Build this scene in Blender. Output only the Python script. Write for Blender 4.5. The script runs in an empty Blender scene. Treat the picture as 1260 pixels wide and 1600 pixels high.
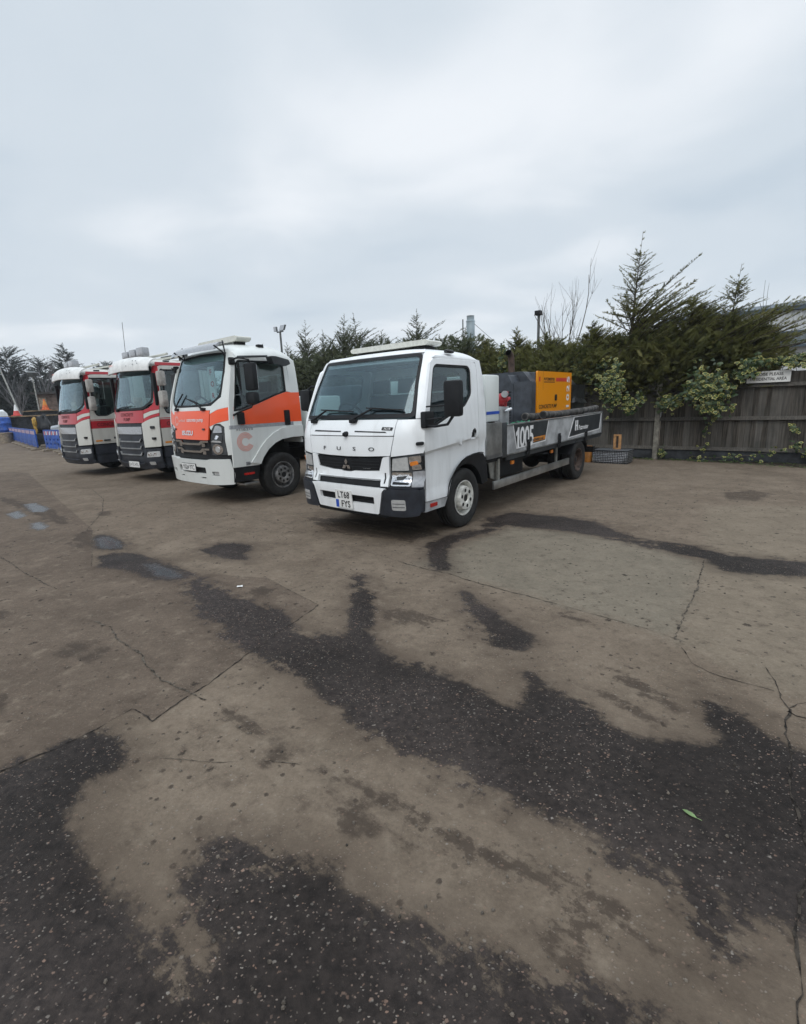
import bpy, bmesh, math, random
import numpy as np
from math import sin, cos, pi, radians, atan2, sqrt, degrees
from mathutils import Vector, Matrix
from mathutils.geometry import delaunay_2d_cdt

scene = bpy.context.scene
COL = scene.collection

# ------------------------------------------------------------------ camera
CAM_H = 1.6
PITCH, ROLL = radians(12.9), radians(2.37)
cam_d = bpy.data.cameras.new("camera")
cam = bpy.data.objects.new("camera", cam_d)
COL.objects.link(cam)
cam_d.sensor_fit = 'VERTICAL'
cam_d.sensor_height = 36.0
cam_d.lens = 36.0 * 750.0 / 1600.0
cam_d.clip_start = 0.05
cam_d.clip_end = 3000.0
_f = Vector((0, cos(PITCH), -sin(PITCH)))
_r0 = Vector((1, 0, 0))
_u0 = Vector((0, sin(PITCH), cos(PITCH)))
_r = _r0 * cos(ROLL) - _u0 * sin(ROLL)
_u = _r0 * sin(ROLL) + _u0 * cos(ROLL)
_m = Matrix((_r, _u, -_f)).transposed().to_4x4()
_m.translation = Vector((0, 0, CAM_H))
cam.matrix_world = _m
scene.camera = cam

# ------------------------------------------------------------------ world, sun, exposure
SUN_EL, SUN_AZ = radians(48), radians(205)      # high, behind the camera, veiled by cloud
world = bpy.data.worlds.new("World")
scene.world = world
world.use_nodes = True
wt = world.node_tree
wn, wl = wt.nodes, wt.links
wn.clear()
def W(t, **kw):
    n = wn.new(t)
    for k, v in kw.items():
        setattr(n, k, v)
    return n
def wmath(op, a, b=None, clamp=False):
    n = W('ShaderNodeMath', operation=op, use_clamp=clamp)
    for i, v in enumerate((a, b)):
        if v is None:
            continue
        if isinstance(v, (int, float)):
            n.inputs[i].default_value = v
        else:
            wl.new(v, n.inputs[i])
    return n.outputs[0]
w_out = W('ShaderNodeOutputWorld')
w_bg = W('ShaderNodeBackground')
w_bg.inputs['Strength'].default_value = 0.1
w_sky = W('ShaderNodeTexSky', sky_type='NISHITA', sun_disc=False)
w_sky.sun_elevation = SUN_EL
w_sky.sun_rotation = SUN_AZ
w_tc = W('ShaderNodeTexCoord')
w_sep = W('ShaderNodeSeparateXYZ')
wl.new(w_tc.outputs['Generated'], w_sep.inputs[0])
zz = wmath('MAXIMUM', w_sep.outputs[2], 0.0)
den = wmath('ADD', zz, 0.16)
w_comb = W('ShaderNodeCombineXYZ')
wl.new(wmath('DIVIDE', w_sep.outputs[0], den), w_comb.inputs[0])
wl.new(wmath('DIVIDE', w_sep.outputs[1], den), w_comb.inputs[1])
def wnoise(scale, detail, rough, off, dist=0.0):
    mp = W('ShaderNodeMapping')
    mp.inputs['Location'].default_value = off
    mp.inputs['Scale'].default_value = (scale, scale * 1.15, scale)
    wl.new(w_comb.outputs[0], mp.inputs[0])
    n = W('ShaderNodeTexNoise')
    n.inputs['Scale'].default_value = 1.0
    n.inputs['Detail'].default_value = detail
    n.inputs['Roughness'].default_value = rough
    n.inputs['Distortion'].default_value = dist
    wl.new(mp.outputs[0], n.inputs[0])
    return n.outputs['Fac']
c_big = wnoise(0.62, 2.0, 0.45, (9.18, 6.3, 0))
c_mid = wnoise(1.7, 4.0, 0.45, (-7.7, 5.1, 0), 0.3)
c_sum = wmath('ADD', wmath('MULTIPLY', c_big, 0.70), wmath('MULTIPLY', c_mid, 0.30))
w_ramp = W('ShaderNodeValToRGB')
er = w_ramp.color_ramp
er.interpolation = 'EASE'
SKYK = 1.0
def ske(e, p, c):
    e.position = p
    e.color = (c[0], c[1], c[2], 1)
ske(er.elements[0], 0.34, (0.455, 0.53, 0.605))
ske(er.elements[1], 0.68, (0.73, 0.765, 0.805))
ske(er.elements.new(0.5), 0.50, (0.55, 0.612, 0.672))
wl.new(c_sum, w_ramp.inputs[0])
# pale band low over the horizon, brighter overcast dome overhead
hz = wmath('SUBTRACT', 1.0, wmath('MULTIPLY', zz, 6.2), True)
hz = wmath('MULTIPLY', wmath('POWER', hz, 1.3), 0.75)
w_mixh = W('ShaderNodeMix', data_type='RGBA')
wl.new(hz, w_mixh.inputs[0])
wl.new(w_ramp.outputs[0], w_mixh.inputs[6])
w_mixh.inputs[7].default_value = (0.79, 0.82, 0.85, 1)
over = wmath('MULTIPLY', wmath('SUBTRACT', zz, 0.58), 2.4, True)
gain = wmath('ADD', wmath('MULTIPLY', over, 18.0), 12.3)
w_gain = W('ShaderNodeVectorMath', operation='SCALE')
wl.new(w_mixh.outputs[2], w_gain.inputs[0])
wl.new(gain, w_gain.inputs['Scale'])
w_mix = W('ShaderNodeMix', data_type='RGBA')
w_mix.inputs[0].default_value = 0.97
wl.new(w_sky.outputs[0], w_mix.inputs[6])
wl.new(w_gain.outputs[0], w_mix.inputs[7])
wl.new(w_mix.outputs[2], w_bg.inputs[0])
wl.new(w_bg.outputs[0], w_out.inputs[0])

sun_d = bpy.data.lights.new("sun", 'SUN')
sun_d.energy = 1.1
sun_d.angle = radians(40)
sun_d.color = (1.0, 0.97, 0.93)
sun = bpy.data.objects.new("sun", sun_d)
COL.objects.link(sun)
# world direction towards the sun: compass azimuth SUN_AZ clockwise from +Y
sd = Vector((sin(SUN_AZ) * cos(SUN_EL), cos(SUN_AZ) * cos(SUN_EL), sin(SUN_EL)))
sun.rotation_euler = sd.to_track_quat('Z', 'Y').to_euler()
scene.view_settings.view_transform = 'Standard'
scene.view_settings.look = 'None'
scene.view_settings.exposure = 0.0
scene.view_settings.gamma = 1.0
scene.view_settings.use_curve_mapping = False
try:
    scene.cycles.max_bounces = 8
    scene.cycles.transparent_max_bounces = 12
    scene.cycles.use_denoising = True
    scene.cycles.caustics_reflective = False
    scene.cycles.caustics_refractive = False
except Exception:
    pass

# ------------------------------------------------------------------ materials
class NT:
    def __init__(s, name):
        s.m = bpy.data.materials.new(name)
        s.m.use_nodes = True
        s.n = s.m.node_tree.nodes
        s.l = s.m.node_tree.links
        s.n.clear()
        s.out = s.n.new('ShaderNodeOutputMaterial')
    def new(s, t, **kw):
        n = s.n.new(t)
        for k, v in kw.items():
            setattr(n, k, v)
        return n
    def put(s, sock, v):
        if v is None:
            return
        if hasattr(v, 'is_output'):
            s.l.new(v, sock)
        elif isinstance(v, (tuple, list)) and len(v) == 3 and sock.type == 'RGBA':
            sock.default_value = (*v, 1)
        else:
            sock.default_value = v
    def math(s, op, a, b=None, c=None, clamp=False):
        n = s.new('ShaderNodeMath', operation=op, use_clamp=clamp)
        for i, v in enumerate((a, b, c)):
            s.put(n.inputs[i], v)
        return n.outputs[0]
    def obj(s):
        return s.new('ShaderNodeTexCoord').outputs['Object']
    def pos(s):
        return s.new('ShaderNodeNewGeometry').outputs['Position']
    def mapv(s, v, scale=(1, 1, 1), loc=(0, 0, 0), rot=(0, 0, 0)):
        n = s.new('ShaderNodeMapping')
        s.put(n.inputs[0], v)
        n.inputs['Scale'].default_value = scale
        n.inputs['Location'].default_value = loc
        n.inputs['Rotation'].default_value = rot
        return n.outputs[0]
    def noise(s, v, scale, detail=3, rough=0.5, dist=0.0, color=False):
        n = s.new('ShaderNodeTexNoise')
        s.put(n.inputs['Vector'], v)
        n.inputs['Scale'].default_value = scale
        n.inputs['Detail'].default_value = detail
        n.inputs['Roughness'].default_value = rough
        n.inputs['Distortion'].default_value = dist
        return n.outputs['Color' if color else 'Fac']
    def voro(s, v, scale, feature='F1', rnd=1.0):
        n = s.new('ShaderNodeTexVoronoi', feature=feature)
        s.put(n.inputs['Vector'], v)
        n.inputs['Scale'].default_value = scale
        n.inputs['Randomness'].default_value = rnd
        return n
    def ss(s, v, a, b):
        n = s.new('ShaderNodeMapRange', interpolation_type='SMOOTHSTEP')
        s.put(n.inputs[0], v)
        n.inputs[1].default_value = a
        n.inputs[2].default_value = b
        return n.outputs[0]
    def mix(s, f, a, b, mode='MIX'):
        n = s.new('ShaderNodeMix', data_type='RGBA', blend_type=mode)
        s.put(n.inputs[0], f)
        s.put(n.inputs[6], a)
        s.put(n.inputs[7], b)
        return n.outputs[2]
    def attr(s, name, sock='Fac'):
        n = s.new('ShaderNodeAttribute', attribute_name=name)
        return n.outputs[sock]
    def sepc(s, v):
        n = s.new('ShaderNodeSeparateColor')
        s.put(n.inputs[0], v)
        return n.outputs
    def bump(s, h, strength=0.3, dist=0.01, nrm=None):
        n = s.new('ShaderNodeBump')
        s.put(n.inputs['Height'], h)
        n.inputs['Strength'].default_value = strength
        n.inputs['Distance'].default_value = dist
        if nrm is not None:
            s.put(n.inputs['Normal'], nrm)
        return n.outputs[0]
    def princ(s, col, rough=0.5, metal=0.0, spec=0.5, normal=None, coat=0.0, trans=0.0, sss=None):
        b = s.new('ShaderNodeBsdfPrincipled')
        s.put(b.inputs['Base Color'], col)
        s.put(b.inputs['Roughness'], rough)
        s.put(b.inputs['Metallic'], metal)
        s.put(b.inputs['Specular IOR Level'], spec)
        s.put(b.inputs['Coat Weight'], coat)
        s.put(b.inputs['Transmission Weight'], trans)
        if normal is not None:
            s.put(b.inputs['Normal'], normal)
        s.l.new(b.outputs[0], s.out.inputs[0])
        return b

MAT = {}
def simple(name, col, rough=0.5, metal=0.0, spec=0.5, var=0.12, vscale=6.0, coat=0.0, bump=0.0, bscale=60.0):
    t = NT(name)
    o = t.obj()
    n1 = t.noise(o, vscale, 5, 0.6)
    dark = tuple(c * (1 - var * 2.2) for c in col)
    lite = tuple(min(1, c * (1 + var * 0.6)) for c in col)
    c = t.mix(t.ss(n1, 0.3, 0.7), dark, lite)
    r = t.math('ADD', rough - 0.06, t.math('MULTIPLY', t.noise(o, vscale * 2.3, 3), 0.14))
    nb = None
    if bump > 0:
        nb = t.bump(t.noise(o, bscale, 3), bump, 0.006)
    t.princ(c, r, metal, spec, nb, coat)
    MAT[name] = t.m
    return t.m
def paint(name, col, rough=0.32, dirt=(0.20, 0.18, 0.15), amount=0.35, coat=0.3):
    """road-going gloss paint with streaky grime"""
    t = NT(name)
    o = t.obj()
    st = t.noise(t.mapv(o, (5, 5, 0.9)), 1.6, 6, 0.62)
    sp = t.noise(o, 34, 4, 0.6)
    big = t.noise(o, 1.3, 3, 0.5)
    d = t.math('MULTIPLY', t.ss(t.math('ADD', t.math('MULTIPLY', st, 0.6), t.math('MULTIPLY', big, 0.4)), 0.44, 0.78), amount)
    d = t.math('ADD', d, t.math('MULTIPLY', t.ss(sp, 0.64, 0.8), amount * 0.6), clamp=True)
    c = t.mix(d, col, dirt)
    r = t.math('ADD', rough, t.math('MULTIPLY', d, 0.5))
    t.princ(c, r, 0, 0.5, t.bump(t.noise(o, 3.2, 2), 0.04, 0.02), coat)
    MAT[name] = t.m
    return t.m
paint('white_paint', (0.83, 0.85, 0.86), amount=0.26)
paint('isz_white', (0.68, 0.70, 0.68), amount=0.2)
paint('daf_white', (0.57, 0.565, 0.52), amount=0.3)
paint('orange_red', (0.88, 0.095, 0.018), amount=0.06, dirt=(0.45, 0.16, 0.1))
paint('red_paint', (0.44, 0.018, 0.030), amount=0.22, dirt=(0.32, 0.14, 0.13))
paint('yellow_paint', (0.84, 0.30, 0.003), amount=0.06)
paint('mint_white', (0.74, 0.78, 0.76), amount=0.14)
simple('dark_housing', (0.052, 0.060, 0.074), 0.5, var=0.25)
simple('black_plastic', (0.011, 0.012, 0.014), 0.55, spec=0.3, var=0.2, bump=0.1)
simple('black_gloss', (0.010, 0.011, 0.013), 0.2, var=0.1)
simple('navy_plastic', (0.022, 0.026, 0.036), 0.5, var=0.25)
simple('rubber', (0.020, 0.019, 0.018), 0.82, var=0.3, vscale=9, bump=0.25, bscale=40)
simple('chassis', (0.012, 0.012, 0.013), 0.8, var=0.3)
simple('chrome', (0.78, 0.79, 0.80), 0.12, 1.0, var=0.06)
simple('alu', (0.50, 0.51, 0.51), 0.42, 1.0, var=0.18, vscale=4, bump=0.05)
simple('galv', (0.42, 0.42, 0.39), 0.5, 0.8, var=0.2, vscale=8)
simple('grey_paint', (0.47, 0.48, 0.49), 0.42, 0.15, var=0.22, vscale=3.5, bump=0.06)
simple('charcoal', (0.035, 0.040, 0.044), 0.45, var=0.18)
simple('silver_rim', (0.34, 0.34, 0.34), 0.45, 0.6, var=0.3, vscale=12)
simple('white_rim', (0.70, 0.69, 0.64), 0.5, 0.0, var=0.2, vscale=14)
simple('lens_clear', (0.60, 0.61, 0.61), 0.16, 0.35, var=0.07, vscale=26, coat=0.6, bump=0.15, bscale=80)
simple('lens_grey', (0.42, 0.43, 0.45), 0.2, 0.3, var=0.08, vscale=30, coat=0.6, bump=0.2, bscale=90)
simple('lens_amber', (0.72, 0.22, 0.03), 0.2, var=0.2, coat=0.5)
simple('lens_red', (0.45, 0.02, 0.015), 0.25, var=0.2, coat=0.5)
simple('reflector', (0.9, 0.9, 0.92), 0.08, 1.0, var=0.12, vscale=18, bump=0.5, bscale=22)
simple('plate_white', (0.76, 0.76, 0.74), 0.4, var=0.08)
simple('plate_blue', (0.02, 0.08, 0.45), 0.4, var=0.08)
simple('ink_black', (0.010, 0.010, 0.011), 0.5, var=0.05)
simple('ink_white', (0.80, 0.80, 0.80), 0.45, var=0.06)
simple('ink_pale', (0.80, 0.60, 0.55), 0.5, var=0.06)
simple('ink_orange', (0.70, 0.26, 0.03), 0.5, var=0.1)
simple('ink_red', (0.62, 0.05, 0.03), 0.5, var=0.1)
simple('ink_coral', (0.78, 0.24, 0.17), 0.5, var=0.1)
simple('ink_maroon', (0.13, 0.008, 0.012), 0.5, var=0.1)
simple('ink_grey', (0.12, 0.12, 0.13), 0.5, var=0.1)
simple('seat_cloth', (0.022, 0.023, 0.027), 0.9, var=0.2)
simple('trim_grey', (0.07, 0.075, 0.08), 0.8, var=0.2)
simple('cream_lens', (0.62, 0.62, 0.56), 0.3, 0.0, var=0.06, vscale=22, coat=0.3, bump=0.3, bscale=50)
simple('mirror_shell', (0.42, 0.40, 0.37), 0.4, 0.2, var=0.2)
simple('hose', (0.10, 0.095, 0.088), 0.8, var=0.45, vscale=7, bump=0.5, bscale=30)
simple('green_rope', (0.03, 0.22, 0.11), 0.7, var=0.2)
simple('blue_plastic', (0.018, 0.075, 0.30), 0.5, var=0.3, vscale=4)
simple('barrier_blue', (0.020, 0.095, 0.42), 0.5, var=0.3, vscale=4)
simple('cone_red', (0.62, 0.07, 0.06), 0.55, var=0.15)
simple('cone_orange', (0.70, 0.14, 0.03), 0.55, var=0.2)
simple('machine_yellow', (0.50, 0.30, 0.05), 0.6, var=0.3)
simple('sandy_plastic', (0.34, 0.28, 0.21), 0.8, var=0.2)
simple('timber', (0.32, 0.23, 0.14), 0.8, var=0.3, vscale=5)
simple('new_timber', (0.45, 0.24, 0.10), 0.7, var=0.2, vscale=9)
simple('gas_orange', (0.50, 0.20, 0.035), 0.5, var=0.2)
simple('brick_brown', (0.16, 0.115, 0.095), 0.9, var=0.25, vscale=3)
simple('roof_felt', (0.05, 0.045, 0.043), 0.9, var=0.2)
simple('flue_steel', (0.40, 0.47, 0.50), 0.4, 0.7, var=0.15, vscale=1.2)
simple('mast_grey', (0.13, 0.14, 0.14), 0.6, 0.3, var=0.2)
simple('concrete_post', (0.24, 0.225, 0.19), 0.9, var=0.25, vscale=7, bump=0.3)
simple('bark', (0.095, 0.075, 0.058), 0.95, var=0.3, vscale=10)
simple('twig', (0.085, 0.072, 0.062), 0.95, var=0.3, vscale=3)
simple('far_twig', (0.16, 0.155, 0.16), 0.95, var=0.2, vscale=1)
simple('sheet_black', (0.02, 0.021, 0.024), 0.35, var=0.3, vscale=5, bump=0.8, bscale=9)
simple('rust_pipe', (0.11, 0.075, 0.06), 0.7, 0.3, var=0.4, vscale=9)
simple('red_enamel', (0.45, 0.03, 0.04), 0.4, var=0.2)
simple('car_silver', (0.36, 0.38, 0.40), 0.3, 0.5, var=0.1, coat=0.4)
simple('skip_dark', (0.03, 0.033, 0.038), 0.8, var=0.3)
simple('paper', (0.75, 0.75, 0.73), 0.8, var=0.05)
simple('fresh_leaf', (0.17, 0.26, 0.10), 0.6, var=0.15)
simple('loose_stone', (0.15, 0.125, 0.10), 0.9, var=0.4, vscale=9)
simple('moss_leaf', (0.08, 0.12, 0.03), 0.7, var=0.3)

def glass(name, tint, refl=0.05, rough=0.02, rc=(0.9, 0.94, 0.97)):
    t = NT(name)
    tr = t.new('ShaderNodeBsdfTransparent')
    t.put(tr.inputs[0], tint)
    gl = t.new('ShaderNodeBsdfGlossy')
    t.put(gl.inputs['Color'], rc)
    gl.inputs['Roughness'].default_value = rough
    fr = t.new('ShaderNodeLayerWeight')
    fr.inputs[0].default_value = 0.5
    f = t.math('ADD', t.math('MULTIPLY', t.math('POWER', fr.outputs['Facing'], 4.0), 0.85), refl, clamp=True)
    mx = t.new('ShaderNodeMixShader')
    t.l.new(f, mx.inputs[0])
    t.l.new(tr.outputs[0], mx.inputs[1])
    t.l.new(gl.outputs[0], mx.inputs[2])
    t.l.new(mx.outputs[0], t.out.inputs[0])
    MAT[name] = t.m
glass('windscreen_glass', (0.74, 0.83, 0.84), 0.065, 0.02, (0.80, 0.93, 1.0))
glass('side_glass', (0.72, 0.79, 0.79), 0.05)
glass('lamp_glass', (0.9, 0.92, 0.92), 0.05)
glass('house_glass', (0.35, 0.42, 0.42), 0.15)

def foliage(name, dark, mid, lite, trans=0.25):
    t = NT(name)
    a = t.attr('tint')
    n = t.noise(t.obj(), 0.9, 3, 0.6)
    f = t.math('ADD', t.math('MULTIPLY', a, 0.7), t.math('MULTIPLY', t.ss(n, 0.3, 0.7), 0.3), clamp=True)
    c = t.mix(t.ss(f, 0.15, 0.6), dark, mid)
    c = t.mix(t.ss(f, 0.6, 1.0), c, lite)
    d = t.new('ShaderNodeBsdfPrincipled')
    t.put(d.inputs['Base Color'], c)
    d.inputs['Roughness'].default_value = 0.65
    d.inputs['Specular IOR Level'].default_value = 0.25
    tl = t.new('ShaderNodeBsdfTranslucent')
    t.put(tl.inputs[0], c)
    mx = t.new('ShaderNodeMixShader')
    mx.inputs[0].default_value = trans
    t.l.new(d.outputs[0], mx.inputs[1])
    t.l.new(tl.outputs[0], mx.inputs[2])
    t.l.new(mx.outputs[0], t.out.inputs[0])
    MAT[name] = t.m
foliage('conifer', (0.060, 0.068, 0.024), (0.150, 0.152, 0.052), (0.26, 0.235, 0.095), 0.45)
foliage('conifer_far', (0.072, 0.086, 0.050), (0.115, 0.130, 0.074), (0.165, 0.175, 0.10), 0.4)
foliage('evergreen_haze', (0.024, 0.031, 0.025), (0.042, 0.053, 0.043), (0.066, 0.08, 0.065), .35)
simple('conifer_core', (0.016, 0.021, 0.010), 0.95, var=0.3, vscale=2)
simple('haze_core', (0.030, 0.038, 0.034), 0.95, var=0.3, vscale=0.6)

def ivy_mat():
    t = NT('ivy_leaf')
    e = t.attr('edge')
    a = t.attr('tint')
    n = t.noise(t.obj(), 22, 2)
    f = t.ss(t.math('ADD', e, t.math('MULTIPLY', t.math('SUBTRACT', n, 0.5), 0.5)), 0.62, 0.84)
    f = t.math('MULTIPLY', f, t.ss(a, 0.50, 0.64))
    green = t.mix(a, (0.016, 0.034, 0.010), (0.055, 0.088, 0.022))
    yel = t.mix(a, (0.17, 0.18, 0.045), (0.42, 0.38, 0.12))
    c = t.mix(f, green, yel)
    b = t.princ(c, 0.45, 0, 0.4)
    MAT['ivy_leaf'] = t.m
ivy_mat()

def wood_fence():
    t = NT('fence_wood')
    o = t.obj()
    a = t.attr('tint')
    g = t.noise(t.mapv(o, (18, 18, 1.1)), 2.0, 5, 0.6)
    b = t.noise(o, 1.6, 3)
    c = t.mix(t.ss(g, 0.3, 0.75), (0.026, 0.023, 0.019), (0.108, 0.094, 0.079))
    c = t.mix(t.math('MULTIPLY', a, 0.65), c, t.mix(g, (0.10, 0.095, 0.085), (0.19, 0.18, 0.165)))
    c = t.mix(t.math('MULTIPLY', t.ss(b, 0.45, 0.75), 0.5), c, (0.030, 0.031, 0.028))
    t.princ(c, 0.9, 0, 0.2, t.bump(g, 0.4, 0.006))
    MAT['fence_wood'] = t.m
wood_fence()

def cladding():
    t = NT('cladding')
    o = t.obj()
    n = t.noise(o, 0.5, 4)
    sx = t.new('ShaderNodeSeparateXYZ')
    t.put(sx.inputs[0], o)
    c = t.mix(n, (0.50, 0.52, 0.53), (0.60, 0.62, 0.63))
    t.princ(c, 0.6, 0.1, 0.4)
    MAT['cladding'] = t.m
cladding()
simple('cladding_blue', (0.05, 0.075, 0.10), 0.5, var=0.1)
simple('cladding_trim', (0.30, 0.31, 0.32), 0.5, var=0.1)

def checker():
    t = NT('checker_plate')
    o = t.obj()
    v = t.voro(t.mapv(o, (1, 1, 1)), 26, rnd=0.15)
    n = t.noise(o, 5, 4)
    f = t.ss(v.outputs['Distance'], 0.48, 0.2)
    c = t.mix(f, (0.08, 0.085, 0.095), (0.42, 0.43, 0.45))
    c = t.mix(t.ss(n, 0.5, 0.8), c, (0.06, 0.06, 0.06))
    t.princ(c, 0.4, 0.7, 0.5, t.bump(f, 0.8, 0.01))
    MAT['checker_plate'] = t.m
checker()

# ------------------------------------------------------------------ the ground sheet's material
def ground_mat():
    t = NT('yard_ground')
    p = t.pos()
    wet, damp, pud = t.attr('wet'), t.attr('damp'), t.attr('puddle')
    slab, bay, bay2, near = t.attr('slab'), t.attr('bay'), t.attr('bay2'), t.attr('soil')
    nf = t.noise(p, 70, 5, 0.75)            # gritty texture
    ng = t.noise(p, 24, 5, 0.7)
    nm = t.noise(p, 8, 6, 0.66)
    nl = t.noise(p, 1.5, 6, 0.62)
    nx = t.noise(p, 0.33, 4, 0.5)
    ctr = lambda v: t.math('SUBTRACT', v, 0.5)
    streak = None
    # ragged outlines: smooth in places, lace-like in others
    lace = t.ss(t.noise(p, 0.9, 2), 0.42, 0.62)
    amp = t.math('ADD', 0.65, t.math('MULTIPLY', lace, 1.5))
    mpn = t.new('ShaderNodeMapping', vector_type='TEXTURE')
    t.put(mpn.inputs[0], p)
    mpn.inputs['Rotation'].default_value = (0, 0, radians(-39))
    mpn.inputs['Scale'].default_value = (0.55, 0.13, 1)
    grain = t.noise(mpn.outputs[0], 1.6, 6, 0.68)
    fine = t.math('ADD', t.math('MULTIPLY', ctr(ng), 0.17), t.math('MULTIPLY', ctr(nf), 0.10))
    rag = t.math('ADD', t.math('MULTIPLY', ctr(nm), 0.20), fine)
    rag = t.math('ADD', rag, t.math('MULTIPLY', ctr(grain), 0.22))
    rag2 = t.math('MULTIPLY', t.math('ADD', rag, t.math('MULTIPLY', ctr(t.noise(p, 3.2, 5, 0.65)), 0.14)), amp)
    worn = t.math('MULTIPLY', t.ss(t.math('ADD', grain, t.math('MULTIPLY', ctr(ng), 0.35)), 0.60, 0.72), t.math('ADD', 0.05, t.math('MULTIPLY', lace, 0.20)))
    wsum = t.math('SUBTRACT', t.math('ADD', wet, rag2), worn)
    wm = t.ss(wsum, -0.036, 0.034)
    halo = t.ss(wsum, -0.24, 0.03)
    dsum = t.math('ADD', t.math('ADD', damp, -0.004), t.math('MULTIPLY', rag2, 0.85))
    dm = t.math('MULTIPLY', t.ss(dsum, -0.04, 0.03), t.ss(t.math('ADD', grain, ctr(ng)), 0.30, 0.52))
    pm = t.ss(t.math('ADD', pud, t.math('MULTIPLY', rag, 0.5)), -0.04, 0.04)
    sm = t.ss(t.math('ADD', slab, t.math('MULTIPLY', rag, 0.06)), -0.012, 0.012)
    bm = t.ss(t.math('ADD', bay, t.math('MULTIPLY', rag, 1.2)), -0.10, 0.12)
    b2 = t.ss(t.math('ADD', bay2, t.math('MULTIPLY', rag, 1.2)), -0.10, 0.12)
    # dry surface
    c = t.mix(t.ss(nl, 0.28, 0.72), (0.1199, 0.0922, 0.0682), (0.1904, 0.1502, 0.1130))
    c = t.mix(t.math('MULTIPLY', t.ss(nx, 0.35, 0.65), 0.55), c, (0.1519, 0.1190, 0.0895))
    c_old = t.mix(t.ss(nl, 0.25, 0.75), (0.0878, 0.0663, 0.0507), (0.1306, 0.0995, 0.0759))
    c = t.mix(t.math('MULTIPLY', sm, 0.8), c, c_old)
    c = t.mix(t.math('MULTIPLY', bm, 0.55), c, (0.1802, 0.1623, 0.1260))
    c = t.mix(t.math('MULTIPLY', b2, 0.55), c, (0.1946, 0.1612, 0.1202))
    # blotches, tyre grime and drips
    c = t.mix(t.math('MULTIPLY', t.ss(grain, 0.54, 0.74), 0.40), c, (0.0706, 0.0527, 0.0398))
    c = t.mix(t.math('MULTIPLY', t.ss(nm, 0.53, 0.72), 0.62), c, (0.0748, 0.0565, 0.0433))
    c = t.mix(t.math('MULTIPLY', t.ss(nm, 0.47, 0.31), 0.48), c, (0.2140, 0.1735, 0.1320))
    vs = t.voro(p, 5.5)
    dist = t.math('ADD', vs.outputs['Distance'], t.math('MULTIPLY', ctr(ng), 0.55))
    spot = t.math('MULTIPLY', t.ss(dist, 0.16, 0.06), t.ss(t.sepc(vs.outputs['Color'])[0], 0.72, 0.76))
    c = t.mix(t.math('MULTIPLY', spot, 0.85), c, (0.0322, 0.0253, 0.0207))
    vs2 = t.voro(p, 19)
    dist = t.math('ADD', vs2.outputs['Distance'], t.math('MULTIPLY', ctr(nf), 0.5))
    spot2 = t.math('MULTIPLY', t.ss(dist, 0.30, 0.14), t.ss(t.sepc(vs2.outputs['Color'])[1], 0.68, 0.74))
    c = t.mix(t.math('MULTIPLY', spot2, t.math('MULTIPLY', t.ss(nl, 0.38, 0.55), 0.85)), c, (0.0450, 0.0351, 0.0281))
    # grit: value jitter
    nk = t.noise(p, 3.6, 8, 0.74)
    g = t.math('ADD', -0.06, t.math('ADD', t.math('MULTIPLY', nf, 0.86), t.math('ADD', t.math('MULTIPLY', ng, 0.52), t.math('MULTIPLY', nk, 0.72))))
    gv = t.new('ShaderNodeVectorMath', operation='SCALE')
    t.put(gv.inputs[0], c)
    t.put(gv.inputs['Scale'], g)
    c = gv.outputs[0]
    # damp and wet
    c = t.mix(t.math('MULTIPLY', dm, 0.78), c, t.mix(ng, (0.0257, 0.0195, 0.0154), (0.0664, 0.0497, 0.0380)))
    c = t.mix(t.math('MULTIPLY', halo, t.math('ADD', 0.25, t.math('MULTIPLY', ng, 0.6))), c, (0.0642, 0.0478, 0.0361))
    wetc = t.mix(t.ss(ng, 0.3, 0.7), (0.0099, 0.0080, 0.0078), (0.0285, 0.0224, 0.0199))
    wetc = t.mix(t.math('MULTIPLY', t.ss(nf, 0.52, 0.78), 0.5), wetc, (0.0555, 0.0419, 0.0350))
    wl_ = t.new('ShaderNodeVectorMath', operation='SCALE')
    t.put(wl_.inputs[0], wetc)
    t.put(wl_.inputs['Scale'], t.math('ADD', 0.70, t.math('MULTIPLY', t.ss(t.noise(p, 0.8, 5, 0.6), 0.35, 0.68), 1.25)))
    c = t.mix(t.math('MULTIPLY', wm, 0.95), c, wl_.outputs[0])
    # aggregate: pale angular chips, clearer where the surface is wet and worn
    warp = t.new('ShaderNodeVectorMath', operation='ADD')
    t.put(warp.inputs[0], p)
    wv = t.new('ShaderNodeVectorMath', operation='SCALE')
    t.put(wv.inputs[0], t.noise(p, 85, 2, 0.5, color=True))
    wv.inputs['Scale'].default_value = 0.012
    t.put(warp.inputs[1], wv.outputs[0])
    chips = None
    cols = []
    for sc, lo, th in ((58, 0.87, 0.40), (105, 0.84, 0.45), (34, 0.955, 0.30)):
        v = t.voro(t.mapv(warp.outputs[0], (1, 1.35, 0.2), rot=(0, 0, 0.5)), sc)
        cc = t.sepc(v.outputs['Color'])
        m = t.math('MULTIPLY', t.ss(v.outputs['Distance'], th, th - 0.16), t.ss(cc[0], lo, lo + 0.02))
        m = t.math('MULTIPLY', m, t.math('ADD', 0.25, t.math('MULTIPLY', cc[1], 0.75)))
        chips = m if chips is None else t.math('MAXIMUM', chips, m)
        cols.append(cc)
    chipc = t.mix(cols[0][2], (0.27, 0.17, 0.125), (0.31, 0.28, 0.245))
    cover = t.ss(t.noise(p, 2.0, 4, 0.6), 0.30, 0.62)
    amt = t.math('MULTIPLY', t.math('ADD', 0.50, t.math('MULTIPLY', wm, 0.36)), t.math('ADD', 0.25, t.math('MULTIPLY', cover, 0.75)))
    c = t.mix(t.math('MULTIPLY', chips, amt), c, chipc)
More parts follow.
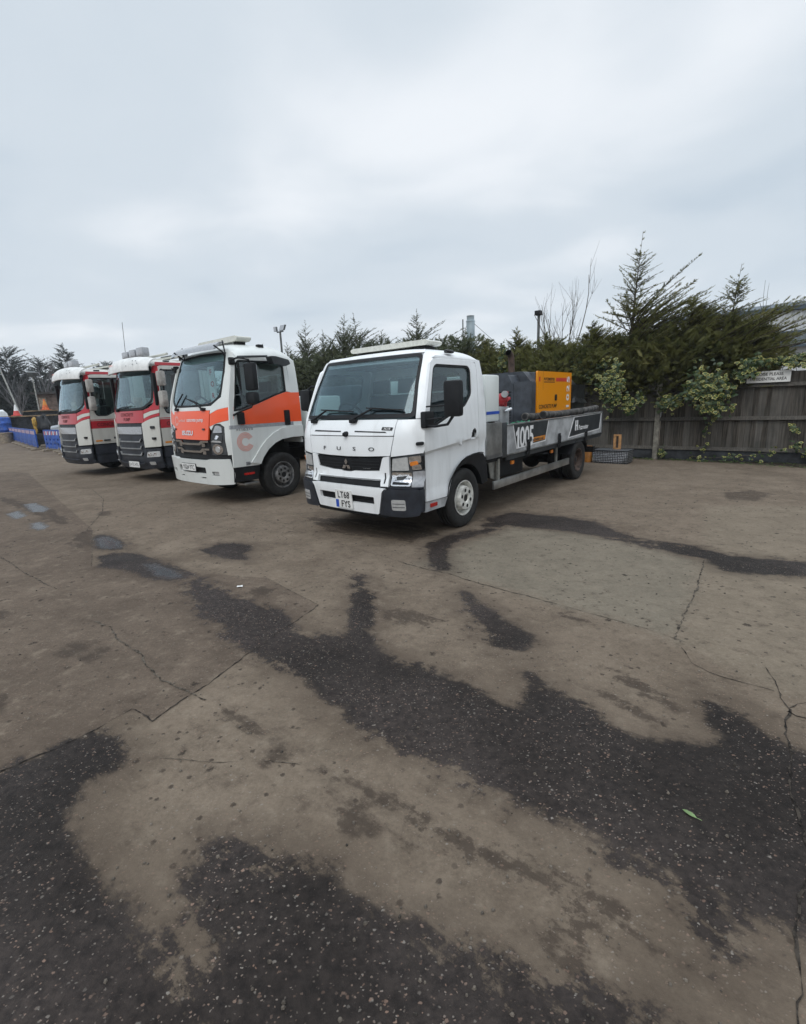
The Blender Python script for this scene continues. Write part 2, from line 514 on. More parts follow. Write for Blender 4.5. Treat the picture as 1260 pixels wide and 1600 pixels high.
    # earth by the fence
    soil = t.ss(t.math('ADD', near, t.math('MULTIPLY', rag2, 1.6)), -0.10, 0.12)
    c = t.mix(t.math('MULTIPLY', soil, 0.9), c, t.mix(nm, (0.018, 0.015, 0.012), (0.052, 0.042, 0.032)))
    c = t.mix(t.math('MULTIPLY', pm, 0.8), c, (0.030, 0.031, 0.034))
    # roughness and relief
    r = t.math('SUBTRACT', 0.92, t.math('MULTIPLY', wm, t.math('ADD', 0.24, t.math('MULTIPLY', t.ss(nl, 0.35, 0.6), 0.12))))
    r = t.math('SUBTRACT', r, t.math('MULTIPLY', dm, 0.10))
    r = t.math('MULTIPLY', r, t.math('SUBTRACT', 1.0, t.math('MULTIPLY', pm, 0.72)))
    h = t.math('ADD', t.math('MULTIPLY', nf, 0.8), t.math('MULTIPLY', chips, 0.4))
    h = t.math('ADD', h, t.math('MULTIPLY', nm, 1.4))
    h = t.math('MULTIPLY', h, t.math('SUBTRACT', 1.0, pm))
    t.princ(c, r, 0, t.math('ADD', 0.15, t.math('MULTIPLY', pm, 0.3)), t.bump(h, 0.6, 0.008))
    MAT['yard_ground'] = t.m
    for nm_, a_, b_ in (('crack', (0.012, 0.010, 0.009), (0.060, 0.050, 0.041)), ('joint', (0.030, 0.025, 0.020), (0.125, 0.105, 0.084))):
        t = NT(nm_)
        p = t.pos()
        n = t.noise(p, 22, 4, 0.7)
        c = t.mix(t.ss(n, 0.38, 0.62), a_, b_)
        t.princ(c, 0.95, 0, 0.15)
        MAT[nm_] = t.m
ground_mat()
WET=[[(-2.11,4.35),(-1.99,4.42),(-1.66,4.11),(-1.26,3.75),(-1.01,3.60),(-0.89,3.41),(-0.81,3.24),(-0.63,3.18),(-0.49,3.12),(-0.42,3.21),(-0.47,3.40),(-0.45,3.73),(-0.45,4.01),(-0.45,4.33),(-0.41,4.33),(-0.34,3.92),(-0.24,3.58),(-0.27,3.25),(-0.24,3.05),(-0.16,2.87),(-0.04,2.74),(0.08,2.68),(0.21,2.58),(0.33,2.47),(0.42,2.37),(0.52,2.27),(0.61,2.26),(0.63,2.35),(0.67,2.47),(0.67,2.58),(0.73,2.59),(0.77,2.47),(0.80,2.34),(0.89,2.28),(0.94,2.19),(0.98,2.10),(1.04,1.99),(1.16,1.95),(1.28,1.93),(1.37,1.90),(1.45,1.96),(1.47,2.08),(1.50,2.18),(1.59,2.26),(1.62,2.20),(1.65,2.09),(1.67,2.00),(1.70,1.88),(1.76,1.84),(1.87,1.77),(1.27,1.08),(1.17,1.12),(1.11,1.12),(1.08,1.16),(1.03,1.15),(1.00,1.17),(0.96,1.22),(0.95,1.18),(0.98,1.13),(0.97,1.09),(0.94,1.10),(0.85,1.03),(0.81,1.05),(0.82,1.10),(0.83,1.17),(0.84,1.23),(0.83,1.28),(0.80,1.27),(0.78,1.30),(0.75,1.35),(0.72,1.33),(0.70,1.35),(0.70,1.42),(0.67,1.48),(0.63,1.51),(0.53,1.54),(0.46,1.60),(0.39,1.66),(0.31,1.73),(0.21,1.80),(0.10,1.89),(-0.02,1.98),(-0.17,2.06),(-0.31,2.19),(-0.49,2.40),(-0.66,2.61),(-0.83,2.76),(-1.02,2.92),(-1.09,2.94),(-1.33,3.19),(-1.63,3.59),(-2.00,4.10)],[(-0.82,1.42),(-0.79,1.51),(-0.71,1.52),(-0.61,1.49),(-0.50,1.43),(-0.40,1.40),(-0.29,1.37),(-0.24,1.32),(-0.25,1.28),(-0.19,1.25),(-0.12,1.22),(-0.05,1.19),(0.04,1.14),(0.12,1.12),(0.17,1.08),(0.27,1.04),(0.33,1.00),(0.43,0.97),(0.48,0.95),(0.54,0.93),(0.59,0.94),(0.64,0.92),(0.64,0.85),(0.59,0.69),(-0.53,0.72),(-0.56,0.90),(-0.62,1.05),(-0.61,1.12),(-0.66,1.17),(-0.72,1.24),(-0.82,1.31)],[(-2.01,1.82),(-1.93,1.93),(-1.88,1.99),(-1.80,2.07),(-1.75,2.16),(-1.60,2.20),(-1.50,2.14),(-1.38,2.02),(-1.37,1.92),(-1.45,1.86),(-1.45,1.79),(-1.38,1.70),(-1.45,1.67),(-1.38,1.58),(-1.26,1.49),(-1.16,1.41),(-1.05,1.32),(-0.95,1.25),(-0.88,1.20),(-0.78,1.15),(-0.74,1.12),(-0.66,1.08),(-0.61,1.05),(-0.55,0.90),(-0.50,0.72),(-1.05,0.74)],[(0.44,3.81),(0.52,3.87),(0.61,3.56),(0.70,3.41),(0.75,3.20),(0.86,3.09),(0.87,3.00),(0.78,2.86),(0.68,2.80),(0.58,2.89),(0.52,3.06),(0.50,3.34),(0.45,3.64)],[(0.26,5.29),(0.45,5.53),(0.70,5.72),(1.04,5.85),(1.19,5.77),(0.83,5.53),(0.54,5.25),(0.46,4.90),(0.44,4.40),(0.31,4.33),(0.24,4.62)],[(1.14,6.38),(1.56,6.70),(2.15,6.28),(2.47,5.97),(2.58,5.34),(2.67,5.07),(2.93,4.91),(3.08,4.70),(3.17,4.54),(3.37,4.37),(3.73,4.21),(3.91,4.15),(3.62,3.82),(3.34,3.87),(3.07,3.97),(2.86,4.07),(2.91,4.38),(2.78,4.53),(2.62,4.83),(2.37,5.19),(2.05,5.51),(1.74,5.74),(1.38,5.92),(1.05,5.88)],[(-2.42,5.41),(-2.28,5.66),(-2.01,5.64),(-1.80,5.53),(-1.79,5.21),(-1.68,4.97),(-1.90,5.00),(-2.23,5.22)],[(-4.21,6.29),(-4.10,6.40),(-3.65,5.99),(-3.36,5.59),(-3.57,5.57),(-3.84,5.74)],[(-3.54,5.28),(-3.44,5.43),(-3.12,5.39),(-2.70,5.05),(-2.20,4.63),(-2.10,4.47),(-2.26,4.40),(-2.58,4.54),(-2.99,4.82),(-3.31,4.96)]]
DAMP=[[(-8.54,10.09),(-7.30,9.17),(-6.26,8.40),(-5.17,7.28),(-5.12,6.99),(-6.10,7.88),(-7.32,8.88),(-8.08,9.52)],[(-2.47,3.07),(-2.42,3.19),(-2.29,3.23),(-2.23,3.08),(-2.30,2.97),(-2.39,2.98)],[(-2.22,2.95),(-2.19,3.08),(-2.10,3.11),(-2.06,2.98),(-2.12,2.90)],[(-3.71,3.99),(-3.42,3.83),(-3.31,3.69),(-3.37,3.58)],[(-2.58,2.64),(-2.37,2.53),(-2.28,2.40),(-2.32,2.32)],[(-0.29,1.66),(-0.24,1.68),(-0.20,1.59),(-0.16,1.55),(-0.22,1.51),(-0.31,1.53),(-0.30,1.57)],[(0.41,1.13),(0.50,1.14),(0.55,1.11),(0.51,1.08),(0.44,1.08)],[(0.38,1.05),(0.42,1.06),(0.43,1.02),(0.41,1.00),(0.38,1.02)],[(1.15,3.33),(1.26,3.33),(1.28,3.23),(1.21,3.24)],[(-1.45,4.09),(-1.32,4.15),(-1.20,4.06),(-1.22,3.95),(-1.36,3.93)],[(1.27,2.64),(1.31,2.56),(1.32,2.38),(1.42,2.24),(1.36,2.17),(1.26,2.31),(1.24,2.50)],[(1.05,2.35),(1.11,2.29),(1.19,2.20),(1.25,2.07),(1.18,2.05),(1.11,2.17),(1.04,2.28)],[(-0.19,3.58),(0.02,3.50),(0.22,3.31),(0.17,3.19),(0.01,3.27),(-0.18,3.37)],[(-5.12,7.94),(-4.98,8.01),(-4.75,7.59),(-4.96,7.63)],[(-4.54,6.61),(-4.46,6.67),(-3.93,5.89),(-4.03,5.69),(-4.32,5.95)],[(-0.72,1.94),(-0.67,1.98),(-0.62,1.97),(-0.65,1.90),(-0.70,1.88)],[(-1.18,2.05),(-1.15,2.08),(-1.11,2.06),(-1.15,2.02)],[(-0.07,1.47),(-0.03,1.48),(-0.02,1.43),(-0.06,1.42)],[(5.06,7.41),(5.59,7.51),(5.68,7.16),(5.12,6.79),(4.79,6.86)],[(0.77,1.74),(0.84,1.71),(0.89,1.66),(0.82,1.65),(0.77,1.69)],[(-1.42,6.91),(0.08,6.38),(0.46,5.67),(0.06,5.45),(-0.92,5.97)],[(-1.00,2.27),(-0.92,2.25),(-0.80,2.17),(-0.65,2.06),(-0.49,1.92),(-0.34,1.82),(-0.19,1.73),(-0.04,1.64),(0.08,1.54),(0.19,1.47),(0.30,1.40),(0.40,1.36),(0.46,1.31),(0.54,1.24),(0.65,1.17),(0.76,1.10),(0.74,1.09),(0.62,1.15),(0.51,1.21),(0.44,1.27),(0.36,1.32),(0.26,1.37),(0.16,1.42),(0.05,1.50),(-0.07,1.60),(-0.21,1.69),(-0.36,1.78),(-0.50,1.88),(-0.67,2.02),(-0.81,2.12),(-0.93,2.21)]]
PUDDLE=[[(-7.18,8.97),(-7.03,9.06),(-6.29,8.41),(-6.18,8.13),(-6.44,8.18)],[(-6.82,8.10),(-6.79,8.35),(-6.29,7.86),(-6.26,7.59)],[(-5.78,7.26),(-5.71,7.37),(-5.31,7.02),(-5.23,6.75),(-5.48,6.90)],[(-4.07,6.15),(-4.02,6.26),(-3.66,5.94),(-3.46,5.66),(-3.62,5.63),(-3.86,5.83)],[(-2.85,5.01),(-2.68,4.94),(-2.25,4.60),(-2.22,4.45),(-2.50,4.57)]]
SLAB=[[(-0.73,3.69),(-1.37,2.25),(-1.55,2.37),(-1.67,2.18),(-1.93,1.93),(-2.44,1.42),(-12.07,5.69),(-16.31,13.16),(-11.69,14.95),(-4.53,6.78),(-3.39,4.97),(-1.35,4.39)]]
BAY=[[(0.04,4.58),(0.43,4.28),(1.18,3.51),(1.65,3.05),(1.75,2.85),(2.40,3.70),(2.84,4.34),(2.55,4.96),(2.05,5.51),(1.38,5.92)]]
BAY2=[[(2.84,4.34),(2.40,3.70),(1.75,2.85),(1.96,2.29),(2.37,2.05),(6.53,6.16),(4.26,6.60)]]
CRACKS=[([(-0.73,3.69),(-1.37,2.25)],0.01,0),([(-1.37,2.25),(-1.55,2.37),(-1.67,2.18),(-1.93,1.93),(-2.02,1.83)],0.011,0),([(-0.73,3.69),(-1.35,4.39)],0.006,1),([(-4.82,9.99),(-1.57,6.30),(-0.02,4.67)],0.005,1),([(-0.02,4.67),(0.21,4.43),(0.40,4.30),(0.70,3.96),(0.98,3.71),(1.18,3.51)],0.01,0),([(1.18,3.51),(1.40,3.30),(1.65,3.05),(1.81,2.83)],0.006,1),([(2.88,4.38),(2.40,3.70),(2.00,3.19),(1.76,2.88)],0.016,1),([(1.74,2.78),(1.70,2.60),(1.74,2.49),(1.85,2.38),(1.96,2.29)],0.007,0),([(2.08,2.52),(2.02,2.35),(1.95,2.23),(1.92,2.14)],0.009,0),([(1.92,2.14),(1.81,2.03),(1.71,1.88),(1.59,1.73),(1.50,1.60),(1.49,1.56),(1.42,1.45),(1.34,1.32),(1.24,1.24),(1.17,1.18),(1.12,1.11),(1.06,1.04),(1.01,0.97),(0.95,0.90),(0.87,0.81)],0.013,0),([(1.92,2.14),(1.99,2.17),(2.10,2.18)],0.009,0),([(1.90,2.12),(1.91,2.08),(1.98,2.05)],0.007,0),([(-2.49,3.54),(-2.27,3.41),(-2.05,3.16),(-1.83,2.99),(-1.66,2.79),(-1.50,2.63),(-1.30,2.52),(-1.16,2.42)],0.016,1),([(-4.81,5.49),(-4.31,5.08),(-3.90,4.74),(-3.32,4.32)],0.012,1),([(-7.71,11.08),(-6.79,10.45),(-5.79,9.17),(-5.06,7.92),(-4.49,6.60),(-4.55,5.98)],0.016,1),([(-4.53,6.78),(-3.39,4.97)],0.008,1),([(-4.73,8.11),(-4.77,8.96),(-4.64,9.58)],0.01,1),([(-1.06,4.05),(-0.96,4.14),(-0.87,4.24)],0.006,1),([(-1.20,1.97),(-0.94,1.93),(-0.67,1.92),(-0.52,1.89)],0.0035,1)]
# ------------------------------------------------------------------ mesh helpers
def in_poly(p, poly):
    x, y = p
    c = False
    j = len(poly) - 1
    for i in range(len(poly)):
        xi, yi = poly[i]
        xj, yj = poly[j]
        if (yi > y) != (yj > y) and x < (xj - xi) * (y - yi) / (yj - yi) + xi:
            c = not c
        j = i
    return c
def densify(poly, res):
    out = []
    n = len(poly)
    for i in range(n):
        a, b = poly[i], poly[(i + 1) % n]
        d = math.hypot(b[0] - a[0], b[1] - a[1])
        k = max(1, int(math.ceil(d / res)))
        for q in range(k):
            f = q / k
            out.append((a[0] + (b[0] - a[0]) * f, a[1] + (b[1] - a[1]) * f))
    return out
def rp(poly, r, seg=4):
    """round the corners of a polygon; r is one radius or one per corner"""
    out = []
    n = len(poly)
    for i in range(n):
        a, b, c = Vector(poly[i - 1]), Vector(poly[i]), Vector(poly[(i + 1) % n])
        rr = r[i] if isinstance(r, (list, tuple)) else r
        if rr <= 0:
            out.append((b.x, b.y))
            continue
        d1, d2 = (a - b), (c - b)
        l1, l2 = d1.length, d2.length
        d1, d2 = d1 / l1, d2 / l2
        k = min(rr, l1 * 0.49, l2 * 0.49)
        p1, p2 = b + d1 * k, b + d2 * k
        for q in range(seg + 1):
            f = q / seg
            v = p1 * (1 - f) ** 2 + b * 2 * f * (1 - f) + p2 * f * f
            out.append((v.x, v.y))
    return out
def rect(u0, u1, v0, v1):
    return [(u0, v0), (u1, v0), (u1, v1), (u0, v1)]
def mirror_t(poly):
    return [(-a, b) for a, b in reversed(poly)]

class MB:
    """collects geometry and links it as ONE mesh object"""
    def __init__(s):
        s.v, s.f, s.mi, s.attrs = [], [], [], {}
    def face(s, idx, m=0):
        s.f.append(idx)
        s.mi.append(m)
    def add(s, vs, fs, m=0):
        o = len(s.v)
        s.v.extend([tuple(p) for p in vs])
        for f in fs:
            s.f.append(tuple(i + o for i in f))
            s.mi.append(m)
        return o
    def bx(s, x0, x1, y0, y1, z0, z1, m=0, ch=0.0):
        """box, with chamfered edges if ch > 0"""
        if x0 > x1: x0, x1 = x1, x0
        if y0 > y1: y0, y1 = y1, y0
        if z0 > z1: z0, z1 = z1, z0
        if ch <= 0:
            vs = [(x, y, z) for x in (x0, x1) for y in (y0, y1) for z in (z0, z1)]
            s.add(vs, [(0, 1, 3, 2), (4, 6, 7, 5), (0, 4, 5, 1), (2, 3, 7, 6), (0, 2, 6, 4), (1, 5, 7, 3)], m)
            return
        bm = bmesh.new()
        bmesh.ops.create_cube(bm, size=1)
        for v in bm.verts:
            v.co = Vector(((x0 + x1) / 2 + v.co.x * (x1 - x0), (y0 + y1) / 2 + v.co.y * (y1 - y0), (z0 + z1) / 2 + v.co.z * (z1 - z0)))
        ch = min(ch, 0.45 * min(x1 - x0, y1 - y0, z1 - z0))
        bmesh.ops.bevel(bm, geom=bm.edges[:], offset=ch, segments=2, affect='EDGES', profile=0.6)
        bm.verts.index_update()
        s.add([v.co[:] for v in bm.verts], [tuple(v.index for v in f.verts) for f in bm.faces], m)
        bm.free()
    def tube(s, pts, r, n=8, m=0, caps=True):
        pts = [Vector(p) for p in pts]
        rs = r if isinstance(r, (list, tuple)) else [r] * len(pts)
        rings = []
        prev = None
        for i, p in enumerate(pts):
            d = (pts[min(i + 1, len(pts) - 1)] - pts[max(i - 1, 0)])
            if d.length < 1e-9:
                d = Vector((0, 0, 1))
            d.normalize()
            a = prev if prev is not None and abs(prev.dot(d)) < 0.95 else (Vector((0, 0, 1)) if abs(d.z) < 0.9 else Vector((1, 0, 0)))
            u = d.cross(a).normalized()
            w = u.cross(d).normalized()
            prev = w
            rings.append([p + (u * cos(2 * pi * k / n) + w * sin(2 * pi * k / n)) * rs[i] for k in range(n)])
        o = len(s.v)
        for rg in rings:
            s.v.extend([tuple(q) for q in rg])
        for i in range(len(rings) - 1):
            for k in range(n):
                a, b = o + i * n + k, o + i * n + (k + 1) % n
                s.face((a, b, b + n, a + n), m)
        if caps:
            s.face(tuple(o + k for k in reversed(range(n))), m)
            e = o + (len(rings) - 1) * n
            s.face(tuple(e + k for k in range(n)), m)
    def lathe(s, prof, org, axis='y', n=32, m=0, sgn=1):
        """prof: (radius, along-axis) pairs"""
        o = len(s.v)
        org = Vector(org)
        for r, h in prof:
            for k in range(n):
                a = 2 * pi * k / n
                c, q = r * cos(a), r * sin(a)
                if axis == 'y':
                    p = Vector((c, h * sgn, q))
                elif axis == 'x':
                    p = Vector((h * sgn, c, q))
                else:
                    p = Vector((c, q, h))
                s.v.append(tuple(org + p))
        for i in range(len(prof) - 1):
            for k in range(n):
                a, b = o + i * n + k, o + i * n + (k + 1) % n
                s.face((a, b, b + n, a + n), m)
    def disc(s, org, axis, r, n=14, m=0, ry=None):
        org = Vector(org)
        ry = ry or r
        o = len(s.v)
        for k in range(n):
            a = 2 * pi * k / n
            c, q = r * cos(a), ry * sin(a)
            p = Vector((0, c, q)) if axis == 'x' else Vector((c, 0, q)) if axis == 'y' else Vector((c, q, 0))
            s.v.append(tuple(org + p))
        s.face(tuple(range(o, o + n)), m)
    def prism(s, poly, y0, y1, m=0, plane='xz'):
        n = len(poly)
        o = len(s.v)
        for y in (y0, y1):
            for a, b in poly:
                s.v.append((a, y, b) if plane == 'xz' else (y, a, b) if plane == 'yz' else (a, b, y))
        s.face(tuple(o + k for k in range(n)), m)
        s.face(tuple(o + n + k for k in reversed(range(n))), m)
        for k in range(n):
            q = (k + 1) % n
            s.face((o + q, o + k, o + n + k, o + n + q), m)
    def patch(s, outline, surf, out, thick=0.012, off=0.0, holes=(), res=0.08, m=0, mside=None, cons=()):
        """a panel cut to `outline` in surface coordinates, bent onto surf(u, v), with real thickness"""
        out = Vector(out)
        loops = [densify(outline, res)] + [densify(h, res) for h in holes]
        pts, edges = [], []
        for lp in loops:
            o = len(pts)
            pts += lp
            edges += [(o + i, o + (i + 1) % len(lp)) for i in range(len(lp))]
        us = [p[0] for p in loops[0]]
        vs = [p[1] for p in loops[0]]
        for ln in cons:                       # crease lines the triangulation has to follow
            last = None
            for i in range(len(ln) - 1):
                d = math.hypot(ln[i + 1][0] - ln[i][0], ln[i + 1][1] - ln[i][1])
                k = max(1, int(d / res))
                for q_ in range(k + 1):
                    f_ = q_ / k
                    c_ = (ln[i][0] + (ln[i + 1][0] - ln[i][0]) * f_, ln[i][1] + (ln[i + 1][1] - ln[i][1]) * f_)
                    if in_poly(c_, loops[0]) and not any(in_poly(c_, h_) for h_ in loops[1:]):
                        pts.append(c_)
                        if last is not None:
                            edges.append((last, len(pts) - 1))
                        last = len(pts) - 1
                    else:
                        last = None
        bnd = np.array(pts)
        u = min(us) + res * 0.5
        while u < max(us):
            v = min(vs) + res * 0.5
            while v < max(vs):
                if in_poly((u, v), loops[0]) and not any(in_poly((u, v), h) for h in loops[1:]):
                    if np.min(np.hypot(bnd[:, 0] - u, bnd[:, 1] - v)) > res * 0.42:
                        pts.append((u, v))
                v += res
            u += res
        r = delaunay_2d_cdt([Vector(p) for p in pts], edges, [], 0, 1e-6)
        P = [(q.x, q.y) for q in r[0]]
        tris = []
        for f in r[2]:
            c = (sum(P[i][0] for i in f) / len(f), sum(P[i][1] for i in f) / len(f))
            if in_poly(c, loops[0]) and not any(in_poly(c, h) for h in loops[1:]):
                tris.append(tuple(f))
        S = [surf(a, b) for a, b in P]
        N = []
        e = 1e-3
        for a, b in P:
            du = surf(a + e, b) - surf(a - e, b)
            dv = surf(a, b + e) - surf(a, b - e)
            n = du.cross(dv)
            n = n.normalized() if n.length > 1e-12 else out.copy()
            if n.dot(out) < 0:
                n = -n
            N.append(n)
        nv = len(P)
        o = len(s.v)
        s.v.extend([tuple(S[i] + N[i] * off) for i in range(nv)])
        if thick > 0:
            s.v.extend([tuple(S[i] + N[i] * (off - thick)) for i in range(nv)])
        ec = {}
        for f in tris:
            n = (S[f[1]] - S[f[0]]).cross(S[f[2]] - S[f[0]])
            if n.dot(N[f[0]]) < 0:
                f = tuple(reversed(f))
            s.face(tuple(o + i for i in f), m)
            if thick > 0:
                s.face(tuple(o + nv + i for i in reversed(f)), m)
            for i in range(len(f)):
                ec.setdefault(frozenset((f[i], f[(i + 1) % len(f)])), []).append((f[i], f[(i + 1) % len(f)]))
        if thick > 0:
            ms = m if mside is None else mside
            for k, l in ec.items():
                if len(l) == 1:
                    a, b = l[0]
                    s.face((o + b, o + a, o + nv + a, o + nv + b), ms)
    def text(s, string, surf, out, u, v, h, off=0.004, m=0, sx=1.0, bold=0.0, align='LEFT', du=1.0, shear=0.0, rot=0.0, space=1.0):
        """lettering laid on surf; (u, v) is the baseline start in surface coordinates, h the capital height"""
        vs, fs, w = text_mesh(string, bold, shear, space)
        k = h / 0.70
        x0 = {'LEFT': 0.0, 'CENTER': -w * 0.5, 'RIGHT': -w}[align]
        out = Vector(out)
        o = len(s.v)
        ca, sa = cos(rot), sin(rot)
        e = 1e-3
        for x, y in vs:
            a0, b0 = (x + x0) * k * sx, y * k
            a, b = u + du * (a0 * ca - b0 * sa), v + (a0 * sa + b0 * ca)
            n = (surf(a + e, b) - surf(a - e, b)).cross(surf(a, b + e) - surf(a, b - e)).normalized()
            if n.dot(out) < 0:
                n = -n
            s.v.append(tuple(surf(a, b) + n * off))
        for f in fs:
            s.face(tuple(o + i for i in f), m)
    def build(s, name, mats, parent=None, smooth=35, loc=None):
        me = bpy.data.meshes.new(name)
        me.from_pydata(s.v, [], s.f)
        if not isinstance(mats, (list, tuple)):
            mats = [mats]
        for mm in mats:
            me.materials.append(MAT[mm] if isinstance(mm, str) else mm)
        if len(mats) > 1:
            me.polygons.foreach_set('material_index', s.mi)
        for k, vals in s.attrs.items():
            a = me.attributes.new(k, 'FLOAT', 'POINT')
            a.data.foreach_set('value', vals)
        me.update()
        if smooth:
            me.polygons.foreach_set('use_smooth', [True] * len(me.polygons))
            me.set_sharp_from_angle(angle=radians(smooth))
        ob = bpy.data.objects.new(name, me)
        COL.objects.link(ob)
        if parent is not None:
            ob.parent = parent
        if loc is not None:
            ob.location = loc
        return ob

_tc = {}
def text_mesh(string, bold=0.0, shear=0.0, space=1.0):
    key = (string, bold, shear, space)
    if key not in _tc:
        cu = bpy.data.curves.new('lettering', 'FONT')
        cu.body = string
        cu.offset = bold
        cu.shear = shear
        cu.resolution_u = 3
        cu.space_character = space
        ob = bpy.data.objects.new('lettering', cu)
        COL.objects.link(ob)
        dg = bpy.context.evaluated_depsgraph_get()
        me = bpy.data.meshes.new_from_object(ob.evaluated_get(dg))
        vs = [(v.co.x, v.co.y) for v in me.vertices]
        fs = [tuple(p.vertices) for p in me.polygons]
        w = max(v[0] for v in vs) if vs else 0
        bpy.data.objects.remove(ob)
        bpy.data.meshes.remove(me)
        bpy.data.curves.remove(cu)
        _tc[key] = (vs, fs, w)
    return _tc[key]

def tag(o, label=None, cat=None, group=None, kind=None):
    if label: o['label'] = label
    if cat: o['category'] = cat
    if group: o['group'] = group
    if kind: o['kind'] = kind
    return o
def thing(name, label, cat, loc=(0, 0, 0), rz=0.0, group=None):
    o = bpy.data.objects.new(name, None)
    COL.objects.link(o)
    o.location = loc
    o.rotation_euler = (0, 0, rz)
    o.empty_display_size = 0.2
    return tag(o, label, cat, group)
def hub(name, parent, loc=(0, 0, 0), rz=0.0):
    o = bpy.data.objects.new(name, None)
    COL.objects.link(o)
    o.parent = parent
    o.location = loc
    o.rotation_euler = (0, 0, rz)
    return o
def kids(o):
    return [c for c in bpy.data.objects if c.parent == o]
def copy_tree(o, parent=None):
    c = o.copy()
    COL.objects.link(c)
    c.parent = parent
    for k in list(o.children):
        copy_tree(k, c)
    return c
def lerp(tab):
    xs = [a for a, _ in tab]
    ys = [b for _, b in tab]
    return lambda z: float(np.interp(z, xs, ys))
def plane_x(x):
    return lambda u, v: Vector((x, u, v))
def plane_y(y):
    return lambda u, v: Vector((u, y, v))
# ------------------------------------------------------------------ ground
def seg_sdf(px, py, poly):
    """signed distance to a polygon, positive inside (numpy)"""
    d2 = np.full(px.shape, 1e9)
    ins = np.zeros(px.shape, bool)
    n = len(poly)
    for i in range(n):
        ax, ay = poly[i]
        bx_, by_ = poly[(i + 1) % n]
        ex, ey = bx_ - ax, by_ - ay
        wx, wy = px - ax, py - ay
        L = ex * ex + ey * ey + 1e-12
        k = np.clip((wx * ex + wy * ey) / L, 0, 1)
        d2 = np.minimum(d2, (wx - k * ex) ** 2 + (wy - k * ey) ** 2)
        if abs(by_ - ay) > 1e-9:
            c = ((ay > py) != (by_ > py)) & (px < ex * (py - ay) / ey + ax)
            ins ^= c
    return np.where(ins, 1, -1) * np.sqrt(d2)
def field(px, py, polys, lim=0.6):
    best = np.full(px.shape, -lim)
    for q in polys:
        xs = [a for a, _ in q]
        ys = [b for _, b in q]
        m = (px > min(xs) - lim) & (px < max(xs) + lim) & (py > min(ys) - lim) & (py < max(ys) + lim)
        if m.any():
            best[m] = np.maximum(best[m], seg_sdf(px[m], py[m], q))
    return np.clip(best, -lim, lim)
FD = Vector((0.777, -0.629))        # along the fence, to the right
BK = Vector((0.629, 0.777))         # away from the yard
FP = Vector((6.26, 11.76))          # foot of the concrete post
def fence_pt(u, d=0.0, z=0.0):
    p = FP + FD * u + BK * d
    return Vector((p.x, p.y, z))
SOIL = [[tuple(fence_pt(u, d))[:2] for u, d in ((-26, -0.22), (-4, -0.2), (-1.6, -0.28), (0, -0.22), (1.2, -0.30), (2.2, -0.5), (3.2, -0.85), (6, -1.2), (12, -1.4), (12, 3), (-26, 3))]]
def build_ground():
    def axis(lo, hi, st, far):
        a = list(np.arange(lo, hi + 1e-6, st))
        k, x = st, a[-1]
        while x < far:
            k *= 1.35
            x += k
            a.append(x)
        k, x = st, a[0]
        pre = []
        while x > -far:
            k *= 1.35
            x -= k
            pre.append(x)
        return np.array(pre[::-1] + a)
    xs = axis(-8.0, 8.5, 0.055, 900.0)
    ys = axis(0.2, 12.0, 0.055, 900.0)
    X, Y = np.meshgrid(xs, ys)
    nx, ny = len(xs), len(ys)
    px, py = X.ravel(), Y.ravel()
    rng = np.random.default_rng(3)
    z = 0.012 * np.sin(px * 0.9 + 0.4) * np.cos(py * 0.7) * (np.hypot(px, py) < 30)
    verts = np.stack([px, py, z * 0], 1)
    idx = np.arange(nx * ny).reshape(ny, nx)
    f = np.stack([idx[:-1, :-1].ravel(), idx[:-1, 1:].ravel(), idx[1:, 1:].ravel(), idx[1:, :-1].ravel()], 1)
    nf = len(f)
    # the cracks and joints: jagged strips lying 3 mm above the sheet, part of the same mesh
    random.seed(5)
    sv, sf, sk = [], [], []
    for pl, w, kd in CRACKS:
        pts = [Vector(p) for p in pl]
        fine = []
        wob = 0.0
        for a, b in zip(pts[:-1], pts[1:]):
            L = (b - a).length
            k = max(1, int(L / 0.03))
            nrm = Vector((-(b - a).y, (b - a).x)).normalized()
            for q in range(k):
                wob = wob * 0.82 + random.uniform(-1, 1) * w * (0.55 if kd == 0 else 0.4)
                fine.append((a.lerp(b, q / k) + nrm * wob, nrm))
        fine.append((pts[-1], nrm))
        o = len(sv)
        for p, nrm in fine:
            ww = w * random.uniform(0.0, 1.0) ** 1.5 * 0.8
            sv.append((p.x + nrm.x * ww, p.y + nrm.y * ww, 0.003))
            ww = w * random.uniform(0.0, 1.0) ** 1.5 * 0.8
            sv.append((p.x - nrm.x * ww, p.y - nrm.y * ww, 0.003))
        for i in range(len(fine) - 1):
            sf.append((o + 2 * i, o + 2 * i + 1, o + 2 * i + 3, o + 2 * i + 2))
            sk.append(1 + kd)
    nv = len(verts)
    allv = np.concatenate([verts, np.array(sv)]) if sv else verts
    me = bpy.data.meshes.new('ground')
    me.from_pydata(allv.tolist(), [], f.tolist() + [tuple(i + nv for i in q) for q in sf])
    me.materials.append(MAT['yard_ground'])
    me.materials.append(MAT['crack'])
    me.materials.append(MAT['joint'])
    me.polygons.foreach_set('material_index', [0] * nf + sk)
    for nm, polys in (('wet', WET), ('damp', DAMP), ('puddle', PUDDLE), ('slab', SLAB), ('bay', BAY), ('bay2', BAY2), ('soil', SOIL)):
        a = me.attributes.new(nm, 'FLOAT', 'POINT')
        v = np.concatenate([field(px, py, polys), np.zeros(len(sv))])
        a.data.foreach_set('value', v.astype(np.float32))
    me.update()
    o = bpy.data.objects.new('ground', me)
    COL.objects.link(o)
    tag(o, kind='structure')
build_ground()

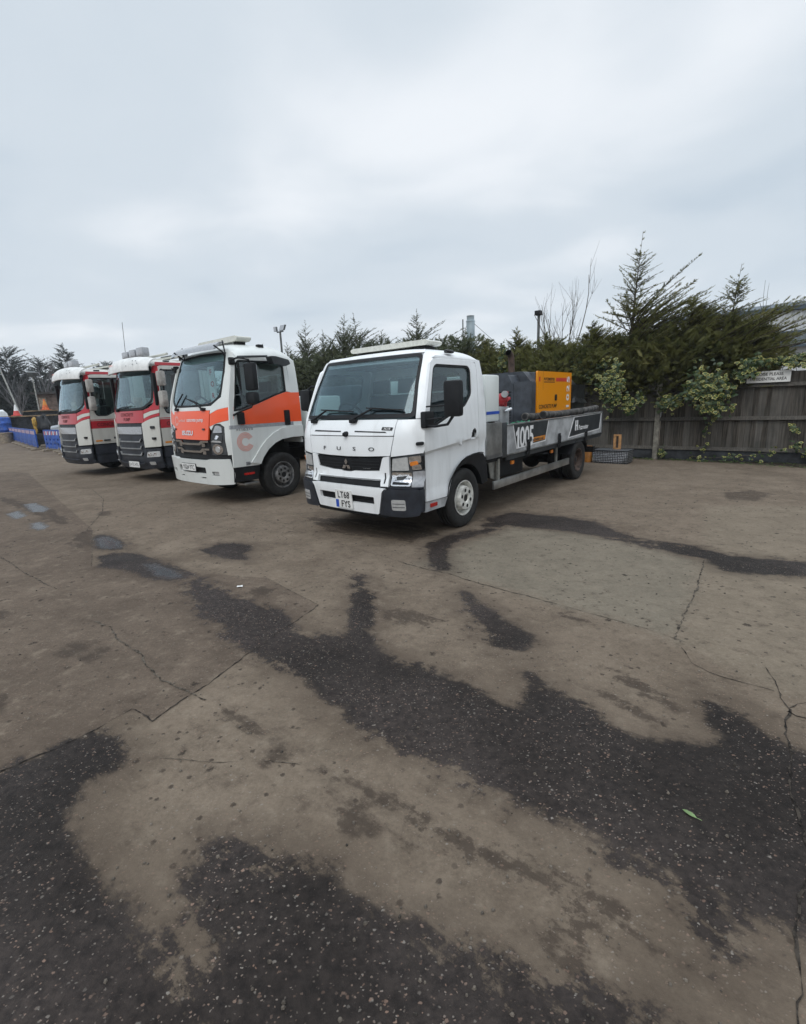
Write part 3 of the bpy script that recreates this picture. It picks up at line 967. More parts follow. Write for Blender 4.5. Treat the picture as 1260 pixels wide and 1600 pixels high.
# ------------------------------------------------------------------ truck parts shared by all cabs
def wheel(parent, x, y, r, w, side, style, dual=False):
    """tyre and rim as sub-parts; side = +1 left, -1 right (outer face)"""
    h = hub('wheel', parent, (x, y, r))
    ri = r * (0.60 if style != 'small' else 0.6)
    t = MB()
    for k, yo in enumerate([0, -(w + 0.06)] if dual else [0]):
        prof = [(ri * 0.97, -w * 0.92 + yo), (ri + 0.015, -w + yo), (r * 0.93, -w * 1.0 + yo), (r * 0.985, -w * 0.93 + yo), (r, -w * 0.85 + yo)]
        for q in (-.62, -.40, -.18):
            prof += [(r, w * (q - 0.03) + yo - w * 0.1), (r - 0.012, w * (q - 0.02) + yo - w * 0.1), (r - 0.012, w * (q + 0.02) + yo - w * 0.1), (r, w * (q + 0.03) + yo - w * 0.1)]
        prof += [(r, -w * 0.15 + yo), (r * 0.985, -w * 0.07 + yo), (r * 0.93, yo + 0.002), (r * 0.80, yo + 0.006), (ri + 0.015, yo - 0.004), (ri * 0.97, yo - 0.02)]
        t.lathe(prof, (0, 0, 0), 'y', 40, 0, side)
    t.build('tyre', 'rubber', h, 40)
    m = MB()
    mats = {'white': ['white_rim', 'ink_black', 'rust_pipe'], 'silver': ['silver_rim', 'ink_black', 'chassis'], 'dark': ['rust_pipe', 'ink_black', 'chassis'], 'small': ['silver_rim', 'ink_black', 'chassis']}[style]
    if dual:
        prof = [(ri, -0.004), (ri * 0.93, -0.006), (ri * 0.88, -0.05), (ri * 0.80, -0.13), (ri * 0.45, -0.15), (ri * 0.42, -0.07), (0.001, -0.065)]
    else:
        prof = [(ri, -0.004), (ri * 0.94, -0.004), (ri * 0.88, -0.03), (ri * 0.84, -0.10), (ri * 0.72, -0.09), (ri * 0.67, 0.0), (ri * 0.63, 0.022), (ri * 0.26, 0.026), (ri * 0.24, 0.012), (0.001, 0.012)]
    m.lathe(prof, (0, 0, 0), 'y', 36, 0, side)
    nh = 6 if style in ('white', 'dark') else 8
    for k in range(nh):
        a = 2 * pi * (k + 0.3) / nh
        if dual:
            m.disc((cos(a) * ri * 0.62, side * -0.138, sin(a) * ri * 0.62), 'y', ri * 0.085, 12, 1)
        else:
            m.disc((cos(a) * ri * 0.46, side * 0.027, sin(a) * ri * 0.46), 'y', ri * 0.105, 12, 1)
            a += pi / nh
            m.disc((cos(a) * ri * 0.78, side * -0.088, sin(a) * ri * 0.78), 'y', ri * 0.05, 10, 1)
    m.disc((0, side * (0.0145 if not dual else -0.06), 0), 'y', ri * 0.2, 16, 1 if style == 'white' else 2)
    m.build('rim', mats, h, 30)
    return h

def seat(parent, x, y, z):
    m = MB()
    m.bx(x - 0.25, x + 0.25, y - 0.24, y + 0.24, z, z + 0.14, 0, 0.05)
    m.prism([(x - 0.2, z + 0.1), (x - 0.06, z + 0.1), (x - 0.16, z + 0.68), (x - 0.27, z + 0.66)], y - 0.23, y + 0.23)
    m.prism([(x - 0.18, z + 0.70), (x - 0.09, z + 0.70), (x - 0.11, z + 0.88), (x - 0.19, z + 0.88)], y - 0.13, y + 0.13)
    return m.build('seat', 'seat_cloth', parent, 30)
def steering(parent, x, y, z, r=0.21):
    m = MB()
    pts = []
    for k in range(25):
        a = 2 * pi * k / 24
        pts.append((x + sin(a) * r * 0.5, y + cos(a) * r, z + sin(a) * r * 0.86))
    m.tube(pts, 0.016, 6, 0, False)
    m.tube([(x, y - r, z), (x, y + r, z)], 0.014, 6)
    m.tube([(x, y, z), (x + 0.25, y, z - 0.3)], 0.03, 6)
    return m.build('steering_wheel', 'black_plastic', parent, 40)
def wiper(parent, pts, surf):
    m = MB()
    P = [surf(a, b) for a, b in pts]
    P = [p + Vector((0.035, 0, 0.012)) for p in P]
    m.tube([P[0] - Vector((0.03, 0, 0)), P[0], P[1]], [0.02, 0.016, 0.011], 6)
    m.tube([P[1], P[2]], [0.012, 0.007], 6)
    m.tube([P[1].lerp(P[2], -0.25) - Vector((0.012, 0, 0)), P[2] - Vector((0.012, 0, 0))], 0.008, 5)
    m.bx(P[0].x - 0.05, P[0].x + 0.01, P[0].y - 0.035, P[0].y + 0.07, P[0].z - 0.035, P[0].z + 0.01, 0, 0.01)
    return m.build('wiper', 'black_plastic', parent, 40)
class Cab:
    """surface functions of one cab, in truck axes (x forward, y left, z up)"""
    def __init__(s, sc, w, q2, q8, wref, pw=8, lean=0.0, lref=1.0):
        s.sc, s.w, s.q2, s.q8, s.wref, s.pw, s.lean, s.lref = sc, w, q2, q8, wref, pw, lean, lref
    def sf(s, t, z):
        u = abs(t) / s.wref
        return s.sc(z) + s.q2 * u * u + s.q8 * u ** s.pw
    def front(s, t, z):
        return Vector((-s.sf(t, z), t, z))
    def side(s, sg):
        return lambda q, z: Vector((-q - s.lean * (s.lref - s.w(z, q)), sg * s.w(z, q), z))
FW = (1, 0, 0.15)
def dome(cab, z0, zt, s_rear, nu=24, nv=20, pu=5.0, pv=5.0, zf=None):
    """the roof skin: a shallow dome whose outline follows the cab"""
    vs, fs = [], []
    w0 = cab.w(z0, 0)
    for j in range(nv + 1):
        v = 0.5 - 0.5 * cos(pi * j / nv)
        for i in range(nu + 1):
            u = -cos(pi * i / nu)
            t = u * w0
            s0 = cab.sf(t, zf or z0 + 0.05) - 0.004
            q = s0 + (s_rear - s0) * v
            k = max(0.0, 1 - abs(u) ** pu) ** 0.5 * max(0.0, 1 - abs(2 * v - 1) ** pv) ** 0.5
            vs.append((-q, t, z0 + (zt - z0) * k))
    for j in range(nv):
        for i in range(nu):
            a = j * (nu + 1) + i
            fs.append((a, a + nu + 1, a + nu + 2, a + 1))
    return vs, fs
def at_truck(C, yaw, name, label):
    f = Vector((-sin(yaw), -cos(yaw)))
    return thing(name, label, 'truck', (C[0], C[1], 0), atan2(f.y, f.x))
def mirror_head(parent, x, y, z0, z1, w, mat='black_plastic', d=0.10, name='mirror'):
    m = MB()
    m.bx(x - d * 0.3, x + d * 0.7, y - w / 2, y + w / 2, z0, z1, 0, 0.035)
    m.bx(x - d * 0.3 - 0.004, x - d * 0.3 - 0.002, y - w / 2 + 0.02, y + w / 2 - 0.02, z0 + 0.02, z1 - 0.02, 1)
    return m.build(name, [mat, 'reflector'], parent, 40)
# ------------------------------------------------------------------ the white flatbed truck in front
YAW_A = radians(39.0)
CA = (-0.037, 6.497)
def flatbed_truck():
    T = at_truck(CA, YAW_A, 'flatbed_truck', 'white flatbed truck with 1005 on its grey side board, nearest the camera')
    wz = lerp([(0.3, .985), (1.03, .985), (1.07, .998), (1.35, .985), (1.6, .962), (1.9, .925), (2.1, .89), (2.2, .86)])
    def wside(z, q=0):
        k = 1.05 + .075 * (q + .77) if q else 1.06
        f = min(1, max(0, (k - z) / .035))
        g = min(1, max(0, (.60 - z) / .03))
        return wz(z) - .028 * f * f * (3 - 2 * f) + .012 * g
    cab = Cab(lerp([(.30, -.965), (.40, -.975), (.62, -1.0), (.72, -.99), (.76, -.96), (1.05, -.965), (1.25, -.95), (1.36, -.91), (1.43, -.87), (1.8, -.69), (2.12, -.50), (2.2, -.42)]),
              wside, .07, .13, .98, 8, 1.4, .9975)
    fr = cab.front
    sr = lerp([(.8, .655), (1.75, .652), (1.95, .645), (2.1, .63)])
    # --- painted shell: roof, pillars, corner panels, rear wall, sills
    m = MB()
    v, f = dome(cab, 2.055, 2.215, .635, zf=2.145)
    m.add(v, f)
    arch = [(-.30, .47), (-.27, .58), (-.22, .68), (-.12, .785), (0, .855), (.12, .895), (.28, .915), (.425, .92)]
    for sg in (1, -1):
        S = cab.side(sg)
        # cant rail, B pillar and quarter behind the door
        m.patch([(.445, .925), (.64, .905), (.63, 1.3), (.60, 1.6), (.55, 1.91), (.49, 2.08), (-.50, 2.10), (-.56, 2.075), (.31, 2.075), (.385, 2.045), (.415, 1.96), (.445, 1.3)], S, (0, sg, 0.1), .03, 0, (), .09)
        # front corner panel and A pillar
        P = [(.707, 1.41), (.985, 1.41), (.998, 1.09), (.985, 1.045), (.655, 1.008), (.70, 1.235)]
        m.patch(P if sg > 0 else mirror_t(P), fr, FW, .03, 0, (), .05)
        P = [(.893, 1.42), (.978, 1.42), (.962, 1.62), (.925, 1.92), (.90, 2.06), (.86, 2.14), (.80, 2.15), (.79, 2.12)]
        m.patch(P if sg > 0 else mirror_t(P), fr, FW, .03, 0, (), .06)
    m.patch([(-.80, 2.14), (.80, 2.14), (.78, 2.175), (-.78, 2.175)], fr, FW, .02, 0, (), .08)
    rear = lambda t, z: Vector((-sr(z), t, z))
    win = rp(rect(-.62, .62, 1.50, 1.96), .07)
    m.patch([(-.97, .85), (.97, .85), (.96, 1.6), (.92, 1.9), (.87, 2.09), (-.87, 2.09), (-.92, 1.9), (-.96, 1.6)], rear, (-1, 0, 0), .03, 0, [win], .12)
    body = m.build('cab_body', 'white_paint', T, 32)
    m = MB()
    m.patch(win, rear, (-1, 0, 0), .006, -.012, (), .2)
    m.build('rear_window', 'side_glass', T)
    # dark inner shell behind the panel gaps, floor and dash
    m = MB()
    for sg in (1, -1):
        S = cab.side(sg)
        m.patch([(-.72, .49)] + arch[1:] + [(.62, .93), (.62, 1.29), (.40, 1.33), (.06, 1.44), (-.42, 1.29), (-.70, 1.27)], S, (0, sg, 0), .01, -.05, (), .15)
    m.patch([(-.95, .62), (.95, .62), (.96, 1.40), (-.96, 1.40)], fr, FW, .01, -.045, (), .12)
    m.bx(-.62, .82, -.93, .93, .93, .98)
    m.build('inner_shell', 'chassis', T)
    m = MB()
    m.prism([(.80, 1.38), (.60, 1.43), (.46, 1.36), (.42, 1.1), (.80, 1.0)], -.74, .74)
    m.bx(.42, .62, -.90, .90, 1.1, 1.38, 0, .03)
    m.bx(.5, .68, -.62, -.2, 1.40, 1.50, 0, .03)
    m.build('dashboard', 'trim_grey', T)
    m = MB()
    m.patch(rect(-.84, .84, .06, .60), lambda t, q: Vector((q - .55, t, 2.05)), (0, 0, -1), .01, 0, (), .3)
    m.build('roof_lining', 'trim_grey', T)
    for y in (-.46, .0, .48):
        seat(T, -.12, y, 1.02)
    steering(T, .36, -.46, 1.43)
    # --- windscreen with its black band
    ws = rp([(-.885, 1.432), (.885, 1.432), (.785, 2.13), (-.785, 2.13)], .05)
    wi = rp([(-.845, 1.475), (.845, 1.475), (.758, 2.095), (-.758, 2.095)], .04)
    m = MB()
    m.patch(ws, fr, FW, .006, -.004, (), .10)
    g = m.build('windscreen', 'windscreen_glass', T)
    m = MB()
    m.patch(ws, fr, FW, .004, .003, [wi], .10)
    m.build('windscreen_seal', 'black_plastic', g)
    wiper(T, [(-.65, 1.405), (-.42, 1.525), (.055, 1.50)], fr)
    wiper(T, [(.067, 1.405), (.35, 1.53), (.76, 1.502)], fr)
    # --- bonnet panels
    m = MB()
    m.patch(rp([(-.69, 1.24), (.69, 1.24), (.70, 1.415), (-.70, 1.415)], .01), fr, FW, .03, 0, (), .06)
    m.patch(rp([(-.645, 1.018), (-.3, 1.003), (0, .998), (.3, 1.003), (.645, 1.018), (.69, 1.23), (-.69, 1.23)], .01), fr, FW, .03, 0, (), .06)
    hood = m.build('bonnet_panel', 'white_paint', T, 30)
    m = MB()
    m.patch([(-.60, 1.283), (-.10, 1.279), (-.10, 1.292), (-.58, 1.300)], fr, FW, .004, .003)
    m.build('air_slot', 'ink_black', hood)
    m = MB()
    m.patch([(.13, 1.279), (.60, 1.270), (.58, 1.283), (.13, 1.294)], fr, FW, .004, .003)
    m.build('air_slot', 'ink_black', hood)
    m = MB()
    for ch, t in (('F', -.385), ('U', -.13), ('S', .128), ('O', .39)):
        m.text(ch, fr, FW, t, 1.067, .042, .006, 0, 1.9, .012, 'CENTER')
    m.build('lettering', 'ink_black', hood)
    m = MB()
    m.patch([(.525, 1.302), (.665, 1.296), (.672, 1.328), (.535, 1.334)], fr, FW, .006, .008)
    m.text('7C18', fr, FW, .555, 1.304, .02, .0095, 1, 1.4, .015)
    m.build('badge', ['ink_black', 'ink_white'], hood)
    m = MB()
    q = fr(0, 1.255)
    m.lathe([(.001, .06), (.022, .055), (.032, .03), (.034, 0)], (q.x - .008, 0, q.z), 'x', 14)
    m.build('washer_nozzle', 'black_plastic', hood)
    for sg in (1, -1):
        m = MB()
        m.patch(rp([(sg * .925, 1.128), (sg * .985, 1.133), (sg * .985, 1.17), (sg * .925, 1.165)][::sg], .015), fr, FW, .02, .022)
        m.build('side_repeater', 'black_plastic', T)
    # --- grille
    grl = [(-.535, .992), (-.25, .978), (0, .974), (.25, .978), (.535, .992), (.49, .852), (.25, .842), (.10, .842), (.055, .828), (-.055, .828), (-.10, .842), (-.25, .842), (-.49, .868)]
    m = MB()
    m.patch(rp(grl, .01), fr, FW, .03, .004, (), .06)
    for z in (.945, .91, .875):
        m.patch(rect(-.50, -.07, z - .004, z + .004), fr, FW, .008, .012, (), .1)
        m.patch(rect(.07, .50, z - .004, z + .004), fr, FW, .008, .012, (), .1)
    m.patch(rp([(-.52, .735), (.52, .735), (.50, .650), (-.50, .650)], .02), fr, FW, .02, -.03, (), .08)
    gr = m.build('grille', 'black_plastic', T)
    m = MB()   # three-diamond emblem
    def rh(a):
        c, s_ = cos(a), sin(a)
        L, H = .080, .025
        return [(0.001 * c, .893 + .001 * s_), (L * .5 * c - H * s_, .893 + L * .5 * s_ + H * c), (L * c, .893 + L * s_), (L * .5 * c + H * s_, .893 + L * .5 * s_ - H * c)]
    for a in (90, 210, 330):
        m.patch(rh(radians(a)), fr, FW, .012, .024)
    m.build('emblem', 'chrome', gr)
    m = MB()
    m.text('Canter', fr, FW, .25, .862, .018, .008, 0, 1.7, .0, shear=.2)
    m.build('lettering', 'alu', gr)
    m = MB()   # white surround
    sur = [(-.635, 1.012), (-.56, 1.006), (-.545, .985), (-.50, .86), (-.25, .832), (-.11, .830), (-.06, .818), (.06, .818), (.11, .830), (.25, .832), (.50, .845), (.545, .98), (.56, 1.0), (.635, 1.012),
           (.632, .672), (.53, .672), (.525, .742), (-.525, .742), (-.53, .672), (-.632, .672)]
    m.patch(sur, fr, FW, .04, .012, [rect(.568, .59, .705, .825), rect(-.59, -.568, .705, .825)], .06)
    su = m.build('grille_surround', 'white_paint', T, 30)
    m = MB()
    m.patch(rect(.57, .588, .708, .822), fr, FW, .01, .006)
    m.build('slit', 'ink_black', su)
    m = MB()
    m.patch(rect(-.588, -.57, .708, .822), fr, FW, .01, .006)
    m.build('slit', 'ink_black', su)
    # --- headlights
    for sg in (1, -1):
        o = (lambda P: P if sg > 0 else mirror_t(P))
        m = MB()
        m.patch(o(rp([(.648, .672), (.995, .665), (.993, 1.035), (.83, 1.018), (.665, .992), (.65, .85)], .012)), fr, FW, .03, -.012, (), .05, 2)
        m.patch(o(rp([(.665, .852), (.86, .858), (.85, 1.008), (.68, .985)], .012)), fr, FW, .012, .008, (), .05, 1)
        m.patch(o(rp([(.89, .862), (.97, .866), (.96, .925), (.885, .915)], .012)), fr, FW, .012, .008, (), .04, 0)
        m.patch(o(rp([(.862, .922), (.968, .945), (.962, 1.02), (.858, 1.008)], .01)), fr, FW, .012, .006, (), .04, 0)
        m.patch(o(rp([(.893, .672), (.993, .672), (.99, .85), (.893, .845)], .012)), fr, FW, .012, .008, (), .04, 3)
        m.patch(o(rect(.972, .992, .87, 1.015)), fr, FW, .012, .008, (), .04, 4)
        m.patch(o(rp([(.66, .684), (.885, .684), (.885, .835), (.66, .835)], .02)), fr, FW, .01, .002, (), .04, 0)
        m.patch(o(rp([(.68, .70), (.86, .70), (.87, .72), (.69, .73)], .008)), fr, FW, .01, .006, (), .04, 4)
        m.patch(o(rp([(.72, .765), (.865, .755), (.865, .768), (.73, .79)], .006)), fr, FW, .01, .006, (), .04, 4)
        m.patch(o([(.70, .742), (.80, .75), (.84, .80), (.72, .785)]), fr, FW, .006, .0045, (), .04, 2)
        h = m.build('headlight', ['reflector', 'lens_clear', 'trim_grey', 'lens_grey', 'black_gloss'], T, 30)
        m = MB()
        m.patch(o(rp([(.875, .905), (.945, .925), (.935, .965), (.87, .95)], .01)), fr, FW, .01, .012, (), .04)
        m.build('indicator', 'lens_amber', h)
    # --- bumper: white centre, black ends
    bm = lambda t, z: fr(t, z) + Vector((.035 + .02 * max(0, 1 - (t / .9) ** 2), 0, 0))
    m = MB()
    slot = rp([(-.45, .472), (.45, .455), (.455, .548), (-.455, .566)], .015)
    m.patch(rp([(-.50, .365), (.50, .345), (.575, .62), (.61, .652), (.55, .658), (0, .668), (-.55, .668), (-.61, .66), (-.56, .62)], .02), bm, FW, .06, 0, [slot], .06)
    b = m.build('bumper', 'white_paint', T, 30)
    m = MB()
    m.patch(slot, bm, FW, .01, -.035, (), .1)
    for z in (.49, .51, .53):
        m.patch(rect(-.43, .43, z - .003, z + .003), bm, FW, .01, -.026, (), .1)
    m.patch(rp([(-.60, .30), (.60, .30), (.6, .40), (-.6, .40)], .02), bm, FW, .02, -.05, (), .1)
    m.build('bumper_grille', 'black_plastic', b)
    for sg in (1, -1):
        o = (lambda P: P if sg > 0 else mirror_t(P))
        m = MB()
        P = rp([(.515, .345), (.80, .328), (.965, .345), (.975, .50), (.972, .655), (.64, .652), (.59, .62)], .03)
        m.patch(o(P), bm, FW, .06, .004, (), .05)
        P = rp([(.62, .655), (.985, .658), (.985, .672), (.62, .67)], .003)
        m.patch(o(P), fr, FW, .05, .02, (), .06)
        # end returns along the sill
        m.bx(.72, .83, sg * .88, sg * .972, .37, .645, 0, .03)
        e = m.build('bumper_end', 'navy_plastic', T, 35)
        m = MB()
        m.patch(o(rp(rect(.69, .845, .412, .535), .02)), bm, FW, .02, .012, (), .05, 0)
        for z in (.45, .49):
            m.patch(o(rect(.70, .835, z - .004, z + .004)), bm, FW, .006, .0145, (), .05, 1)
        m.build('fog_lamp', ['lens_clear', 'trim_grey'], e, 30)
    # --- number plate
    m = MB()
    q = bm(0, .49)
    px = plane_x(q.x + .012)
    pz = lambda u, v: Vector((q.x + .012 + (v - .49) * .04, u, v))
    m.patch(rect(-.150, .125, .378, .60), pz, FW, .012, 0, (), .3, 0)
    m.patch(rect(-.146, -.098, .383, .478), pz, FW, .002, .003, (), .3, 1)
    m.text('LT68', pz, FW, -.012, .503, .078, .0025, 2, .82, .018, 'CENTER', space=1.06)
    m.text('FYS', pz, FW, .018, .394, .078, .0025, 2, .86, .018, 'CENTER', space=1.06)
    m.build('number_plate', ['plate_white', 'plate_blue', 'ink_black'], b)
    # --- doors
    for sg in (1, -1):
        S = cab.side(sg)
        OUT = (0, sg, 0.05)
        win = rp([(-.665, 1.335), (-.50, 1.325), (.02, 1.495), (.12, 1.515), (.275, 1.66), (.262, 1.95), (.20, 2.005), (-.50, 2.005), (-.555, 1.96)], [.03, .05, .08, .05, .05, .06, .06, .05, .05])
        dr = [(-.745, .485), (-.30, .475)] + [(a + .012, c + .004) for a, c in arch[1:]] + [(.432, 1.3), (.402, 1.96), (.375, 2.035), (.31, 2.062), (-.545, 2.062), (-.60, 2.02), (-.735, 1.42), (-.752, 1.0)]
        door_hub = None
        m = MB()
        hand = rp([(.235, 1.105), (.365, 1.115), (.375, 1.225), (.335, 1.245), (.285, 1.225)], .02)
        cr = [[(q_, 1.05 + .075 * (q_ + .77) - dz_) for q_ in (-.8, -.2, .2, .5)] for dz_ in (0, .012, .024, .035)]
        m.patch(dr, S, OUT, .035, .002, [win, hand], .05, cons=cr)
        # pressed swage lines
        d = m.build('door', 'white_paint', T, 30)
        m = MB()
        m.patch(win, S, OUT, .006, -.022, (), .15)
        g = m.build('window', 'side_glass', d)
        m = MB()
        inner = rp([(-.63, 1.36), (-.50, 1.352), (.01, 1.52), (.105, 1.54), (.25, 1.67), (.238, 1.94), (.19, 1.98), (-.48, 1.98), (-.53, 1.95)], [.02, .04, .06, .04, .04, .05, .05, .04, .04])
        m.patch(win, S, OUT, .012, -.006, [inner], .1)
        m.build('window_seal', 'black_plastic', g)
        m = MB()
        m.patch(hand, S, OUT, .004, -.028, (), .1)
        m.patch(rp([(.25, 1.18), (.36, 1.185), (.362, 1.222), (.29, 1.21)], .012), S, OUT, .03, .008, (), .05)
        m.build('handle', 'black_plastic', d)
        m = MB()
        m.patch(rect(.26, .37, 1.028, 1.036), S, OUT, .003, .004)
        m.build('lettering', 'ink_grey', d)
        # sill
        m = MB()
        m.patch([(-.76, .36), (-.36, .36), (-.29, .465), (-.75, .475)], S, OUT, .05, -.012, (), .1, 0)
        m.patch(rp(rect(-.66, -.52, .40, .445), .01), S, OUT, .01, -.004, (), .1, 1)
        m.build('sill', ['grey_paint', 'lens_red'], T)
        # wheel-arch liner
        m = MB()
        ac = [(a_ + .004, c_ - .002) for a_, c_ in arch] + [(.55, .90), (.62, .84), (.66, .70), (.67, .52)]
        o2 = []
        for a_, c_ in ac:
            th = atan2(c_ - .38, a_ - .14)
            o2.append((.14 + .435 * cos(th), .38 + .435 * sin(th)))
        o = len(m.v)
        n = len(ac)
        for P, yy in ((ac, .992), (o2, .975), (o2, .55)):
            m.v += [(-a_, sg * yy, c_) for a_, c_ in P]
        for k in range(2):
            for i in range(n - 1):
                m.face((o + k * n + i, o + k * n + i + 1, o + (k + 1) * n + i + 1, o + (k + 1) * n + i))
        m.build('mudguard', 'black_plastic', T, 60)
        # mirror with its arms
        if sg > 0:
            mh = mirror_head(T, .66, 1.335, 1.43, 1.80, .20)
        else:
            mh = mirror_head(T, .40, -1.27, 1.53, 1.82, .20)
        m = MB()
        if sg < 0:
            m.tube([(.42, -.97, 1.42), (.42, -1.14, 1.44), (.42, -1.27, 1.54)], .016, 6)
            m.tube([(.42, -.95, 1.84), (.42, -1.15, 1.86), (.42, -1.27, 1.80)], .014, 6)
            m.build('mirror_arm', 'black_plastic', mh, 40)
            m = MB()
        if sg > 0:
            m.bx(.58, .76, sg * .955, sg * 1.02, 1.31, 1.49, 0, .02)
            m.tube([(.70, sg * 1.0, 1.335), (.71, sg * 1.12, 1.33), (.70, sg * 1.27, 1.35), (.68, sg * 1.33, 1.44)], .016, 6)
            m.tube([(.70, sg * 1.0, 1.54), (.69, sg * 1.26, 1.55)], .010, 6)
            m.tube([(.72, sg * 1.0, 1.40), (.70, sg * 1.2, 1.42)], .010, 6)
            m.build('mirror_arm', 'black_plastic', mh, 40)
        m = MB()
        m.bx(-.04, .12, sg * .85, sg * .90, 2.135, 2.175, 0, .018)
        m.build('marker_lamp', 'black_gloss', T, 40)
        wheel(T, -.14, sg * .955, .378, .21, sg, 'white')
        wheel(T, -4.32, sg * .97, .378, .21, sg, 'dark', True)
    # swage line on the side: a pressed rib
    # --- roof light bar
    m = MB()
    m.prism(rp([(-.64, 2.275), (-.60, 2.255), (.60, 2.255), (.64, 2.275), (.64, 2.30), (.60, 2.318), (-.60, 2.318), (-.64, 2.30)], .012), -.17, .13, 0, 'yz')
    lb = m.build('light_bar', 'cream_lens', T, 30)
    m = MB()
    for y in (-.45, .45):
        m.bx(-.12, .08, y - .12, y + .12, 2.17, 2.25, 0, .01)
    m.tube([(0, -.5, 2.235), (0, .5, 2.235)], .02, 8)
    m.build('mount', 'black_plastic', lb)
    # --- chassis
    m = MB()
    for y in (-.36, .36):
        m.bx(-5.55, .75, y - .035, y + .035, .52, .72)
    for x in (-5.4, -4.3, -3.2, -2.2, -1.2, .1):
        m.bx(x - .05, x + .05, -.36, .36, .54, .70)
    m.tube([(-.14, -.8, .38), (-.14, .8, .38)], .06, 8)
    m.tube([(-4.32, -.8, .38), (-4.32, .8, .38)], .085, 10)
    m.lathe([(.001, -.2), (.12, -.18), (.2, 0), (.12, .18), (.001, .2)], (-4.32, 0, .38), 'x', 14)
    m.bx(-.7, .6, -.45, .45, .5, .92)
    m.bx(.28, .86, -.80, .80, .33, .52, 0, .04)  # sump and radiator mass, added low to block light under the cab
    m.bx(-.9, .28, -.40, .40, .30, .52, 0, .06)  # narrower rear half of that added light-blocking underbody
    m.bx(-2.2, -1.25, .42, .80, .44, .76, 0, .03)
    m.bx(-3.0, -1.4, -.80, -.42, .42, .76, 0, .05)
    m.bx(-5.6, -.70, -.92, .92, .735, .80)
    m.bx(-5.52, -5.44, -.9, .9, .40, .52)
    m.build('chassis', 'chassis', T)
    # --- flatbed
    m = MB()
    m.bx(-5.62, -.66, -.985, .985, .80, .85)
    m.build('bed_floor', 'grey_paint', T)
    m = MB()
    m.bx(-1.10, -.66, .955, .985, .80, 1.275)
    m.bx(-1.10, -.66, -.985, -.955, .80, 1.275)
    m.bx(-.70, -.66, -.955, .955, .80, 1.275)
    m.build('headboard', 'alu', T)
    m = MB()
    for y in (-.99, .94):
        m.bx(-1.245, -1.105, y, y + .05, .775, 1.265, 0, .008)
        m.bx(-5.66, -5.60, y, y + .05, .775, 1.25, 0, .008)
    m.build('corner_post', 'charcoal', T)
    for sg in (1, -1):
        OY = plane_y(sg * .985)
        OUT = (0, sg, 0)
        S = lambda q, z, OY=OY: OY(-q, z)
        m = MB()
        m.patch(rect(1.25, 5.60, .80, 1.232), S, OUT, .03, .004, (), .6, 0)
        for z in (.808, 1.224):
            m.patch(rect(1.25, 5.60, z - .01, z + .008), S, OUT, .012, .014, (), .8, 1)
        bd = m.build('side_board', ['grey_paint', 'alu'], T)
        m = MB()
        m.patch(rect(1.25, 5.60, .725, .797), S, OUT, .03, -.004, (), .8)
        m.build('side_rail', 'charcoal', bd)
        # graphics
        m = MB()
        A = [(1.44, 1.222), (2.72, 1.222), (2.60, .905), (1.56, .878)]
        m.patch([(1.415, 1.224), (2.755, 1.224), (2.62, .885), (1.545, .860)], S, OUT, 0, .006, [], 1.0, 1)
        m.patch(A, S, OUT, 0, .0075, [], 1.0, 0)
        m.build('graphic_panel', ['charcoal', 'ink_white'], bd)
        m = MB()
        B = [(3.95, 1.195), (5.50, 1.205), (5.42, .905), (3.70, .862)]
        m.patch([(3.90, 1.214), (5.56, 1.224), (5.47, .885), (3.63, .84)], S, OUT, 0, .006, [], 1.0, 1)
        m.patch(B, S, OUT, 0, .0075, [], 1.0, 0)
        m.build('graphic_panel', ['charcoal', 'ink_white'], bd)
        du = 1.0 if sg > 0 else -1.0
        m = MB()
        u1 = 1.515 if sg > 0 else 2.10
        one = [(.05, 0), (.115, 0), (.115, .30), (.065, .30), (.05, .262), (0, .225), (0, .17), (.05, .195)]
        one = [(u1 + du * a, .872 + b) for a, b in one]
        m.patch(one, S, OUT, 0, .009, (), .5, 0)
        m.text('005', S, OUT, u1 + du * .135, .875, .295, .009, 0, .83, .022, du=du, space=.93)
        m.build('lettering', 'ink_white', bd)
        m = MB()
        m.text('putzmeister.co.uk', S, OUT, 2.10 if sg > 0 else 2.62, .925, .05, .0095, 1, .82, .03, du=du)
        m.patch([(2.10, .912), (2.595, .918), (2.61, .985), (2.10, .98)], S, OUT, 0, .0085, [], 1.0, 0)
        m.build('lettering', ['ink_orange', 'charcoal'], bd)
        m = MB()
        u0 = 3.99 if sg > 0 else 4.14
        u1 = 4.18 if sg > 0 else 5.0
        m.patch(rp(rect(3.985, 4.14, .955, 1.14), .012), S, OUT, 0, .009, [], 1.0, 0)
        m.patch(rect(4.045, 4.08, .955, 1.03), S, OUT, 0, .010, [], 1.0, 1)
        m.patch(rect(4.045, 4.08, 1.06, 1.14), S, OUT, 0, .010, [], 1.0, 1)
        m.text('Putzmeister', S, OUT, u1, .958, .085, .0095, 0, .92, .028, du=du, shear=.15)
        m.build('lettering', ['ink_white', 'charcoal'], bd)
        for q in (1.92, 3.18, 4.55):
            m = MB()
            yy = sg * .985
            m.bx(-q - .035, -q + .035, yy + sg * .016, yy + sg * .04, .74, .97 if q < 4 else .90, 0, .01)
            m.bx(-q - .05, -q + .05, yy + sg * .01, yy + sg * .035, .72, .78, 0, .01)
            m.tube([(-q, yy + sg * .045, .80), (-q, yy + sg * .045, .93)], .014, 6)
            m.build('latch', 'black_plastic', bd)
        # side guard
        m = MB()
        m.bx(-3.83, -.91, sg * .93, sg * .965, .352, .468, 0, .008)
        sgd = m.build('side_guard', 'alu', T)
        m = MB()
        for x in (-1.12, -3.30):
            m.bx(x - .03, x + .03, sg * .90, sg * .928, .36, .76)
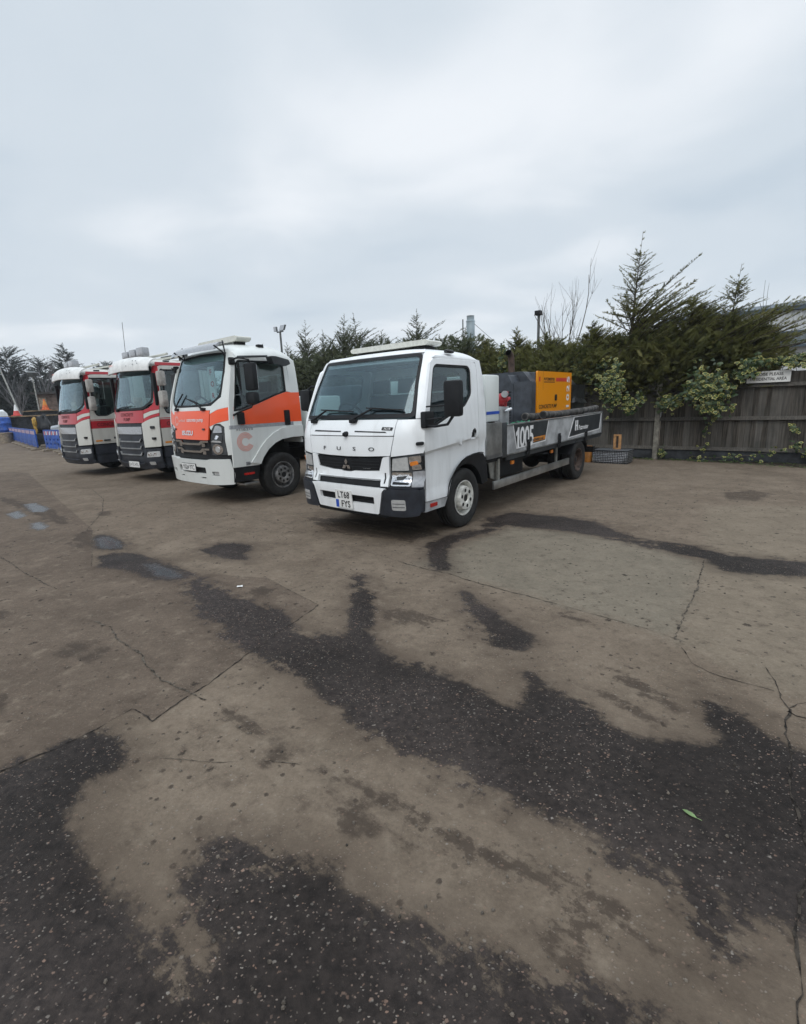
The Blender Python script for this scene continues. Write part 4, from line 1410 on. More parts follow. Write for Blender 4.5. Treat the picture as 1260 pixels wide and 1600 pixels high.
        m.prism([(-.98, .50), (-1.25, .42), (-1.18, .74), (-.9, .74)], sg * .86, sg * .875)
        m.build('bracket', 'galv', sgd)
        for q, z in ((1.5, .665), (3.0, .67)):
            m = MB()
            m.bx(-q - .04, -q + .04, sg * .93, sg * .965, z - .025, z + .03, 0, .01)
            m.build('side_marker', 'lens_amber', T)
        # rear mudguard and lamp cluster
        m = MB()
        P = [(-4.32 + .47 * cos(radians(a)), .38 + .44 * sin(radians(a))) for a in range(20, 161, 14)]
        o = len(m.v)
        for y in (.99, .52):
            m.v += [(a, sg * y, min(c, .79)) for a, c in P]
        n = len(P)
        for i in range(n - 1):
            m.face((o + i, o + i + 1, o + n + i + 1, o + n + i))
        m.build('mudguard', 'black_plastic', T, 60)
        m = MB()
        m.bx(-5.54, -5.521, sg * .60, sg * .86, .42, .50)
        m.build('tail_lamp', 'ink_maroon', T)
    m = MB()
    m.bx(-5.655, -5.62, -.94, .94, .80, 1.23)
    m.build('tailboard', 'grey_paint', T)
    # mint-white tank box behind the cab
    m = MB()
    m.bx(-1.20, -.82, -.89, .89, 1.285, 1.91, 0, .03)
    tb = m.build('tank_box', 'mint_white', T, 40)
    m = MB()
    m.bx(-1.195, -.825, .8915, .894, 1.385, 1.425)
    m.build('stripe', 'plate_blue', tb)
    return T
TRUCK_A = flatbed_truck()

# ------------------------------------------------------------------ load on the bed
def loc_a(x, y, z=0):
    f = Vector((-sin(YAW_A), -cos(YAW_A)))
    l = Vector((cos(YAW_A), -sin(YAW_A)))
    return Vector((CA[0] + f.x * x + l.x * y, CA[1] + f.y * x + l.y * y, z))
RZ_A = atan2(-cos(YAW_A), -sin(YAW_A))
def concrete_pump():
    T = thing('concrete_pump', 'orange and dark grey concrete pump unit on the flatbed, with a bent exhaust', 'concrete pump', loc_a(-3.9, 0, .852), RZ_A)
    # local x forward; body from x=1.30 (front) to -.86, y +-.60
    m = MB()
    zt = 1.17
    prof = rp([(-.60, .02), (.60, .02), (.60, 1.0), (.46, zt), (-.46, zt), (-.60, 1.0)], .03)
    m.prism(prof, .80, 1.02, 0, 'yz')
    pl = rp([(-.58, .02), (.44, .02), (.44, .92), (.34, 1.12), (-.50, 1.12), (-.58, .95)], .03)
    m.prism(pl, 1.02, 1.34, 0, 'yz')
    m.prism([(1.02, .62), (1.02, .445), (1.335, .445)], .02, 1.0, 0, 'xy')
    m.bx(-.86, .80, -.58, .58, .02, 1.16, 0, .02)
    m.bx(.1, .5, -.2, .2, 1.16, 1.20, 0, .02)
    body = m.build('housing', 'dark_housing', T, 30)
    m = MB()
    for k in range(13):
        z = .26 + k * .047
        m.bx(1.338, 1.352, .02, .40, z, z + .022)
        m.bx(1.338, 1.352, -.5, -.06, z, z + .022)
    m.build('louvre', 'black_plastic', body)
    m = MB()
    Y = lambda q, z: Vector((-q, .605, z))
    # q runs rearwards from the panel's front edge
    m.patch(rp(rect(-.78, .86, .03, 1.175), .02), Y, (0, 1, 0), .03, .012, (), .5)
    p = m.build('side_panel', 'yellow_paint', T, 30)
    m = MB()
    m.patch(rect(.24 - .78, .245 - .78, .86, 1.17), Y, (0, 1, 0), 0, .0135, (), 1)
    m.patch(rp(rect(.02, .09, .66, .77), .02), Y, (0, 1, 0), .02, .03, (), 1)
    m.patch(rect(-.50, .0, .985, .999), Y, (0, 1, 0), 0, .014, (), 1)
    m.text('PUTZMEISTER', Y, (0, 1, 0), -.50, 1.02, .046, .014, 0, 1.2, .03)
    m.text('CONCRETE PUMP', Y, (0, 1, 0), -.70, .535, .066, .014, 0, 1.1, .02)
    m.build('lettering', 'ink_black', p)
    m = MB()
    m.patch(rect(.06, .80, 1.005, 1.07), Y, (0, 1, 0), 0, .0138, (), 1)
    m.patch(rect(-.72, -.66, 1.0, 1.08), Y, (0, 1, 0), 0, .0138, (), 1)
    m.build('stripe', 'ink_red', p)
    m = MB()
    m.text('1025', Y, (0, 1, 0), .74, .475, .14, .016, 0, 1.3, .03, rot=pi / 2, space=1.3)
    m.build('lettering', 'ink_white', p)
    m = MB()
    m.tube([(.93, .2, 1.15), (.93, .2, 1.36), (.97, .2, 1.46), (1.05, .2, 1.50)], .055, 12, 0, False)
    m.tube([(.93, .2, 1.15), (.93, .2, 1.36), (.97, .2, 1.46), (1.045, .2, 1.497)], .048, 12, 1, False)
    m.build('exhaust_pipe', ['rust_pipe', 'ink_black'], T, 50)
    # hopper and agitator at the back under a black sheet
    m = MB()
    m.prism([(-.92, .05), (-1.62, .05), (-1.80, .72), (-.92, .72)], -.56, .56)
    m.build('hopper', 'dark_housing', T)
    m = MB()
    random.seed(8)
    n = 12
    vs, fs = [], []
    for i in range(n + 1):
        for j in range(n + 1):
            a, b = i / n, j / n
            x = -.90 - .80 * a
            y = -.5 + 1.17 * b
            e = max(abs(a - .5), abs(b - .5)) * 2
            z = 1.12 - .42 * max(0, e - .55) / .45 * 1.2 + random.uniform(-.03, .03) - .05 * a
            vs.append((x, y, z))
    for i in range(n):
        for j in range(n):
            q = i * (n + 1) + j
            fs.append((q, q + 1, q + n + 2, q + n + 1))
    m.add(vs, fs)
    m.bx(-1.66, -.92, -.46, .62, .3, .95)
    m.build('sheet', 'sheet_black', T, 60)
    m = MB()
    m.bx(-1.0, -.88, .60, .606, .12, .40)
    m.bx(-.905, -.895, .57, .60, .85, 1.12)
    m.build('sticker', 'ink_white', T)
concrete_pump()
random.seed(11)
def pipe(name, label, pts, r, mat='hose', grp=None):
    T = thing(name, label, 'pipe', loc_a(0, 0, 0), RZ_A, grp)
    m = MB()
    m.tube(pts, r, 12, 0, False)
    m.tube([Vector(p) for p in pts], r * .82, 12, 1, False)
    a, b = Vector(pts[0]), Vector(pts[1])
    m.tube([a, a + (b - a).normalized() * .09], r * 1.14, 12, 0)
    m.tube([a - (b - a).normalized() * .002, a - (b - a).normalized() * .003], r * .84, 12, 1)
    m.build('tube', [mat, 'ink_black'], T, 50)
pipe('delivery_hose', 'long grey delivery hose lying on top of the side board beside the orange panel', [(-3.0, .78, 1.29), (-3.6, .80, 1.275), (-4.4, .83, 1.285), (-5.2, .80, 1.29), (-5.85, .78, 1.31)], .06)
pipe('delivery_hose', 'shorter grey hose on the bed, its open end just ahead of the long hose', [(-2.62, .62, 1.28), (-2.9, .64, 1.27), (-3.8, .66, 1.265), (-4.7, .68, 1.27)], .055)
pipe('steel_pipe', 'rusty pipe end sticking up just behind the mint white box', [(-1.42, .62, 1.33), (-1.55, .58, 1.25), (-1.75, .5, 1.1), (-2.0, .45, .95)], .05, 'rust_pipe')
def valve_unit():
    T = thing('water_pump', 'small red and grey water pump in front of the dark louvres', 'water pump', loc_a(-1.75, .55, .852), RZ_A)
    m = MB()
    m.bx(-.15, .15, -.15, .15, 0, .62, 0, .02)
    m.tube([(-.1, .1, .8), (.12, .2, .8)], .05, 10)
    m.build('body', 'grey_paint', T)
    m = MB()
    m.lathe([(.001, -.06), (.09, -.05), (.10, 0), (.06, .05), (.03, .09), (.001, .09)], (0, .1, .72), 'y', 14)
    m.tube([(-.05, .12, .62), (-.05, .15, .84)], .03, 8)
    m.tube([(.05, .12, .66), (-.12, .16, .74)], .025, 8)
    m.build('casing', 'red_enamel', T)
    m = MB()
    m.tube([(.05, .16, .55), (-.1, .2, .58)], .022, 8)
    m.build('outlet', 'chrome', T)
valve_unit()
def rope():
    m = MB()
    random.seed(4)
    pts = []
    for k in range(70):
        a = k * .42 + .8 * sin(k * .9)
        r = .05 + .025 * sin(k * 1.3)
        pts.append((-1.42 - .012 * k + r * cos(a), .84 + r * .8 * sin(a), 1.215 + .022 * sin(k * .7) + random.uniform(-.006, .006)))
    m.tube(pts, .007, 5)
    o = m.build('rope', 'green_rope', None, 60)
    o.location = loc_a(0, 0, 0)
    o.rotation_euler = (0, 0, RZ_A)
    tag(o, 'thin green rope coiled along the top edge of the side board', 'rope')
rope()
# ------------------------------------------------------------------ the orange and white truck
YAW_B = radians(40.5)
CB = (-3.017, 9.261)
def orange_truck():
    T = at_truck(CB, YAW_B, 'orange_truck', 'white truck with a bright orange bonnet and orange door band, second from the right')
    wz = lerp([(.3, 1.04), (1.0, 1.055), (1.55, 1.045), (1.9, 1.02), (2.4, .95), (2.5, .93), (2.7, .9)])
    cab = Cab(lerp([(.30, -.95), (.8, -.985), (1.1, -1.0), (1.55, -.95), (1.7, -.91), (2.1, -.78), (2.5, -.63), (2.65, -.54)]),
              lambda z, q=0: wz(z), .075, .14, 1.05, 8, .61, 1.06)
    fr = cab.front
    sr = lerp([(1.0, .64), (1.8, .645), (2.36, .645), (2.5, .62)])
    arch = [(-.345, .635), (-.27, .76), (-.15, .89), (0, .985), (.15, 1.035), (.40, 1.055)]
    m = MB()
    v, f = dome(cab, 2.40, 2.70, .64, zf=2.53, pu=4, pv=4)
    m.add(v, f)
    for sg in (1, -1):
        S = cab.side(sg)
        m.patch([(.445, 1.055), (.635, 1.06), (.63, 1.335), (.44, 1.335)], S, (0, sg, 0), .03, 0, (), .1, 0)
        m.patch([(.44, 1.335), (.63, 1.335), (.622, 1.85), (.432, 1.85)], S, (0, sg, 0), .03, 0, (), .1, 1)
        m.patch([(.432, 1.85), (.622, 1.85), (.60, 2.2), (.575, 2.42), (-.58, 2.44), (-.63, 2.41), (.33, 2.415), (.40, 2.37), (.42, 2.2)], S, (0, sg, 0), .03, 0, (), .09, 0)
        o = (lambda P: P if sg > 0 else mirror_t(P))
        # pillar, corner: white above, orange swoosh, white below
        m.patch(o([(.845, 1.80), (.70, 1.70), (.64, 1.665), (.632, 1.535), (.80, 1.60), (.99, 1.635), (1.04, 1.64), (1.035, 1.80), (1.0, 2.1), (.95, 2.40), (.90, 2.50), (.82, 2.535), (.768, 2.52), (.83, 2.2)]), fr, FW, .03, 0, (), .05, 0)
        m.patch(o([(.632, 1.53), (.80, 1.595), (.99, 1.632), (1.042, 1.635), (1.052, 1.44), (.99, 1.425), (.80, 1.385), (.62, 1.33)]), fr, FW, .03, .001, (), .05, 1)
        m.patch(o([(.618, 1.325), (.80, 1.38), (.99, 1.42), (1.052, 1.435), (1.055, .87), (.95, .855), (.935, 1.32), (.86, 1.375), (.74, 1.37), (.66, 1.27)]), fr, FW, .03, 0, (), .05, 0)
    m.patch(rp([(-.66, 1.665), (-.63, 1.595), (.63, 1.595), (.66, 1.665), (.3, 1.655), (-.3, 1.655)], .01), fr, FW, .03, 0, (), .07, 0)
    m.patch([(-.768, 2.52), (-.4, 2.537), (0, 2.542), (.4, 2.537), (.768, 2.52), (.82, 2.535), (.78, 2.57), (-.78, 2.57), (-.82, 2.535)], fr, FW, .02, 0, (), .08, 0)
    rear = lambda t, z: Vector((-sr(z), t, z))
    win = rp(rect(-.60, .60, 1.75, 2.2), .07)
    m.patch([(-1.03, .95), (1.03, .95), (1.03, 1.6), (.97, 2.3), (.93, 2.42), (-.93, 2.42), (-.97, 2.3), (-1.03, 1.6)], rear, (-1, 0, 0), .03, 0, [win], .15, 0)
    m.build('cab_body', ['isz_white', 'orange_red'], T, 32)
    m = MB()
    m.patch(win, rear, (-1, 0, 0), .006, -.012, (), .2)
    m.build('rear_window', 'side_glass', T)
    m = MB()
    for sg in (1, -1):
        m.patch([(-.80, .66)] + arch + [(.60, 1.06), (.60, 1.80), (.30, 1.80), (-.2, 1.60), (-.68, 1.50), (-.77, 1.3)], cab.side(sg), (0, sg, 0), .01, -.06, (), .15)
    m.patch([(-1.0, .80), (1.0, .80), (1.0, 1.62), (-1.0, 1.62)], fr, FW, .01, -.05, (), .12)
    m.bx(-.6, .85, -.98, .98, 1.05, 1.10)
    m.build('inner_shell', 'chassis', T)
    m = MB()
    m.prism([(.82, 1.60), (.62, 1.64), (.5, 1.55), (.45, 1.2), (.82, 1.1)], -.72, .72)
    m.bx(.45, .62, -.96, .96, 1.2, 1.56, 0, .03)
    m.build('dashboard', 'trim_grey', T)
    m = MB()
    m.patch(rect(-.85, .85, .1, .95), lambda t, q: Vector((q - .55, t, 2.40)), (0, 0, -1), .01, 0, (), .3)
    m.build('roof_lining', 'trim_grey', T)
    for y in (-.5, .5):
        seat(T, -.15, y, 1.18)
    steering(T, .38, -.5, 1.66, .23)
    # white card with red letters behind the windscreen
    m = MB()
    m.bx(.52, .53, .02, .24, 1.66, 2.34)
    m.text('F', plane_x(.533), (1, 0, 0), .085, 2.20, .09, .002, 1, 1.2, .03)
    m.text('O', plane_x(.533), (1, 0, 0), .085, 2.00, .09, .002, 1, 1.1, .03)
    m.text('R', plane_x(.533), (1, 0, 0), .085, 1.80, .09, .002, 1, 1.1, .03)
    m.build('card', ['plate_white', 'ink_red'], T)
    ws = rp([(-.66, 1.668), (0, 1.658), (.66, 1.668), (.845, 1.81), (.825, 2.2), (.765, 2.515), (0, 2.538), (-.765, 2.515), (-.825, 2.2), (-.845, 1.81)], [.12, 0, .12, .08, .1, .06, 0, .06, .1, .08])
    wi = rp([(-.63, 1.70), (0, 1.69), (.63, 1.70), (.808, 1.83), (.79, 2.2), (.735, 2.485), (0, 2.507), (-.735, 2.485), (-.79, 2.2), (-.808, 1.83)], [.12, 0, .12, .08, .1, .06, 0, .06, .1, .08])
    m = MB()
    m.patch(ws, fr, FW, .006, -.004, (), .10)
    g = m.build('windscreen', 'windscreen_glass', T)
    m = MB()
    m.patch(ws, fr, FW, .004, .003, [wi], .09)
    m.build('windscreen_seal', 'black_plastic', g)
    wiper(T, [(-.50, 1.625), (-.42, 1.75), (-.30, 1.88)], fr)
    wiper(T, [(.44, 1.615), (.2, 1.72), (-.15, 1.80)], fr)
    # bonnet panel
    m = MB()
    m.patch(rp([(-.575, 1.115), (.575, 1.105), (.625, 1.59), (-.625, 1.595)], .02), fr, FW, .03, .004, (), .07)
    h = m.build('bonnet_panel', 'orange_red', T, 30)
    m = MB()
    m.text('camfaud', fr, FW, -.43, 1.415, .05, .008, 1, 1.15, .0)
    m.text('concrete pump', fr, FW, -.10, 1.415, .062, .008, 0, 1.0, .016)
    m.build('lettering', ['ink_white', 'ink_pale'], h)
    def rings(m, surf, out, u, v, R, off, mat, n=4, du=1.0, gap=.45):
        for k in range(n):
            r1 = R * (1 - k * .155)
            r0 = r1 - R * .062
            P = []
            for i in range(31):
                a = gap + (2 * pi - 2 * gap) * i / 30
                P.append((u + du * r1 * cos(a), v + r1 * sin(a)))
            for i in range(30, -1, -1):
                a = gap + (2 * pi - 2 * gap) * i / 30
                P.append((u + du * r0 * cos(a), v + r0 * sin(a)))
            m.patch(P, surf, out, 0, off, (), .2, mat)
    m = MB()
    rings(m, fr, FW, -.50, 1.43, .085, .008, 0, 3)
    m.build('logo', 'ink_pale', h)
    m = MB()
    m.text('ISUZU', fr, FW, -.085, 1.185, .075, .012, 0, 1.35, .03, 'CENTER')
    m.build('emblem', 'chrome', h)
    for t in (.46, -.56):
        m = MB()
        m.patch(rp(rect(t - .03, t + .03, 1.27, 1.30), .01), fr, FW, .02, .022)
        m.build('knob', 'charcoal', h)
    # grille with chrome bars
    m = MB()
    m.patch([(-.60, .84), (.60, .83), (.60, 1.095), (-.60, 1.105)], fr, FW, .02, -.02, (), .08)
    m.patch([(-1.0, .78), (1.0, .78), (1.0, .85), (-1.0, .85)], fr, FW, .03, -.006, (), .08)
    g = m.build('grille', 'black_plastic', T)
    m = MB()
    for z, c in ((1.035, .55), (.905, .52)):
        m.patch(rp([(-.30, z - .018), (.30, z - .018), (.42, z + .025), (.57, z + .03), (.57, z + .06), (.36, z + .06), (.28, z + .018), (-.28, z + .018), (-.36, z + .06), (-.57, z + .06), (-.57, z + .03), (-.42, z + .025)], .01), fr, FW, .02, .008, (), .06)
        for sg in (1, -1):
            m.patch(rp(rect(sg * .40 - .05, sg * .40 + .05, z - .045, z + .015), .01), fr, FW, .02, .0, (), .06)
    m.build('chrome_bar', 'chrome', g)
    for sg in (1, -1):
        o = (lambda P: P if sg > 0 else mirror_t(P))
        m = MB()
        P = rp([(.615, .855), (.935, .86), (.925, 1.32), (.86, 1.37), (.755, 1.365), (.68, 1.27), (.63, 1.14)], .02)
        m.patch(o(P), fr, FW, .03, -.01, (), .05, 1)
        m.patch(o(rp([(.70, 1.225), (.895, 1.225), (.885, 1.32), (.82, 1.345), (.76, 1.34)], .02)), fr, FW, .01, .003, (), .05, 3)
        m.patch(o(rp([(.655, 1.10), (.90, 1.09), (.895, 1.20), (.685, 1.205)], .02)), fr, FW, .01, .002, (), .05, 1)
        m.patch(o(rp([(.74, 1.12), (.80, 1.12), (.84, 1.17), (.78, 1.19)], .02)), fr, FW, .01, .006, (), .05, 0)
        m.patch(o(rp([(.64, 1.075), (.88, 1.065), (.86, 1.095), (.70, 1.105)], .01)), fr, FW, .01, .006, (), .05, 2)
        P = [(.775 + .115 * cos(a), .955 + .088 * sin(a)) for a in [2 * pi * k / 20 for k in range(20)]]
        m.patch(o(P), fr, FW, .02, .006, (), .04, 0)
        P = [(.785 + .05 * cos(a), .955 + .05 * sin(a)) for a in [2 * pi * k / 14 for k in range(14)]]
        m.patch(o(P), fr, FW, .01, .012, (), .04, 2)
        m.build('headlight', ['reflector', 'trim_grey', 'lens_clear', 'lens_grey'], T, 30)
    # bumper
    bm = lambda t, z: fr(t, z) + Vector((.07, 0, 0))
    slot = rp([(-.47, .545), (.46, .535), (.46, .645), (-.47, .66)], .02)
    low = [rp(rect(-.47, -.33, .455, .478), .008), rp(rect(.27, .43, .452, .475), .008)]
    m = MB()
    m.patch(rp([(-1.03, .37), (-.6, .352), (.6, .352), (1.03, .37), (1.045, .55), (1.015, .79), (.56, .785), (.52, .765), (-.52, .765), (-.56, .785), (-1.015, .79), (-1.045, .55)], .03), bm, FW, .06, 0, [slot] + low + [rp(rect(.63, .80, .515, .585), .01), rp(rect(-.80, -.63, .515, .585), .01)], .06)
    b = m.build('bumper', 'isz_white', T, 30)
    m = MB()
    m.patch(slot, bm, FW, .01, -.035, (), .1)
    for q in low:
        m.patch(q, bm, FW, .01, -.025, (), .1)
    m.build('bumper_grille', 'black_plastic', b)
    for sg in (1, -1):
        m = MB()
        m.patch(rp(rect(sg * .715 - .085, sg * .715 + .085, .512, .588), .01), bm, FW, .01, -.03, (), .1, 1)
        m.patch(rp(rect(sg * .72 - .06, sg * .72 + .06, .522, .578), .01), bm, FW, .01, -.018, (), .1, 0)
        m.build('fog_lamp', ['lens_clear', 'black_plastic'], b)
    q = bm(-.08, .63)
    pz = lambda u, v: Vector((q.x + .014, u, v))
    m = MB()
    m.patch(rect(-.32, .18, .565, .70), pz, FW, .012, -.001, (), .3, 1)
    m.patch(rect(-.31, .17, .572, .693), pz, FW, .002, .003, (), .3, 0)
    m.text('YG24 YTC', pz, FW, -.07, .597, .075, .005, 1, .82, .012, 'CENTER')
    m.build('number_plate', ['plate_white', 'ink_black'], b)
    # doors
    for sg in (1, -1):
        S = cab.side(sg)
        OUT = (0, sg, .05)
        win = rp([(-.735, 1.56), (-.60, 1.575), (-.28, 1.665), (.14, 1.81), (.345, 1.865), (.335, 2.30), (.29, 2.385), (-.56, 2.385), (-.62, 2.33)], [.03, .05, .1, .1, .03, .06, .06, .05, .05])
        dr = [(-.845, .65), (-.36, .64)] + [(a + .012, c + .004) for a, c in arch[1:]] + [(.43, 1.06), (.435, 1.6), (.412, 2.2), (.39, 2.36), (.32, 2.405), (-.62, 2.405), (-.675, 2.36), (-.80, 1.75), (-.835, 1.3)]
        low_z = [(-1, 1.345), (1, 1.345)]
        lower = [p for p in dr if p[1] < 1.27]
        # lower white, grey belt, upper with orange band: three cut pieces of the same skin
        m = MB()
        m.patch([(-.845, .65), (-.36, .64)] + [(a + .012, c + .004) for a, c in arch[1:]] + [(.43, 1.06), (.435, 1.275), (-.835, 1.275)], S, OUT, .035, .002, (), .07, 0)
        m.patch([(-.835, 1.275), (.435, 1.275), (.435, 1.338), (-.83, 1.338)], S, OUT, .035, .002, (), .07, 2)
        m.patch([(-.83, 1.338), (-.64, 1.338), (-.61, 1.572), (-.70, 1.558), (-.735, 1.56), (-.62, 2.33), (-.56, 2.385), (.29, 2.385), (.335, 2.30), (.345, 1.87), (.435, 1.855), (.412, 2.2), (.39, 2.36), (.32, 2.405), (-.62, 2.405), (-.675, 2.36), (-.80, 1.75)], S, OUT, .035, .002, (), .06, 0)
        m.patch([(-.64, 1.338), (.435, 1.338), (.435, 1.853), (.345, 1.862), (.14, 1.807), (-.28, 1.662), (-.607, 1.57)], S, OUT, .035, .0025, (), .07, 1)
        d = m.build('door', ['isz_white', 'orange_red', 'lens_grey'], T, 30)
        m = MB()
        m.patch(win, S, OUT, .006, -.022, (), .15)
        g = m.build('window', 'side_glass', d)
        m = MB()
        inner = rp([(-.70, 1.595), (-.60, 1.605), (-.29, 1.69), (.13, 1.835), (.318, 1.885), (.31, 2.29), (.27, 2.36), (-.54, 2.36), (-.59, 2.31)], [.03, .05, .1, .1, .03, .06, .06, .05, .05])
        m.patch(win, S, OUT, .012, -.004, [inner], .09)
        m.bx(.50, .53, sg * (wz(2.0) - .028), sg * (wz(2.0) - .01), 1.60, 2.36)
        m.build('window_seal', 'black_plastic', g)
        m = MB()
        m.patch(rp(rect(.25, .365, 1.28, 1.545), .02), S, OUT, .02, .016, (), .1, 0)
        m.build('handle', 'black_plastic', d)
        m = MB()
        du = 1.0 if sg > 0 else -1.0
        rings(m, S, OUT, -.585 if sg > 0 else -.585, 1.055, .155, .006, 0, 4, du)
        m.build('logo', 'ink_coral', d)
        m = MB()
        m.text('F110.210', S, OUT, -.73 if sg > 0 else -.42, 1.243, .035, .006, 0, 1.7, .012, du=du)
        m.build('lettering', 'ink_grey', d)
        m = MB()
        m.patch(rect(-.62, -.54, .66, .72), S, OUT, 0, .006, (), .2, 0)
        m.text('Shift', S, OUT, -.60 if sg > 0 else -.55, .675, .03, .008, 1, 1.0, .01, du=du)
        m.build('badge', ['lens_grey', 'ink_black'], d)
        # flared arch in body white
        m = MB()
        out_a = [(-.52, .70), (-.43, .80), (-.32, .93), (-.18, 1.06), (-.02, 1.165), (.16, 1.235), (.40, 1.265), (.63, 1.26)]
        in_a = [(-.345, .655), (-.27, .775), (-.15, .90), (0, .995), (.15, 1.045), (.40, 1.063), (.63, 1.06)]
        m.patch(out_a + in_a[::-1], S, OUT, .03, .028, (), .06)
        m.build('arch_flare', 'isz_white', T, 40)
        m = MB()
        P = in_a
        o = len(m.v)
        for y in (1.06, .6):
            m.v += [(-a, sg * y, c - .005) for a, c in P] + [(-.68, sg * y, .95)]
        n = len(P) + 1
        for i in range(n - 1):
            m.face((o + i, o + i + 1, o + n + i + 1, o + n + i))
        m.build('mudguard', 'black_plastic', T, 60)
        m = MB()
        m.patch([(-.86, .40), (-.40, .40), (-.345, .625), (-.85, .64)], S, OUT, .06, -.006, (), .1, 0)
        m.patch(rp(rect(-.67, -.47, .50, .535), .008), S, OUT, .01, .004, (), .1, 1)
        sk = m.build('sill', ['black_plastic', 'lens_red'], T)
        m = MB()
        m.bx(.40, .68, sg * .80, sg * 1.06, .33, .365, 0, .006)
        m.build('step', 'alu', sk)
        # mirrors
        yy = sg * 1.28
        mh = mirror_head(T, .47, yy, 1.88, 2.31, .25)
        m = MB()
        m.bx(.44, .56, yy - .13, yy + .13, 1.66, 1.86, 0, .05)
        m.tube([(.66, sg * .98, 2.37), (.60, sg * 1.15, 2.40), (.50, yy, 2.36), (.47, yy, 2.28)], .015, 6)
        m.tube([(.74, sg * 1.05, 1.50), (.68, sg * 1.18, 1.56), (.54, yy, 1.62), (.50, yy, 1.68)], .018, 6)
        m.bx(.56, .69, sg * 1.055, sg * 1.095, 1.345, 1.545, 0, .02)
        m.bx(.56, .66, sg * .93, sg * .99, 2.30, 2.42, 0, .02)
        m.build('mirror_arm', 'black_plastic', mh, 40)
        wheel(T, -.15, sg * 1.01, .40, .22, sg, 'silver')
        wheel(T, -4.0, sg * 1.01, .40, .22, sg, 'dark', True)
    # kerb-view mirror over the near door
    m = MB()
    m.prism(rp([(-.01, 2.45), (-.06, 2.33), (-.30, 2.29), (-.41, 2.33), (-.38, 2.40), (-.12, 2.45)], .02), 1.01, 1.16)
    m.tube([(.5, .97, 2.43), (-.05, 1.0, 2.46)], .02, 6)
    m.build('kerb_mirror', 'charcoal', T, 40)
    # sun visor across the top of the windscreen, on stays
    m = MB()
    n = 16
    rows = []
    for i in range(n + 1):
        t = -.98 + 1.7 * i / n
        x = -(cab.sf(t, 2.58))
        rows.append([(x + .02, t, 2.69), (x + .11, t, 2.68), (x + .20, t, 2.62), (x + .22, t, 2.555), (x + .19, t, 2.565), (x + .09, t, 2.65), (x + .02, t, 2.67)])
    o = 0
    for r in rows:
        m.v += r
    for i in range(n):
        for k in range(7):
            a, b = i * 7 + k, i * 7 + (k + 1) % 7
            m.face((a, b, b + 7, a + 7))
    m.face(tuple(range(7)))
    m.face(tuple(n * 7 + k for k in range(7)))
    vz = m.build('sun_visor', 'lens_grey', T, 50)
    m = MB()
    for t in (.74, -.6):
        x = -cab.sf(t, 2.5)
        m.tube([(x + .18, t, 2.62), (x + .08, t + .1, 2.5)], .014, 6)
        m.tube([(x + .02, t, 2.70), (x + .06, t + .12, 2.48)], .012, 6)
    m.build('stay', 'black_plastic', vz)
    m = MB()
    m.prism(rp([(-.66, 2.765), (-.60, 2.73), (.60, 2.73), (.66, 2.765), (.66, 2.80), (.60, 2.82), (-.60, 2.82), (-.66, 2.80)], .012), 0, .28, 0, 'yz')
    lb = m.build('light_bar', 'cream_lens', T, 30)
    m = MB()
    for y in (-.5, .5):
        m.bx(.05, .22, y - .05, y + .05, 2.62, 2.74, 0, .01)
    m.bx(-.16, -.04, .70, .78, 2.60, 2.68, 0, .02)
    m.build('mount', 'black_plastic', lb)
    # chassis and the white tank body behind
    m = MB()
    for y in (-.38, .38):
        m.bx(-5.6, .8, y - .035, y + .035, .58, .80)
    for x in (-5.4, -4, -2.5, -1, .1):
        m.bx(x - .05, x + .05, -.38, .38, .6, .78)
    m.tube([(-.15, -.9, .40), (-.15, .9, .40)], .06, 8)
    m.tube([(-4, -.9, .40), (-4, .9, .40)], .085, 10)
    m.bx(-.7, .75, -.5, .5, .5, 1.04)
    m.bx(-2.6, -1.2, .45, .9, .5, .8, 0, .04)
    m.bx(-5.6, -.8, -.95, .95, .84, .90)
    m.bx(.35, .9, -.9, .9, .37, .62, 0, .04)  # underbody pan added to deepen the shade below the cab
    m.bx(-1.0, .35, -.45, .45, .33, .6, 0, .06)  # its rear half, likewise added to keep light out
    m.build('chassis', 'chassis', T)
    m = MB()
    m.bx(-1.7, -.80, -1.0, 1.0, .92, 1.78, 0, .05)
    m.bx(-5.6, -1.75, -1.03, 1.03, .90, 1.25, 0, .03)
    m.build('tank_body', 'mint_white', T, 40)
    m = MB()
    m.bx(-4.6, -2.4, -.6, .6, 1.26, 2.0, 0, .05)
    m.bx(-5.5, -4.7, -.55, .55, 1.26, 1.75, 0, .1)
    m.build('pump_housing', 'dark_housing', T, 40)
    return T
orange_truck()

